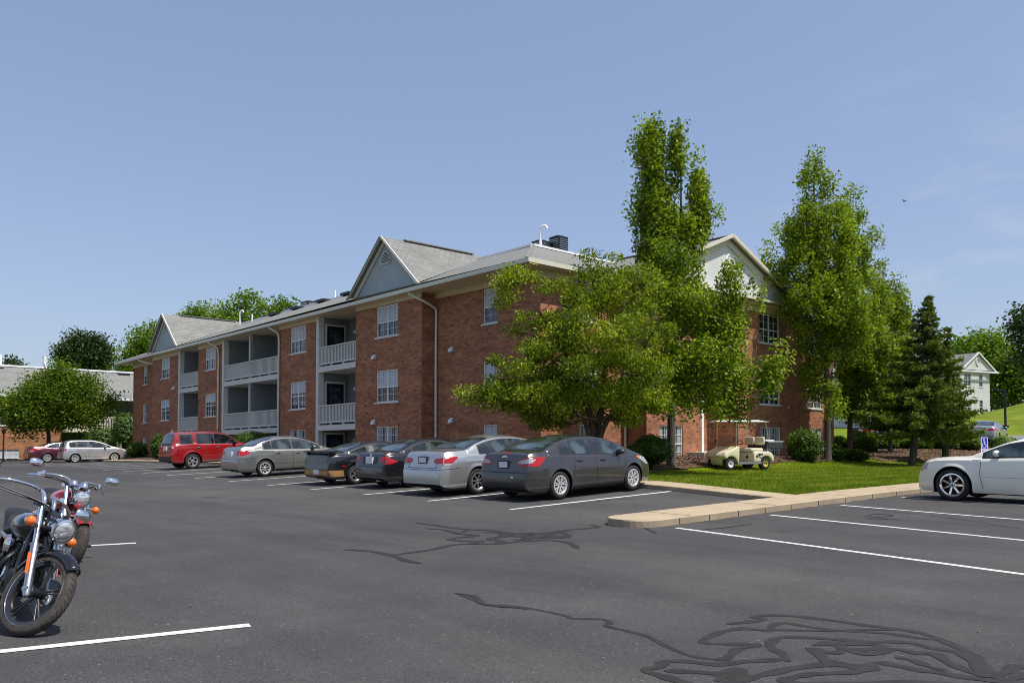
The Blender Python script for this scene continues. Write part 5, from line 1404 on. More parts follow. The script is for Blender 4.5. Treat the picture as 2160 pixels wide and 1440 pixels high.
def make_bike(label, loc, heading, lean, steer, c):
    s_ = S
    t = thing('motorcycle', label, 'motorcycle', loc, (-lean, 0, heading), 'motorcycles at the left edge'); tyres = []
    r = c['fr']; wb = 1.66
    fa = Vector((0, 0, r)); a = Vector((-math.sin(rad(33)), 0, math.cos(rad(33))))
    A0 = fa + Vector((-.05, 0, -.02)); R = Matrix.Rotation(-steer, 4, a)
    SM = Matrix.Scale(s_, 4) @ Matrix.Translation(A0) @ R @ Matrix.Translation(-A0); FM_ = Matrix.Scale(s_, 4)
    def st(): b = MB(); b.mtx = SM; return b
    def fx(): b = MB(); b.mtx = FM_; return b
    F = lambda k, y=0., dx=0., dz=0.: fa + a * k + Vector((dx, y, dz))
    # wheels
    def wheel(mk, o, r_, w, rim, rear=False):
        b = mk(); b.lathe([(0, -.05), (.03, -.055), (.035, -.03), (.035, .03), (.03, .055), (0, .05)], o, (0, 1, 0), 16); wh = b.build('wheel', M['darkmetal'], t, smooth=40)
        b = mk(); h = w / 2; prof = []
        for k in range(13):
            q = math.pi * k / 12 - math.pi / 2; prof.append((rim + .004 + (r_ - rim - .004) * max(0, math.cos(q)) ** .55, h * math.sin(q) * (1.0)))
        b.lathe(prof, o, (0, 1, 0), 48); ty = b.build('tyre', M['tread'], wh, smooth=60); tyres.append(ty)
        b = mk()       # tread grooves: thin dark slashes standing a hair proud
        for k in range(44):
            an = 2 * math.pi * k / 44
            for sg in (-1, 1):
                pts = []
                for q in (0., .5, 1.):
                    yy = sg * h * (.12 + .62 * q); rr = rim + .004 + (r_ - rim - .004) * max(0, math.cos(math.asin(min(.98, abs(yy) / h)))) ** .55 + .0008
                    an2 = an + .11 * q + (.07 if sg > 0 else 0); pts.append(o + Vector((math.cos(an2) * rr, yy, math.sin(an2) * rr)))
                for p, q2 in zip(pts, pts[1:]): b.bar(p, q2, .006, .003, up=(p - o))
        b.build('tread_groove', M['rubber'], ty)
        b = mk()
        b.lathe([(rim - .03, -h * .55), (rim - .012, -h * .62), (rim + .006, -h * .74), (rim + .01, -h * .66), (rim + .004, 0), (rim + .01, h * .66), (rim + .006, h * .74), (rim - .012, h * .62), (rim - .03, h * .55), (rim - .02, 0)], o, (0, 1, 0), 48, closed=True)
        n = c['spokes']
        for k in range(n):
            for d in (-.07, .07):
                an = 2 * math.pi * (k + .3) / n + d; an2 = 2 * math.pi * (k + .3) / n + d * 1.35
                p = o + Vector((math.cos(an) * .05, 0, math.sin(an) * .05)); q = o + Vector((math.cos(an2) * (rim - .012), 0, math.sin(an2) * (rim - .012)))
                b.tube([p, lerp(p, q, .5), q], [.012, .009, .0105], 8)
        b.build('rim', c['rimmat'], wh, smooth=45)
        b = mk()
        for sg in (-1, 1): b.tube([o + Vector((math.cos(x) * (rim + .003), sg * h * .72, math.sin(x) * (rim + .003))) for x in [2 * math.pi * k / 48 for k in range(48)]], .0055, 6, closed=True)
        b.build('rim_edge', M['chrome'], wh, smooth=60)
        b = mk(); yd = .085 if not rear else .09
        b.lathe([(.07, yd - .003), (.145, yd - .003), (.145, yd + .003), (.07, yd + .003)], o, (0, 1, 0), 32, closed=True)
        b.build('brake_disc', M['discsteel'], wh, smooth=30)
    wheel(st, fa, r, c['fw'], c['frim']); wheel(fx, Vector((-wb, 0, .315)), .315, .17, .20, True)
    # fork
    b = st()
    for y in (-.11, .11): b.tube([F(.36, y), F(.76, y)], .0225, 14)
    fk = b.build('fork', M['chrome'], t, smooth=60)
    b = st()
    for y in (-.11, .11): b.tube([F(-.06, y), F(-.03, y), F(.36, y), F(.40, y)], [.022, .031, .031, .028], 14); b.lathe([(0, -.03), (.026, -.03), (.026, .03), (0, .03)], F(0, y), (0, 1, 0), 12)
    b.build('fork_slider', c['slider'], fk, smooth=50)
    b = st(); b.tube([F(0, -.15), F(0, .15)], .012, 10); b.build('axle', M['chrome'], fk)
    b = st()
    for k in (.52, .72): b.prism([F(k, -.15, .02), F(k, .15, .02), F(k, .15, -.06), F(k, .05, -.10), F(k, -.05, -.10), F(k, -.15, -.06)], a * .04)
    b.tube([F(.50, 0, -.06), F(.77, 0, -.06)], .032, 12)
    b.build('triple_clamp', c['clamp'], fk)
    if c.get('reflector'):
        b = st()
        for y in (-.11, .11):
            sg = 1 if y > 0 else -1; b.prism([F(.12, y + sg * .034, -.014), F(.30, y + sg * .034, -.014), F(.30, y + sg * .034, .014), F(.12, y + sg * .034, .014)], (0, sg * .008, 0))
        b.build('reflector', M['reflector'], t)
    # fender
    b = st(); rr = r + .028; hw = c['fw'] * .62; vs = []; A = [rad(x) for x in range(48, 166, 6)]; K = 8
    for q in A:
        for k in range(K + 1):
            u_ = -1 + 2 * k / K; dr = -.055 * abs(u_) ** 3
            vs.append(fa + Vector((math.cos(q) * (rr + dr), hw * u_, math.sin(q) * (rr + dr))))
    m = K + 1
    b.add(vs, [(i * m + k, (i + 1) * m + k, (i + 1) * m + k + 1, i * m + k + 1) for i in range(len(A) - 1) for k in range(K)])
    fd = b.build('front_fender', c['fender'], t, smooth=60)
    md = fd.modifiers.new('s', 'SOLIDIFY'); md.thickness = .006
    for y in (-.085, .085):
        b = st(); b.bar(F(.34, y * 1.1), fa + Vector((math.cos(rad(110)) * (r + .0), y * .8, math.sin(rad(110)) * (r + .0))), .02, .008); b.build('fender_bracket', M['black'], fd)
    # headlight
    hc = F(.60, 0, .16, .0); hd_ = Vector((1, 0, -.10)).normalized(); hr = c['hr']
    b = st(); b.lathe([(.0, -.17), (hr * .5, -.15), (hr * .85, -.08), (hr, .0), (hr * 1.06, .015), (hr * 1.06, .03), (hr * .93, .036)], hc, hd_, 28); hl = b.build('headlight', M['chrome'], t, smooth=50)
    b = st(); b.lathe([(hr * .95, .03), (hr * .7, .05), (hr * .35, .06), (0, .062)], hc, hd_, 28); b.build('headlight_lens', M['lens'], hl, smooth=60)
    b = st(); b.bar(F(.56, -.10, .01), hc + Vector((-.06, -hr * .9, -.02)), .03, .02); b.bar(F(.56, .10, .01), hc + Vector((-.06, hr * .9, -.02)), .03, .02); b.build('headlight_bracket', M['black'], hl)
    # turn signals
    for sg in (-1, 1):
        p0 = F(c['sig'], sg * .12); p1 = F(c['sig'], sg * .225, .03)
        b = st(); b.tube([p0, p1], .011, 8); b.lathe([(.0, -.045), (.028, -.038), (.042, -.005), (.044, .01)], p1, (1, 0, 0), 16); ts = b.build('turn_signal', M['chrome'] if sg < 0 or c.get('red') else M['black'], t, smooth=60)
        b = st(); b.lathe([(.042, .008), (.036, .032), (.02, .044), (0, .048)], p1, (1, 0, 0), 16); b.build('signal_lens', M['amber'], ts, smooth=60)
    # handlebar, grips, levers, mirrors, cables
    T = F(.76, 0, -.05); hb = c['bar']
    b = st()
    if c.get('risers'):
        for y in (-.055, .055): b.tube(catmull([T + Vector((0, y, -.02)), T + Vector((-.02, y, .04)), T + Vector((-.06, y * 1.1, .085)), T + Vector((-.10, y * 1.4, .105))], 5), .018, 12)
    for sg in (-1, 1):
        P = [T + Vector((x, y * sg, z)) for x, y, z in hb]; b.tube(catmull(P, 6), .0135, 10)
    hbar = b.build('handlebar', M['chrome'], t, smooth=60)
    for sg in (-1, 1):
        e = T + Vector((hb[-1][0], hb[-1][1] * sg, hb[-1][2])); d = e - (T + Vector((hb[-2][0], hb[-2][1] * sg, hb[-2][2]))); d.normalize()
        b = st(); b.tube([e - d * .01, e + d * .03, e + d * .13], [.019, .018, .018], 12); b.lathe([(0, .13), (.02, .135), (.02, .15), (0, .155)], e, d, 12); b.build('grip', c['grip'], hbar, smooth=50)
        b = st(); b.tube(catmull([e + Vector((.05, 0, -.005)), e + d * .05 + Vector((.085, 0, -.01)), e + d * .17 + Vector((.06, 0, -.02))], 4), [.008] * 8 + [.011], 8); b.bbox(e.x - .03, e.x + .05, e.y - .035, e.y + .035, e.z - .028, e.z + .03, .01); b.lathe([(.0, .05), (.035, .045), (.035, 0)], e - d * .02 + Vector((.03, 0, .0)), (0, 0, 1), 12); b.build('lever', M['chrome'], hbar, smooth=45)
        mo = e - d * .03; mp = mo + Vector((c['mir'][0], c['mir'][1] * sg, c['mir'][2]))
        b = st(); b.tube(catmull([mo, lerp(mo, mp, .5) + Vector((.01, .02 * sg, .0)), mp], 5), .006, 8); mst = b.build('mirror', M['chrome'], hbar, smooth=60)
        b = st(); hx = .085
        pts = rpoly([(-hx, -.035), (hx * .8, -.05), (hx * 1.1, .02), (hx * .5, .055), (-hx * .9, .045)], .035, 4)
        nrm = Vector((.96, -.12 * sg, .25)).normalized(); ey = Vector((0, 1, 0)); ey = (ey - nrm * ey.dot(nrm)).normalized(); ez = nrm.cross(ey)
        o_ = mp + Vector((0, .05 * sg, .01)); back = [o_ + ey * (u_ * sg) + ez * v_ for u_, v_ in pts]
        n_ = len(back); ctr = o_ + nrm * .035
        b.add(back + [lerp(p, ctr, .45) + nrm * .018 for p in back] + [ctr], [(i, (i + 1) % n_, n_ + (i + 1) % n_, n_ + i) for i in range(n_)] + [(n_ + i, n_ + (i + 1) % n_, 2 * n_) for i in range(n_)])
        b.build('mirror_shell', M['chrome'], mst, smooth=60)
        b = st(); b.poly([p - nrm * .001 for p in back]); b.build('mirror_face', M['mirror'], mst)
        b = st()
        for q in (0, .02):
            b.tube(catmull([e + Vector((.02, -sg * .02, -.02)), e + Vector((.14, -sg * .12, -.02 + q)), T + Vector((.10 + q, sg * .10, .0)), F(.66, sg * .05, .02), F(.5, sg * .03, -.05)], 6), .006, 6)
        b.build('cable', M['black'], hbar)
    if c.get('gauges'):
        for y in (-.06, .06):
            b = st(); b.lathe([(0, -.06), (.045, -.05), (.052, 0), (.048, .012), (0, .010)], T + Vector((.10, y, .03)), Vector((-.55, 0, .83)), 20); b.build('gauge', M['chrome'], t, smooth=50)
    # chassis (not steered)
    def loft(b, xs, f, n=18, mi=0):
        vs = []
        for x in xs:
            w_, zt, zb_ = f(x)
            for k in range(n):
                q = 2 * math.pi * k / n; cq, sq = math.cos(q), math.sin(q)
                z = (zt + zb_) / 2 + (zt - zb_) / 2 * (abs(sq) ** .85) * (1 if sq > 0 else -1)
                vs.append((x, w_ * (abs(cq) ** .8) * (1 if cq > 0 else -1) * (1 - .25 * max(0, -sq)), z))
        m_ = len(xs); fs = [(i * n + k, i * n + (k + 1) % n, (i + 1) * n + (k + 1) % n, (i + 1) * n + k) for i in range(m_ - 1) for k in range(n)]
        fs += [list(range(n)), [(m_ - 1) * n + k for k in range(n)]]
        return b.add(vs, fs, mi)
    tw_ = Pchip([(-1.20, .03), (-1.15, .10), (-1.0, .15), (-.78, .185), (-.60, .165), (-.52, .11), (-.48, .03)]); tt = Pchip([(-1.2, .74), (-1.0, .82), (-.75, .90), (-.58, .90), (-.48, .82)]); tb = Pchip([(-1.2, .72), (-1.0, .68), (-.75, .64), (-.58, .66), (-.48, .80)])
    b = fx(); loft(b, frange(-1.2, -.48, .03), lambda x: (tw_(x), tt(x), tb(x))); tank = b.build('fuel_tank', c['tank'], t, smooth=70)
    if c.get('tank2'):
        b = fx(); loft(b, frange(-1.19, -.76, .03), lambda x: (tw_(x) * 1.012 + .001, tt(x) - .012, tb(x) - .002)); b.build('tank_panel', c['tank2'], tank, smooth=70)
    b = fx(); b.lathe([(.0, .03), (.035, .028), (.04, .01), (.042, -.02)], (-.74, 0, .90), (0, 0, 1), 16); b.bbox(-1.08, -.86, -.03, .03, .84, .905, .012); b.build('filler_cap', M['chrome'], tank, smooth=40)
    sw = Pchip([(-2.05, .10), (-1.85, .14), (-1.6, .15), (-1.35, .165), (-1.15, .11)]); s1 = Pchip([(-2.05, .86), (-1.9, .87), (-1.66, .83), (-1.55, .74), (-1.4, .71), (-1.15, .77)]); s0 = Pchip([(-2.05, .80), (-1.7, .70), (-1.4, .62), (-1.15, .68)])
    b = fx(); loft(b, frange(-2.05, -1.13, .04), lambda x: (sw(x), s1(x), s0(x))); b.build('seat', M['leather'], t, smooth=70)
    b = fx(); ra = Vector((-wb, 0, .315)); vs = []; A = [rad(x) for x in range(15, 175, 8)]; 
    for q in A:
        for k in range(K + 1):
            u_ = -1 + 2 * k / K; dr = -.09 * abs(u_) ** 3; vs.append(ra + Vector((math.cos(q) * (.385 + dr), .115 * u_, math.sin(q) * (.385 + dr))))
    b.add(vs, [(i * m + k, (i + 1) * m + k, (i + 1) * m + k + 1, i * m + k + 1) for i in range(len(A) - 1) for k in range(K)]); b.build('rear_fender', c['fender'], t, smooth=60)
    b = fx()
    for y in (-.10, .10):
        b.tube(catmull([(-.52, y * .3, .86), (-.47, y * .8, .62), (-.46, y, .36), (-.58, y * 1.2, .22), (-1.2, y * 1.3, .20), (-1.45, y * 1.2, .34), (-wb, y * 1.2, .33)], 5), .020, 8)
        b.tube(catmull([(-.52, y * .3, .86), (-.9, y * .6, .66), (-1.3, y, .60), (-1.8, y * 1.2, .62)], 4), .018, 8)
    b.build('frame', c['frame'], t, smooth=60)
    b = fx(); b.bbox(-1.20, -.60, -.15, .15, .20, .44, .05)
    for x0, dx in ((-.78, .10), (-.98, -.12)):
        for k in range(9):
            q = k / 8; b.bbox(x0 + dx * q - .085, x0 + dx * q + .085, -.10, .10, .42 + q * .2, .434 + q * .2, .004)
        b.tube([(x0, 0, .42), (x0 + dx, 0, .64)], .07, 14)
    en = b.build('engine', M['darkmetal'], t, smooth=40)
    b = fx(); b.lathe([(0, .03), (.09, .028), (.11, .0), (.11, -.02)], (-.80, -.155, .33), (0, -1, 0), 24); b.build('engine_cover', M['chrome'], en, smooth=40); b = fx(); b.lathe([(0, .03), (.10, .02), (.115, 0)], (-1.06, -.155, .31), (0, -1, 0), 24); b.build('engine_cover', M['chrome'], en, smooth=40); b = fx(); b.lathe([(0, .04), (.075, .03), (.085, 0)], (-.88, -.15, .60), (0, -1, 0), 20)
    b.build('air_cleaner', M['chrome'], en, smooth=40)
    for x0 in (-.70, -1.10):
        b = fx(); b.tube([(x0, 0, .63), (x0 + (.02 if x0 > -1 else -.02), 0, .70)], [.075, .06], 14); b.build('rocker_cover', M['chrome'], en, smooth=40)
    b = fx(); b.box(-.50, -.46, -.11, .11, .30, .58); b.build('radiator', M['black'], t)
    for q in (0, 1):
        b = fx(); P = catmull([(-.62 - .3 * q, -.10, .58), (-.55 - .3 * q, -.19, .48), (-.70 - .25 * q, -.20, .28 + .07 * q), (-1.1, -.20, .22 + .09 * q), (-1.6, -.21, .23 + .10 * q), (-2.05, -.21, .26 + .10 * q)], 6)
        b.tube(P, [.022] * (len(P) - 12) + [.038] * 12, 10); b.build('exhaust_pipe', c['pipe'], t, smooth=60)
    b = fx(); b.tube([(-.62, -.16, .27), (-.60, -.33, .27)], .018, 8); b.tube([(-.62, .16, .27), (-.60, .33, .27)], .018, 8); b.tube(catmull([(-.75, .14, .22), (-.78, .26, .10), (-.80, .34, .02)], 3), .012, 8); b.build('footpeg', M['rubber'], t)
    b = fx(); b.lathe([(.0, -.05), (.04, -.03), (.045, 0), (.03, .02), (0, .02)], (-2.06, 0, .66), (-1, 0, 0), 14); b.build('taillight', M['redlens'], t, smooth=60)
    bpy.context.view_layer.update()
    t.location.z -= min((t.matrix_world @ v.co).z for v in tyres[0].data.vertices) - .002
    return t
silver_tank = paint('pale_green_silver_paint', (.42, .45, .40), .6, .3)
bk1 = dict(fr=.33, fw=.088, frim=.262, spokes=5, rimmat=M['blackgloss'], slider=M['steel'], clamp=M['blackgloss'], reflector=True, fender=M['blackgloss'], hr=.098, sig=.56,
    bar=[(-.10, .05, .10), (-.09, .18, .10), (-.15, .34, .06), (-.26, .44, -.01)], risers=True, grip=M['rubber'], mir=(.05, .04, .10), tank=M['blackgloss'], tank2=silver_tank, frame=M['blackgloss'], pipe=M['darkmetal'])
red_en = paint('bright_red_enamel', (.48, .010, .010), .1, .2)
bk2 = dict(bk1); bk2.update(fr=.325, fw=.135, frim=.215, spokes=9, rimmat=M['alloy'], slider=M['alloy'], clamp=M['chrome'], reflector=False, fender=red_en, hr=.092, sig=.50, red=True, gauges=True,
    bar=[(.0, .05, .03), (-.02, .12, .07), (-.08, .26, .07), (-.18, .34, .04)], risers=False, grip=M['chrome'], mir=(.04, .07, .10), tank=red_en, tank2=None, frame=M['blackgloss'], pipe=M['chrome'])
b1 = make_bike('black cruiser motorcycle nearest the camera, silver and black tank, leaning on its side stand', (1.345, 6.67, .0), rad(-95), rad(13), rad(-36), bk1)
b2 = make_bike('red cruiser motorcycle with fat front tyre, parked behind the black one', (2.27, 9.40, .0), rad(-95), rad(10), rad(-13), bk2)

# ------------------------------------------------------------------ golf cart
cream = paint('cream_paint', (.74, .67, .46), .0, .35, .04); creamv = simple('cream_vinyl', (.70, .63, .46), .5, var=.08)
GC = (25.28, 15.72); gz = land_h(*GC)
cart = thing('golf_cart', 'cream golf cart with flat roof and dark cargo box standing on the lawn', 'golf cart', (GC[0], GC[1], gz), (0, 0, rad(163)))
CM = Matrix.Scale(S * 1.02, 4)
def gb(): b = MB(); b.mtx = CM; return b
def arch(cx, r, a0, a1, n=10): return [(cx + r * math.cos(lerp(a0, a1, k / n)), .225 + r * math.sin(lerp(a0, a1, k / n))) for k in range(n + 1)]
def side_solid(name, poly, y0, y1, mat, bev=.035, par=None):
    bm = bmesh.new(); vs = [bm.verts.new((x, y0, z)) for x, z in poly]; f = bm.faces.new(vs)
    r_ = bmesh.ops.extrude_face_region(bm, geom=[f]); 
    for v in r_['geom']:
        if isinstance(v, bmesh.types.BMVert): v.co.y = y1
    bmesh.ops.recalc_face_normals(bm, faces=bm.faces)
    ed = [e for e in bm.edges if abs(e.verts[0].co.y - e.verts[1].co.y) < 1e-6]
    bmesh.ops.bevel(bm, geom=ed, offset=bev, segments=3, affect='EDGES', profile=.5)
    bmesh.ops.triangulate(bm, faces=[q for q in bm.faces if len(q.verts) > 4])
    bm.transform(CM); me = bpy.data.meshes.new(name); bm.to_mesh(me); bm.free(); me.materials.append(mat); me.shade_smooth(); me.set_sharp_from_angle(angle=rad(40))
    o = bpy.data.objects.new(name, me); COL.objects.link(o); o.parent = par or cart; return o
cowl = [(.46, .30), (.42, .33), (.40, .84), (.50, .88), (.62, .80), (.98, .66), (1.08, .58), (1.10, .50), (1.06, .46)] + arch(.78, .29, .70, math.pi - .05)
side_solid('front_cowl', cowl, -.58, .58, cream, .03)
side_solid('nose_panel', [(.98, .18), (1.04, .24), (1.06, .47), (.9, .47), (.9, .18)], -.28, .28, cream, .015)
b = gb(); b.bbox(.42, .50, -.56, .56, .34, .80, .02); b.build('dash_panel', M['black'], cart)
rear_poly = [(-.27, .30), (-.27, .62), (-.34, .68), (-.98, .68), (-1.14, .62), (-1.24, .46), (-1.25, .36)] + arch(-.87, .29, .25, math.pi - .6)[::1]
rear_poly = [(-.27, .30), (-.27, .62), (-.34, .68), (-.98, .68), (-1.14, .62), (-1.24, .48), (-1.26, .34), (-1.15, .30)] + [(-.87 + .29 * math.cos(q), .225 + .29 * math.sin(q)) for q in [lerp(.26, math.pi - .26, k / 10) for k in range(11)]][::-1][::-1]
# rear body polygon runs back over the arch from rear to front
rp = [(-.27, .30), (-.27, .62), (-.34, .68), (-.98, .68), (-1.14, .62), (-1.24, .48), (-1.26, .34), (-1.155, .30)] + [(-.87 - .29 * math.cos(q), .225 + .29 * math.sin(q)) for q in [lerp(.26, math.pi - .26, k / 10) for k in range(11)]] + [(-.575, .30)]
side_solid('rear_body', rp, -.58, .58, cream, .03)
b = gb(); b.box(-.40, .50, -.55, .55, .245, .285); b.box(-.60, .52, -.60, -.55, .22, .30); b.box(-.60, .52, .55, .60, .22, .30); b.build('floor_pan', simple('grey_rocker', (.20, .20, .22), .6), cart)
b = gb(); b.lathe([(0, .012), (.055, .012), (.06, 0)], (-.262, .22, .47), (1, 0, 0), 16); b.lathe([(0, .006), (.05, .006), (.052, 0)], (-.42, .582, .50), (0, 1, 0), 14); b.build('round_port', M['black'], cart)
b = gb(); b.bbox(-.78, -.18, -.52, .52, .67, .80, .045); b.build('seat', creamv, cart, smooth=50)
for y in (-.27, .27):
    b = gb(); b.bbox(-.88, -.78, y - .24, y + .24, .92, 1.22, .045); b.build('backrest', creamv, cart, smooth=50)
b = gb(); b.box(-.90, -.86, -.5, .5, .96, 1.0)
for y in (-.40, .0, .40): b.box(-.90, -.87, y - .02, y + .02, .66, 1.1)
b.build('seat_frame', M['black'], cart)
for y in (-.53, .53):
    for P_ in ([(.54, y, .82), (.52, y, 1.40), (.50, y, 1.79)], [(-.98, y, .64), (-1.0, y, 1.20), (-.86, y, 1.79)]):
        b = gb(); b.tube(P_, .014, 8); b.build('roof_strut', M['alloy'], cart, smooth=50)
b = MB(); xs_ = frange(-.98, .84, .12); ys_ = frange(-.62, .62, .11); nn = len(ys_); vs = []
for lay, (dz) in enumerate((0, .05)):
    for x in xs_:
        for y in ys_:
            ed = min(x + .98, .84 - x, .62 - abs(y)); zt = 1.775 + (.05 * min(1, ed / .22) + .012 * math.sin(x * 17) * min(1, ed / .1) if lay else 0) + (.012 if lay else 0)
            vs.append((x, y, zt))
q = len(xs_) * nn; fs = []
for i in range(len(xs_) - 1):
    for j in range(nn - 1):
        f_ = (i * nn + j, (i + 1) * nn + j, (i + 1) * nn + j + 1, i * nn + j + 1); fs.append(f_); fs.append(tuple(q + k for k in f_[::-1]))
bd = [i * nn for i in range(len(xs_))] + [(len(xs_) - 1) * nn + j for j in range(1, nn)] + [i * nn + nn - 1 for i in range(len(xs_) - 2, -1, -1)] + [j for j in range(nn - 2, 0, -1)]
fs += [(bd[k], bd[(k + 1) % len(bd)], q + bd[(k + 1) % len(bd)], q + bd[k]) for k in range(len(bd))]
b.mtx = CM; b.add(vs, fs); b.build('roof', M['white'], cart, smooth=50)
b = gb(); b.quad((.53, -.52, .86), (.53, .52, .86), (.43, .52, 1.24), (.43, -.52, 1.24)); b.build('folded_windshield', M['clearpl'], cart)
b = gb(); b.box(.475, .48, -.10, -.04, 1.0, 1.07); b.build('windshield_sticker', M['signwhite'], cart)
b = gb(); sc_ = Vector((.22, .27, 1.06)); sn = Vector((-.62, 0, .78)); e1 = Vector((0, 1, 0)); e2 = sn.cross(e1)
b.tube([sc_ + (e1 * math.cos(x) + e2 * math.sin(x)) * .185 for x in [2 * math.pi * k / 24 for k in range(24)]], .016, 8, closed=True)
b.tube([sc_, sc_ - sn * .45], .022, 8)
for x in (.3, 2.4, 4.5): b.bar(sc_, sc_ + (e1 * math.cos(x) + e2 * math.sin(x)) * .18, .03, .012)
b.build('steering_wheel', M['black'], cart, smooth=60)
b = gb(); b.bbox(-1.70, -.98, -.56, .56, .78, 1.04, .02); b.build('cargo_box', simple('dark_grey_cargo', (.035, .035, .04), .6), cart)
b = gb(); b.bbox(-1.22, -1.0, .05, .40, 1.04, 1.12, .02); b.bbox(-1.55, -1.30, -.20, .28, 1.04, 1.10, .02); b.box(-1.71, -.97, .53, .575, 1.03, 1.055); b.build('cargo_sack', M['signwhite'], cart)
for x in (.78, -.87):
    for sg in (-1, 1):
        b = gb(); o = Vector((x, sg * .44, .225)); 
        b.lathe([(0, .05), (.03, .05), (.032, .0)], o, (0, sg, 0), 10); wh = b.build('wheel', M['darkmetal'], cart)
        b = gb(); b.lathe([(.11, -.09), (.19, -.10), (.218, -.08), (.225, 0), (.218, .08), (.19, .10), (.115, .09)], o, (0, sg, 0), 28); b.build('tyre', M['rubber'], wh, smooth=45)
        b = gb(); b.lathe([(.115, .085), (.12, .095), (.10, .09), (.085, .05), (.06, .045), (0, .05)], o, (0, sg, 0), 24); b.build('rim', simple('yellowed_rim', (.62, .46, .13), .45) if x < 0 else M['white'], wh, smooth=40)
# dark blue emblem on the side: a rough shield of strokes
b = gb(); y = .5835; M['navy'] = simple('navy_emblem', (.012, .014, .07), .5)
for poly in ([(-.46, .60), (-.60, .60), (-.58, .52), (-.54, .50), (-.48, .52)], [(-.62, .60), (-.70, .61), (-.68, .54), (-.62, .52)], [(-.52, .49), (-.60, .47), (-.66, .44), (-.60, .43), (-.52, .45)], [(-.67, .50), (-.70, .44), (-.71, .37), (-.69, .37), (-.66, .44)]):
    b.prism([(x, y, z) for x, z in poly], (0, .003, 0))
b.build('side_emblem', M['navy'], cart)
for sg in (-1, 1):
    b = gb(); b.lathe([(0, .02), (.05, .015), (.06, 0)], (1.045, sg * .42, .60), (1, 0, .5), 14); b.build('headlight', M['clearlens'], cart, smooth=50)
b = gb(); b.tube([(.50, -.60, .88), (.48, -.66, 1.02)], .015, 6); b.ellipsoid((.48, -.67, 1.06), (.03, .06, .08), 10, 6); b.build('mirror', M['black'], cart)

# ------------------------------------------------------------------ sign, lamp posts, bird, fallen leaves
def at(px, z):
    r_ = (px - 1080) / 1700 * z
    return (z * CAMY[0] + r_ * CAMY[1], z * CAMY[1] - r_ * CAMY[0])
sx, sy = at(2075.5, 26.2)
sg_ = thing('accessible_parking_sign', 'blue and white accessible parking sign on a green post behind the white sedan', 'sign', (sx, sy, land_h(sx, sy)), (0, 0, rad(-22)))
b = MB(); zz = 1.4 - land_h(sx, sy); b.box(-.025, .025, .004, .04, -.1, zz + .02); b.build('post', M['green_post'], sg_)
b = MB(); b.prism([(x, 0, z) for x, z in rpoly([(-.15, zz - .50), (.15, zz - .50), (.15, zz + .05), (-.15, zz + .05)], .03)], (0, -.005, 0)); plq = b.build('sign_plate', M['signwhite'], sg_)
b = MB(); P = lambda pts, d=-.0075: b.prism([(x, d, zz + z) for x, z in pts], (0, .002, 0))
P(rpoly([(-.125, -.33), (.125, -.33), (.125, .03), (-.125, .03)], .015)); P([(-.10, -.46), (.10, -.46), (.10, -.37), (-.10, -.37)])
b.build('blue_field', M['blue'], plq)
b = MB()
b.lathe([(0, .0), (.028, .0)], (-.02, -.0085, zz - .02), (0, -1, 0), 14)
def stroke(pts, w=.022):
    for p, q in zip(pts, pts[1:]): b.bar((p[0], -.0087, zz + p[1]), (q[0], -.0087, zz + q[1]), .002, w, up=(q[1] - p[1], 0, -(q[0] - p[0])))
stroke([(-.02, -.05), (-.012, -.17), (.05, -.17), (.085, -.255)]); stroke([(-.015, -.10), (.045, -.10)])
stroke([(-.01 + .085 * math.cos(x), -.215 + .085 * math.sin(x)) for x in [rad(q) for q in range(130, 361, 15)]], .018)
for k in range(3): stroke([(-.085, -.39 - k * .027), (.085, -.39 - k * .027)], .008)
b.build('wheelchair_symbol', M['signwhite'], plq)

lx, ly = at(2121, 50)
lp = thing('lamp_post', 'tall black lamp post with a short arm before the grassy hill', 'lamp post', (lx, ly, 1.08))
b = MB(); b.tube([(0, 0, 0), (0, 0, 3.35)], .07, 8); b.build('pole', M['black'], lp)
b = MB(); b.bar((0, 0, 3.32), (-.35, .31, 3.36), .06, .06); b.bbox(-.62, -.28, .22, .50, 3.30, 3.42, .03); b.build('lamp_head', M['black'], lp)
b = MB(); b.bbox(-.17, .17, -.17, .17, 1.02, 1.16, .03); b.build('notice_box', M['black'], lp)
lx, ly = at(8, 55)
lp = thing('lamp_post', 'slim dark lantern post at the far left in front of the orange brick block', 'lamp post', (lx, ly, -.25))
b = MB(); b.tube([(0, 0, 0), (0, 0, 2.0)], .05, 8); b.build('pole', M['black'], lp)
b = MB(); b.lathe([(.0, 2.0), (.10, 2.0), (.13, 2.22), (.17, 2.24), (.0, 2.38)], (0, 0, 0), (0, 0, 1), 8); b.build('lantern', M['darkmetal'], lp)

bx_, by_ = at(1915, 60)
b = MB(); b.mtx = Matrix.Translation((0, 0, 0))
b.ellipsoid((0, 0, 0), (.12, .045, .045), 10, 6)
for sg in (-1, 1): b.add([(.05, sg * .03, .02), (-.04, sg * .03, .02), (-.10, sg * .28, .07), (.02, sg * .2, .07)], [(0, 1, 2, 3)])
b.add([(-.1, -.02, 0), (-.1, .02, 0), (-.2, .05, .01), (-.2, -.05, .01)], [(0, 1, 2, 3)])
o = b.build('bird', M['black'], smooth=60); o.location = (bx_, by_, 19.2); o.rotation_euler = (.2, 0, 1.0)
tag(o, 'tiny dark bird flying in the sky at the upper right', 'bird')

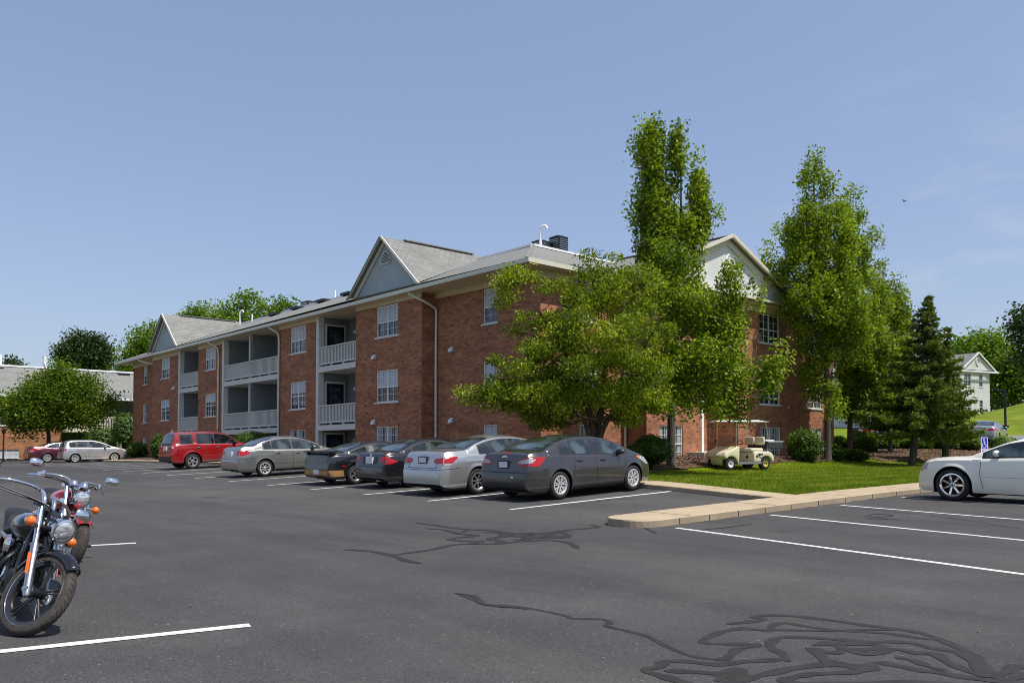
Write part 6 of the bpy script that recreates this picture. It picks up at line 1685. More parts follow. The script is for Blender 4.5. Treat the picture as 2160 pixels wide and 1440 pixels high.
dl = [simple('dry_leaf', (.30, .12, .045), .8), simple('pale_leaf', (.36, .24, .11), .8)]
def leaf_mesh(name, mat):
    b = MB(); b.add([(-.03, 0, .004), (0, .016, .012), (.03, 0, .004), (0, -.016, .012), (0, 0, .004)], [(0, 1, 4), (1, 2, 4), (2, 3, 4), (3, 0, 4)]); return b.build(name, mat)
LF = [leaf_mesh('fallen_leaf', m) for m in dl]
spots = [(1074, 1220), (748, 1190), (1246, 1230), (1490, 1267), (2058, 1330), (1792, 1295), (408, 1275), (360, 1316), (325, 1147), (1690, 1211)]
for i, p in enumerate(spots):
    o = LF[i % 2] if i < 2 else LF[i % 2].copy()
    if i >= 2: COL.objects.link(o)
    x, y = gp(*p); o.location = (x, y, lot_h(x, y) + .006); o.rotation_euler = (0, 0, i * 1.7); k = .4 + .3 * random.random(); o.scale = (k, k, k)
    tag(o, 'small dry brown leaf lying on the asphalt' if i % 2 == 0 else 'small pale tan leaf lying on the asphalt', 'leaf', 'fallen leaves on the asphalt')
# ------------------------------------------------------------------ trees and shrubs
LM = dict(
    cherry=leaf_mat('cherry_leaves', (.018, .038, .004), (.145, .195, .012), (.50, .50, .05), .40),
    pear=leaf_mat('pear_leaves', (.016, .036, .005), (.145, .205, .014), (.46, .50, .05), .38),
    maple=leaf_mat('maple_leaves', (.022, .050, .005), (.085, .140, .009), (.22, .27, .025), .36),
    dark=leaf_mat('dark_oak_leaves', (.013, .028, .008), (.034, .062, .016), (.075, .11, .03), .2),
    light=leaf_mat('light_tree_leaves', (.035, .07, .008), (.115, .185, .014), (.24, .31, .035), .4),
    spruce=leaf_mat('spruce_needles', (.018, .036, .006), (.070, .100, .014), (.19, .225, .03), .25, .6),
    box=leaf_mat('boxwood_leaves', (.02, .05, .006), (.08, .15, .014), (.20, .29, .03), .25),
    shrub=leaf_mat('shrub_leaves', (.014, .036, .008), (.05, .10, .016), (.14, .21, .035), .3),
)
def leaf_cloud(name, C, size, mat, parent, droop=.3, aspect=.5, up=.5, var=None, fold=.25, seed=0):
    """C: (n,3) leaf centres (local). Each leaf is a folded blade of two quads."""
    rng = np.random.default_rng(seed); n = len(C)
    nrm = rng.normal(size=(n, 3)); nrm[:, 2] = np.abs(nrm[:, 2]) * .6 + up; nrm /= np.linalg.norm(nrm, axis=1)[:, None]
    t = rng.normal(size=(n, 3)); t -= nrm * (t * nrm).sum(1)[:, None]; t /= np.linalg.norm(t, axis=1)[:, None]
    t[:, 2] -= droop * rng.random(n) * 1.6; t /= np.linalg.norm(t, axis=1)[:, None]
    s = np.cross(nrm, t); s /= np.linalg.norm(s, axis=1)[:, None]; nn = np.cross(t, s)
    L = (size * rng.uniform(.65, 1.3, n))[:, None]; W = L * aspect
    a = C - t * L * .5; b = C + t * L * .5; m = C + t * L * .05
    v0 = a; v1 = m + s * W * .5 + nn * W * fold; v2 = b; v3 = m - s * W * .5 + nn * W * fold
    V = np.stack([v0, v1, v2, v3], 1).reshape(-1, 3)
    me = bpy.data.meshes.new(name)
    me.vertices.add(4 * n); me.vertices.foreach_set('co', V.astype(np.float32).ravel())
    idx = (np.arange(n) * 4)[:, None] + np.array([0, 1, 2, 0, 2, 3])[None, :]
    me.loops.add(6 * n); me.loops.foreach_set('vertex_index', idx.astype(np.int32).ravel())
    me.polygons.add(2 * n); me.polygons.foreach_set('loop_start', (np.arange(2 * n) * 3).astype(np.int32))
    try: me.polygons.foreach_set('loop_total', np.full(2 * n, 3, np.int32))
    except Exception: pass
    at_ = me.attributes.new('leafvar', 'FLOAT', 'FACE')
    v_ = rng.random(n) * .55 + (var if var is not None else .25)
    at_.data.foreach_set('value', np.repeat(np.clip(v_, 0, 1), 2).astype(np.float32))
    me.materials.append(mat); me.update(calc_edges=True); me.validate()
    o = bpy.data.objects.new(name, me); COL.objects.link(o); o.parent = parent
    return o

def clumps_in(lobes, n, rng, shell=.55):
    """clump centres spread through ellipsoid lobes (cx,cy,cz,rx,ry,rz,weight), biased to the outside"""
    w = np.array([l[6] for l in lobes], float); w /= w.sum(); out = []
    for k in rng.choice(len(lobes), n, p=w):
        l = lobes[k]; d = rng.normal(size=3); d /= np.linalg.norm(d)
        r = rng.random() ** (1 / 3) if rng.random() > shell else rng.uniform(.72, 1.03)
        out.append((l[0] + d[0] * r * l[3], l[1] + d[1] * r * l[4], l[2] + d[2] * r * l[5]))
    return np.array(out)

def tree(name, label, base, lobes, nclump, per, spread, size, mat, trunk=None, bark='bark', cat='tree', droop=.3, aspect=.5, up=.5, group=None, seed=1, shell=.55, limbs=.5, flat=1., spr=()):
    rng = np.random.default_rng(seed)
    t = thing(name, label, cat, base, group=group)
    K = clumps_in(lobes, nclump, rng, shell)
    if len(spr): K = np.concatenate([K, np.array(spr)])
    sz = rng.uniform(.55, 1.4, len(K)); cv = rng.uniform(-.22, .2, len(K))
    cnt = np.maximum(3, (per * sz ** 2 * rng.uniform(.6, 1.3, len(K))).astype(int))
    C = np.repeat(K, cnt, axis=0); n = len(C)
    G = np.clip(rng.normal(size=(n, 3)), -1.75, 1.75) * spread * np.repeat(sz, cnt)[:, None]; G[:, 2] *= flat
    var = .22 + np.repeat(cv, cnt)
    C = C + G
    C = C[:, :]; keep = C[:, 2] > .05
    leaf_cloud('crown', C[keep], size, mat, t, droop, aspect, up, var[keep], seed=seed)
    b = MB()
    if trunk:
        tips = []
        for path, r0, r1 in trunk:
            P = catmull(path, 5); m = len(P)
            b.tube(P, [lerp(r0, r1, (i / (m - 1)) ** .8) * (1.35 if i == 0 else 1) for i in range(m)], 9); tips += [(p, lerp(r0, r1, (i / (m - 1)) ** .8)) for i, p in enumerate(P) if i > m * .3]
        for j, k in enumerate(K):
            if rng.random() > limbs: continue
            kv = Vector(k); 
            bp = min(tips, key=lambda q: (q[0] - kv).length + (3. if q[0].z > kv.z - .2 else 0.) + .0 * q[1])
            p0 = bp[0]; ml = lerp(p0, kv, .5) + Vector((0, 0, -.1 * (kv - p0).length)) + Vector(rng.normal(size=3) * .06)
            P = catmull([p0, ml, kv], 3); r_ = min(bp[1] * .6, .012 + .011 * (kv - p0).length)
            b.tube(P, [lerp(r_, .006, i / (len(P) - 1)) for i in range(len(P))], 5, cap=False)
        b.build('trunk', M[bark], t, smooth=70)
    return t

def surv(px, py, z):
    """point at viewing depth z seen in direction of a survey pixel"""
    x, y = at(px, z); return (x, y, 1.4 + (925 - py) / 1700 * z)
def lobe(px, py, z, rx, ry, base, w=None, rd=None):
    """crown lobe from its outline in survey pixels"""
    c = surv(px, py, z); k = z / 1700
    a, h = rx * k, ry * k; return (c[0] - base[0], c[1] - base[1], c[2] - base[2], rd or a, rd or a, h, w or (a * a * h) ** .7)

# cherry in front of the corner, several stems
z = 24.2; x, y = at(1246, z); B = (x, y, land_h(x, y) - .05)
L = [lobe(1245, 610, z, 110, 52, B), lobe(1160, 690, z - .4, 85, 34, B), lobe(1150, 770, z - .8, 110, 45, B), lobe(1290, 700, z - .9, 110, 50, B), lobe(1290, 800, z - 1.1, 130, 50, B), lobe(1100, 825, z - .7, 85, 30, B), lobe(1230, 850, z + .2, 170, 40, B), lobe(1320, 610, z + .4, 62, 56, B), lobe(1120, 605, z, 50, 26, B, .25), lobe(1370, 730, z + .2, 62, 80, B), lobe(1150, 875, z + .5, 70, 24, B), lobe(1340, 860, z - .5, 80, 24, B)]
spr = [(surv(px, py, z - .3)[0] - B[0], surv(px, py, z - .3)[1] - B[1], surv(px, py, z)[2] - B[2]) for px, py in ((1010, 838), (990, 832), (1040, 850), (1028, 825), (1060, 600), (1075, 592), (1090, 580), (1245, 545), (1300, 545), (1070, 628), (1055, 645))]
tr = lambda pts: [(surv(px, py, z + dz)[0] - B[0], surv(px, py, z + dz)[1] - B[1], surv(px, py, z)[2] - B[2]) for px, py, dz in pts]
stem = [([(0, 0, 0)] + tr([(1250, 900, 0), (1230, 830, 0), (1190, 740, -.2), (1140, 660, -.3)]), .15, .03), ([(.05, 0, 0)] + tr([(1262, 900, .1), (1275, 820, .1), (1270, 700, .2), (1250, 590, .2)]), .14, .025), ([(-.06, .05, 0)] + tr([(1240, 905, -.1), (1200, 860, -.3), (1120, 810, -.5), (1040, 800, -.6)]), .10, .02), ([(.03, -.05, 0)] + tr([(1272, 905, -.2), (1320, 830, -.5), (1360, 740, -.6), (1390, 680, -.6)]), .11, .02)]
tree('cherry_tree', 'wide leafy tree with several stems in front of the building corner', B, L, 265, 225, .195, .112, LM['cherry'], stem, 'bark', droop=.75, aspect=.46, up=.35, seed=3, shell=.55, limbs=.6, spr=spr, flat=.62)

# tall pear with narrow top and broad low branches
z = 27.6; x, y = at(1415, z); B = (x, y, land_h(x, y) - .05)
L = [lobe(1378, 325, z, 22, 65, B, .3), lobe(1432, 335, z, 11, 62, B, .16), lobe(1392, 440, z, 32, 75, B, .5), lobe(1478, 425, z, 17, 66, B, .28), lobe(1440, 500, z, 50, 42, B, .42), lobe(1358, 440, z, 14, 50, B, .16), lobe(1375, 530, z, 30, 30, B, .2)]
L2 = [lobe(1425, 570, z - 1., 62, 38, B, .4), lobe(1470, 660, z - 2, 62, 40, B, .4), lobe(1410, 650, z - 1.5, 70, 50, B, .4), lobe(1500, 770, z - 2.5, 85, 38, B, .55), lobe(1420, 770, z - 2, 85, 45, B, .5), lobe(1590, 790, z - 2.5, 48, 20, B, .10), lobe(1545, 610, z - 2, 26, 44, B, .09), lobe(1470, 845, z - 2, 92, 22, B, .36), lobe(1550, 700, z - 2.2, 40, 34, B, .14)]
tr = lambda pts: [(surv(px, py, z + dz)[0] - B[0], surv(px, py, z + dz)[1] - B[1], surv(px, py, z + dz)[2] - B[2]) for px, py, dz in pts]
stem = [([(0, 0, 0)] + tr([(1416, 900, 0), (1417, 780, 0), (1414, 640, 0), (1405, 500, 0), (1390, 380, 0), (1380, 275, 0)]), .17, .02), (tr([(1416, 620, 0), (1435, 500, 0), (1440, 400, 0), (1438, 300, 0)]), .07, .015), (tr([(1416, 640, 0), (1460, 540, 0), (1480, 440, 0), (1470, 350, 0)]), .07, .015), (tr([(1416, 800, 0), (1470, 740, -1), (1540, 700, -2), (1580, 640, -2.2)]), .07, .015), (tr([(1416, 840, 0), (1480, 820, -1.2), (1560, 790, -2.2), (1620, 770, -2.6)]), .07, .012)]
spr = [(surv(px, py, z - 2.6)[0] - B[0], surv(px, py, z - 2.6)[1] - B[1], surv(px, py, z - 2.6)[2] - B[2]) for px, py in ((1640, 770), (1630, 790), (1652, 752), (1615, 800), (1560, 560), (1590, 600), (1605, 640), (1550, 880), (1570, 862), (1610, 615))] + [(surv(px, py, z)[0] - B[0], surv(px, py, z)[1] - B[1], surv(px, py, z)[2] - B[2]) for px, py in ((1375, 262), (1385, 255), (1400, 268), (1432, 285), (1436, 272), (1345, 300), (1470, 335), (1520, 450), (1340, 460), (1335, 440))]
tree('pear_tree', 'tallest tree, its narrow split top rising above the roof left of the big gable', B, L + L2, 470, 125, .15, .12, LM['pear'], stem, 'bark_grey', droop=.5, aspect=.6, seed=5, shell=.62, limbs=.45, spr=spr, flat=1.75)

# the two big pears at the right end and a smaller one behind
def pear(label, px, py0, z, lobes, n, seed, stems, spr=()):
    x, y = at(px, z); B = (x, y, land_h(x, y) - .05)
    Ls = [lobe(a, b, z + d, c, e, B) for a, b, c, e, d in lobes]
    cv = lambda l: [(surv(a, b, z + d)[0] - B[0], surv(a, b, z + d)[1] - B[1], surv(a, b, z + d)[2] - B[2]) for a, b, d in l]
    st = [(([(0, 0, 0)] if i == 0 else []) + cv(l), r0, r1) for i, (l, r0, r1) in enumerate(stems)]
    return tree('pear_tree', label, B, Ls, int(n * 1.25), 140, .18, .132, LM['pear'], st, 'bark_grey', droop=.4, aspect=.62, seed=seed, shell=.64, limbs=.45, flat=1.3, spr=cv([(a, b, 0) for a, b in spr]))
pear('broad pear tree with a pointed top at the right end of the brick building', 1745, 0, 35.6,
     [(1722, 395, 24, 48, 0), (1702, 480, 46, 50, 0), (1690, 560, 52, 55, 0), (1725, 640, 66, 66, -.3), (1758, 520, 50, 105, 0), (1775, 640, 60, 80, 0), (1722, 730, 34, 60, .4), (1735, 800, 40, 45, .2), (1790, 690, 42, 70, -.4), (1768, 835, 18, 45, -1.0)], 300, 8,
     [([(1746, 880, 0), (1744, 760, 0), (1735, 600, 0), (1725, 460, 0), (1722, 350, 0)], .17, .02), ([(1745, 760, 0), (1710, 660, 0), (1680, 560, 0)], .06, .012), ([(1745, 740, 0), (1780, 640, 0), (1790, 520, 0)], .06, .012)],
     [(1725, 330), (1735, 340), (1715, 345), (1705, 375), (1640, 480), (1625, 530), (1632, 575), (1622, 560), (1755, 385)])
pear('dense pear tree with blunt top, between the pointed pear and the spruce', 1792, 0, 38.5,
     [(1800, 465, 20, 52, 0), (1806, 540, 36, 62, 0), (1832, 640, 46, 76, 0), (1812, 740, 58, 76, 0), (1850, 780, 44, 70, -.3), (1800, 840, 44, 36, 0), (1840, 850, 34, 36, -.5)], 270, 9,
     [([(1793, 880, 0), (1795, 760, 0), (1800, 620, 0), (1802, 480, 0)], .16, .02), ([(1794, 780, 0), (1840, 680, 0), (1850, 600, 0)], .06, .012)], [(1800, 400), (1790, 412), (1812, 408), (1850, 500), (1862, 560)])
pear('shorter bright pear tree close behind the left side of the spruce', 1878, 0, 41,
     [(1888, 640, 26, 45, 0), (1888, 730, 38, 80, 0), (1885, 830, 44, 70, 0)], 150, 10, [([(1878, 860, 0), (1882, 740, 0), (1888, 620, 0)], .12, .02)], [(1892, 596), (1884, 604), (1900, 620)])

# spruces: whorls of drooping boughs
def spruce(label, bx0, by0, z, tx, ty, n_wh, wmax, seed):
    wmax *= 1.12
    x, y = at(bx0, z); g0 = land_h(x, y); B = (x, y, g0 - .05)
    rng = np.random.default_rng(seed); top = np.array(surv(tx, ty, z)) - np.array(B)
    t = thing('spruce_tree', label, 'tree', B)
    b = MB(); ax_ = [Vector(top) * q for q in (0, .25, .5, .75, 1)]; b.tube(catmull(ax_, 4), [lerp(.17, .015, i / 16) for i in range(17)], 8)
    for k in range(10): b.tube([Vector(top) * (.03 + .012 * k), Vector(top) * (.035 + .012 * k) + Vector((rng.uniform(-.3, .3), rng.uniform(-.3, .3), .02))], .012, 4)
    Cs = []; Vv = []
    for w in range(n_wh):
        q = .20 + .79 * (w / (n_wh - 1)); c = top * q; R_ = wmax * (1 - q) ** .95 * 1.12 + .10
        nb = int(5 + 6 * (1 - q))
        for j in range(nb):
            an = rng.uniform(0, 6.283); ln = R_ * rng.uniform(.62, 1.15); d = np.array([math.cos(an), math.sin(an), 0]); dz = rng.uniform(-.28, -.02)
            P = [c + d * ln * u + np.array([0, 0, dz * ln * u * (1.6 - u) + .10 * ln * u * u]) for u in (0, .35, .7, 1.)]
            b.tube([Vector(p) for p in P], [.02, .015, .01, .005], 4, cap=False)
            m = int(66 * ln) + 10; u = rng.random(m) ** .7
            pts = c[None] + d[None] * (ln * u)[:, None]; pts[:, 2] += dz * ln * u * (1.6 - u) + .10 * ln * u * u
            side_ = np.array([-d[1], d[0], 0]); wdt = (.10 + .24 * ln * (1 - u)) * np.minimum(1, u * 4)
            pts += side_[None] * (rng.uniform(-1, 1, m) * wdt)[:, None]; pts[:, 2] += rng.normal(size=m) * .05 - .04
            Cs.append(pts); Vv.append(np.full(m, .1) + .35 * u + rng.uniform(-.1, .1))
    C = np.concatenate(Cs); V_ = np.concatenate(Vv)
    leaf_cloud('crown', C, .24, LM['spruce'], t, .15, .30, .25, V_, seed=seed)
    b.build('trunk', M['bark'], t, smooth=70)
spruce('ragged spruce with a leaning pointed top, short bare trunk on the lawn', 1922, 977, 34.6, 1964, 622, 26, 2.55, 21)
spruce('slimmer spruce close behind the right side of the leaning one', 1992, 960, 37.5, 2003, 690, 18, 1.15, 22)

# trees beyond the buildings
def far_tree(label, px, z, gz_, lobes, n, size, mat, seed, trunk=True, per=26, sp=.5, group=None):
    x, y = at(px, z); B = (x, y, gz_); Ls = [lobe(a, b, z, c, d, B) for a, b, c, d in lobes]
    lo = min(l[2] - l[5] for l in Ls); hi = max(l[2] for l in Ls)
    st = [([(0, 0, 0), (.1, 0, lo * .6 + .2), (0, .1, lerp(lo, hi, .5)), (0, 0, hi)], .22, .04)] if trunk else None
    return tree('broadleaf_tree', label, B, Ls, n, per, sp, size, LM[mat], st, droop=.35, aspect=.62, seed=seed, shell=.6, limbs=.15, group=group)
far_tree('maple with dense green crown in front of the low orange brick block', 100, 60, -.3, [(110, 858, 72, 44), (55, 875, 42, 34), (150, 825, 52, 36), (128, 795, 22, 22), (180, 862, 42, 28), (95, 815, 32, 28), (28, 855, 22, 28), (228, 848, 18, 12)], 330, .20, 'maple', 31, per=110, sp=.40)
far_tree('dark round-headed oak above the grey roof of the low block', 175, 104, -.5, [(175, 745, 44, 34), (138, 750, 20, 26), (205, 740, 20, 26), (178, 718, 24, 14), (170, 780, 50, 26), (226, 756, 10, 18)], 200, .32, 'dark', 32, per=80, sp=.55)
far_tree('bright green tree rising behind the far left end of the brick building', 300, 92, -.5, [(312, 725, 32, 30), (282, 755, 22, 28), (325, 692, 14, 10), (264, 800, 14, 28), (268, 850, 14, 28), (300, 800, 40, 50), (272, 720, 12, 8)], 240, .30, 'light', 33, per=70, sp=.6)
far_tree('dark leafy tree in the shade between the low block and the brick building', 245, 78, -.5, [(245, 845, 36, 26), (225, 860, 22, 20), (268, 835, 16, 30)], 80, .32, 'dark', 34, per=36, sp=.45)
far_tree('small light green treetop showing above the long roof, leftmost of three', 412, 88, -.5, [(405, 668, 24, 16), (432, 662, 18, 12), (410, 700, 40, 30)], 75, .34, 'light', 35, per=36, sp=.45)
far_tree('larger light green treetop showing above the middle of the long roof', 515, 84, -.5, [(515, 650, 24, 34), (475, 665, 30, 14), (550, 655, 22, 16), (515, 690, 60, 30), (532, 635, 18, 12)], 120, .34, 'light', 36, per=36, sp=.45)
far_tree('small light green treetop showing beside the rooftop air conditioners', 600, 80, -.5, [(600, 645, 16, 16), (590, 665, 20, 20)], 40, .32, 'light', 37, per=30, sp=.4)
far_tree('broad green tree directly behind the white house', 2075, 112, 3., [(2060, 755, 55, 45), (2110, 745, 45, 38), (2030, 770, 40, 40), (2085, 725, 40, 18), (2120, 800, 45, 60)], 210, .5, 'light', 38, per=40, sp=.75)
far_tree('rounded green tree on the hill right of the white house, behind the lamp post', 2135, 98, 4.2, [(2140, 800, 38, 48), (2120, 835, 26, 34), (2165, 780, 30, 40), (2130, 770, 24, 24)], 150, .45, 'maple', 39, per=40, sp=.62)
far_tree('tree cut by the right edge of the photo with a thin upper crown', 2168, 80, 3.5, [(2162, 690, 20, 34), (2172, 740, 26, 40), (2160, 660, 12, 12)], 75, .36, 'dark', 40, per=34, sp=.5)
far_tree('low dark treetop on the skyline at the far left', 22, 130, -.5, [(22, 768, 20, 8), (30, 780, 26, 12)], 40, .45, 'dark', 41, per=30, sp=.5)
far_tree('wide dark tree on the rise behind the white house, left of the broad green one', 1975, 108, 2.5, [(1985, 800, 40, 60), (1950, 830, 40, 60), (1920, 800, 30, 60)], 130, .45, 'dark', 42, per=36, sp=.7)

# shrubs
def shrub(name, label, px, py, z, rx, ry, n, size, mat, seed, cat='shrub', group=None, gz_=None, tight=.1):
    x, y = at(px, z); g0 = gz_ if gz_ is not None else land_h(x, y); B = (x, y, g0); k = z / 1700
    cz = 1.4 + (925 - py) * k - g0
    rng = np.random.default_rng(seed); t = thing(name, label, cat, B, group=group)
    d = rng.normal(size=(n, 3)); d /= np.linalg.norm(d, axis=1)[:, None]; lump = 1 + .10 * np.sin(d[:, 0] * 5 + seed) * np.cos(d[:, 1] * 4 + d[:, 2] * 6) + rng.normal(size=n) * tight
    r_ = rng.uniform(.82, 1.0, n) * lump
    P = d * r_[:, None] * np.array([rx * k, rx * k, ry * k]) + np.array([0, 0, cz]); P = P[P[:, 2] > .0]
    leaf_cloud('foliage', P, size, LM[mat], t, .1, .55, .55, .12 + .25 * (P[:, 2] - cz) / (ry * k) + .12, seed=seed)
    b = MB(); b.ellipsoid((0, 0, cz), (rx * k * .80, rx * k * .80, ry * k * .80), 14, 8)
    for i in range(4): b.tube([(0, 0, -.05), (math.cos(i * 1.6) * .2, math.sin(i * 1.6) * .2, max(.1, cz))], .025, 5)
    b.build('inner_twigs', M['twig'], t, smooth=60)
    return t
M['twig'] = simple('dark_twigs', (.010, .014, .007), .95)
H = 'clipped hedge balls along the upper lot'
for i, (px, py, rx, ry, z, lab) in enumerate([
    (1768, 938, 20, 15, 48, 'clipped hedge ball at the left end of the row, against the pear trunks'), (1822, 939, 24, 17, 47, 'clipped hedge ball below the dark teal sedan'),
    (1869, 937, 25, 13, 48.5, 'low wide clipped hedge ball left of the spruce trunk'), (1935, 936, 32, 14, 48, 'clipped hedge ball directly behind the spruce trunk'),
    (1996, 934, 24, 14, 47.5, 'clipped hedge ball first to the right of the spruce trunk'), (2047, 934, 20, 13, 47, 'clipped hedge ball left of the accessible parking sign'), (2117, 937, 24, 14, 45, 'clipped hedge ball right of the accessible parking sign, above the white sedan')]):
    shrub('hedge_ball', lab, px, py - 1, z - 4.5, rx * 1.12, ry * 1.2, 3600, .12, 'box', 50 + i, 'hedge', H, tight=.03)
shrub('shrub', 'round green shrub beside the tall pear trunk', 1372, 948, 26.3, 42, 30, 4200, .10, 'shrub', 70)
shrub('shrub', 'small low shrub between the charcoal sedan and the round shrub', 1335, 962, 25.6, 24, 20, 1800, .09, 'shrub', 71)
shrub('shrub', 'dark shaded shrub against the brick wall right of the golf cart', 1697, 942, 34.0, 34, 34, 3200, .12, 'shrub', 72)
shrub('shrub', 'dark low shrub at the foot of the dense pear tree', 1795, 962, 37.0, 34, 15, 2000, .12, 'shrub', 73)
shrub('shrub', 'small dark shrub between the pear trunks and the golf cart lawn', 1760, 955, 36.0, 22, 18, 1500, .11, 'shrub', 74)
shrub('shrub', 'shaded shrub at the foot of the brick building, right of the pale hatchback', 291, 950, 53, 20, 17, 1500, .14, 'shrub', 75)
shrub('shrub', 'dark shrub left of the red SUV at the foot of the brick wall', 334, 942, 47.5, 14, 26, 1500, .13, 'shrub', 76)
shrub('shrub', 'wide dark shrub under the double balcony, above the roof of the champagne sedan', 535, 925, 40.8, 40, 15, 2200, .11, 'shrub', 77)
shrub('shrub', 'leafy dark shrub under the timber deck at the far left', 262, 905, 66, 26, 34, 1800, .2, 'shrub', 78, gz_=-.5)
shrub('shrub', 'dark shrub behind the pale hatchback at the far left', 215, 925, 68, 40, 26, 1800, .2, 'shrub', 79, gz_=-.5)
# red flowering plant seen over the bonnet of the charcoal sedan
t = shrub('flowering_plant', 'plant with red flowers just above the bonnet of the charcoal sedan', 1312, 958, 23.2, 16, 13, 700, .07, 'shrub', 80, 'plant')
b = MB(); r_ = random.Random(4)
for k in range(26):
    a_ = r_.uniform(0, 6.28); q = r_.uniform(.0, .19); b.ellipsoid((math.cos(a_) * q, math.sin(a_) * q, 1.4 - t.location.z - .30 + r_.uniform(-.10, .04)), (.032, .032, .025), 8, 5)
b.build('flower', simple('red_petals', (.45, .012, .03), .6), t, smooth=60)

# grass blades standing on the lawn (countless): one object
rng = np.random.default_rng(77); pts = []
N = 95000
X_ = 16.5 + (45 - 16.5) * rng.random(N) ** 1.25; Y_ = 8.82 + (17.0 - 8.82) * rng.random(N) ** 1.3
keep = ~((Y_ > 15.9) & (X_ < 24)) ; X_ = X_[keep]; Y_ = Y_[keep]
Z_ = np.array([land_h(float(a_), float(c_)) for a_, c_ in zip(X_, Y_)])
n = len(X_); h = rng.uniform(.03, .075, n); an = rng.uniform(0, 6.283, n); w = rng.uniform(.006, .012, n); lx_ = rng.normal(size=n) * .025; ly_ = rng.normal(size=n) * .025
b0 = np.stack([X_ - np.cos(an) * w, Y_ - np.sin(an) * w, Z_ - .005], 1); b1_ = np.stack([X_ + np.cos(an) * w, Y_ + np.sin(an) * w, Z_ - .005], 1); tp = np.stack([X_ + lx_, Y_ + ly_, Z_ + h], 1)
V = np.stack([b0, b1_, tp], 1).reshape(-1, 3)
me = bpy.data.meshes.new('grass'); me.vertices.add(3 * n); me.vertices.foreach_set('co', V.astype(np.float32).ravel())
me.loops.add(3 * n); me.loops.foreach_set('vertex_index', np.arange(3 * n, dtype=np.int32)); me.polygons.add(n); me.polygons.foreach_set('loop_start', (np.arange(n) * 3).astype(np.int32))
at_ = me.attributes.new('leafvar', 'FLOAT', 'FACE'); pat = .5 + .28 * np.sin(X_ * 1.7 + np.sin(Y_ * 2.3) * 1.4) * np.sin(Y_ * 2.9 + np.sin(X_ * .9) * 2) + .2 * np.sin(X_ * .43 + Y_ * 5.1); at_.data.foreach_set('value', np.clip(pat * .75 + rng.random(n) * .45 - .1, 0, 1).astype(np.float32))
me.materials.append(leaf_mat('grass_blades', (.065, .115, .005), (.14, .19, .007), (.33, .30, .055), .3, .6)); me.update(calc_edges=True)
o = bpy.data.objects.new('grass', me); COL.objects.link(o); tag(o, 'short mown grass blades on the lawn', 'grass', kind='stuff')
# shredded bark chips on the mulch by the kerb and bank: one object
rng = np.random.default_rng(78); N = 9000
X_ = np.concatenate([rng.uniform(17, 38, N), rng.uniform(38.6, 49.5, N)]); Y_ = np.concatenate([rng.uniform(16.6, 19, N), rng.uniform(13, 24, N)])
ok = np.array([(x < 38) or (x > bed_x(y) + .3) for x, y in zip(X_, Y_)]); X_, Y_ = X_[ok], Y_[ok]
C = np.array([(x, y, land_h(float(x), float(y)) + .045) for x, y in zip(X_, Y_)])
tmp = leaf_cloud('bark_chips', C, .11, simple('bark_chip', (.16, .098, .066), .9, var=.4, vs=3), None, 0, .35, 1.2, .3, .05, 5)
tag(tmp, 'shredded bark chips on the mulch beds', 'mulch', kind='stuff')
# ------------------------------------------------------------------ sky, sun, camera
SUNH = Vector((.30, -.954, 0)).normalized(); EL = rad(61)
sd = Vector((SUNH.x * math.cos(EL), SUNH.y * math.cos(EL), math.sin(EL)))
W = bpy.data.worlds.new('World'); SC.world = W; W.use_nodes = True
nt = W.node_tree; bg = nt.nodes['Background']
sky = nt.nodes.new('ShaderNodeTexSky'); sky.sky_type = 'NISHITA'; sky.sun_disc = False
sky.sun_elevation = EL; sky.sun_rotation = math.atan2(sd.x, sd.y); sky.altitude = 200; sky.air_density = 1.15; sky.dust_density = 1.6; sky.ozone_density = 1.2
tc = nt.nodes.new('ShaderNodeTexCoord')
mp = nt.nodes.new('ShaderNodeMapping'); mp.inputs['Scale'].default_value = (1, 1, 3.2); nt.links.new(tc.outputs['Generated'], mp.inputs[0])
no = nt.nodes.new('ShaderNodeTexNoise'); no.inputs['Scale'].default_value = 9.5; no.inputs['Detail'].default_value = 7; no.inputs['Roughness'].default_value = .6; nt.links.new(mp.outputs[0], no.inputs['Vector'])
rp_ = nt.nodes.new('ShaderNodeValToRGB'); rp_.color_ramp.elements[0].position = .50; rp_.color_ramp.elements[1].position = .66; rp_.color_ramp.elements[0].color = (0, 0, 0, 1); rp_.color_ramp.elements[1].color = (.15, .15, .15, 1); nt.links.new(no.outputs[0], rp_.inputs[0])
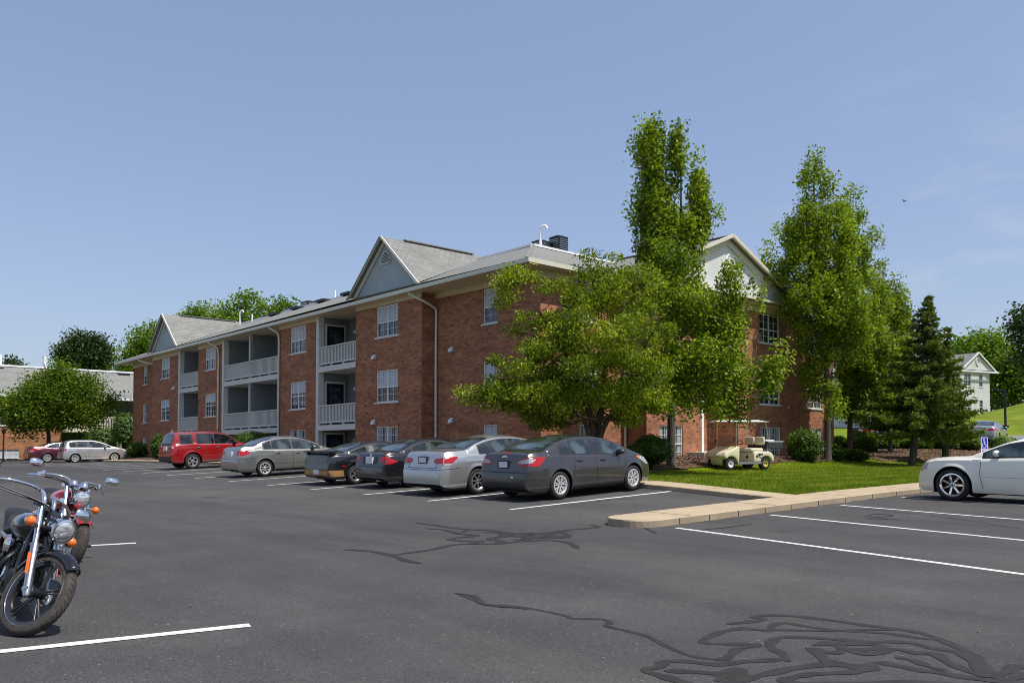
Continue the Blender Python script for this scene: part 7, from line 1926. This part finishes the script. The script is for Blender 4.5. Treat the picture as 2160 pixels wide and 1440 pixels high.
# clouds only low over the horizon
sp = nt.nodes.new('ShaderNodeSeparateXYZ'); nt.links.new(tc.outputs['Generated'], sp.inputs[0])
r2 = nt.nodes.new('ShaderNodeValToRGB'); r2.color_ramp.elements[0].position = .972; r2.color_ramp.elements[1].position = .999; r2.color_ramp.elements[0].color = (0, 0, 0, 1); r2.color_ramp.elements[1].color = (1, 1, 1, 1); vd = nt.nodes.new('ShaderNodeVectorMath'); vd.operation = 'DOT_PRODUCT'; nt.links.new(tc.outputs['Generated'], vd.inputs[0]); vd.inputs[1].default_value = (.925, .332, .182); nt.links.new(vd.outputs['Value'], r2.inputs[0])
ml = nt.nodes.new('ShaderNodeMath'); ml.operation = 'MULTIPLY'; nt.links.new(rp_.outputs[0], ml.inputs[0]); nt.links.new(r2.outputs[0], ml.inputs[1])
tint = nt.nodes.new('ShaderNodeMix'); tint.data_type = 'RGBA'; tint.blend_type = 'MULTIPLY'; tint.inputs[0].default_value = 1.; gm_ = nt.nodes.new('ShaderNodeGamma'); gm_.inputs[1].default_value = .56; nt.links.new(sky.outputs[0], gm_.inputs[0]); nt.links.new(gm_.outputs[0], tint.inputs[6]); tint.inputs[7].default_value = (1.48, 1.63, 2.02, 1)
mx = nt.nodes.new('ShaderNodeMix'); mx.data_type = 'RGBA'; nt.links.new(ml.outputs[0], mx.inputs[0]); nt.links.new(tint.outputs[2], mx.inputs[6]); mx.inputs[7].default_value = (5., 5.1, 5.4, 1)
nt.links.new(mx.outputs[2], bg.inputs[0]); bg.inputs[1].default_value = .145
sl = bpy.data.lights.new('sun', 'SUN'); sl.energy = 5.0; sl.angle = rad(.55); sl.color = (1., .955, .88)
so = bpy.data.objects.new('sun', sl); COL.objects.link(so); so.rotation_euler = sd.to_track_quat('Z', 'Y').to_euler(); so.location = (0, 0, 60)

cam = bpy.data.cameras.new('camera'); co = bpy.data.objects.new('camera', cam); COL.objects.link(co)
cam.sensor_width = 36; cam.lens = 1700 / 2160 * 36; cam.clip_start = .1; cam.clip_end = 3000
pit = rad(1.8); cam.shift_y = (925 - 1700 * math.tan(pit) - 720) / 2160
fwd = Vector((CAMY[0] * math.cos(pit), CAMY[1] * math.cos(pit), math.sin(pit)))
co.location = (0, 0, 1.4); co.rotation_euler = (fwd).to_track_quat('-Z', 'Y').to_euler()
SC.camera = co
SC.view_settings.view_transform = 'Standard'; SC.view_settings.look = 'None'; SC.view_settings.exposure = 0; SC.view_settings.gamma = 1
SC.render.engine = 'CYCLES'
SC.cycles.filter_width = 1.0; SC.cycles.max_bounces = 6; SC.cycles.transparent_max_bounces = 6
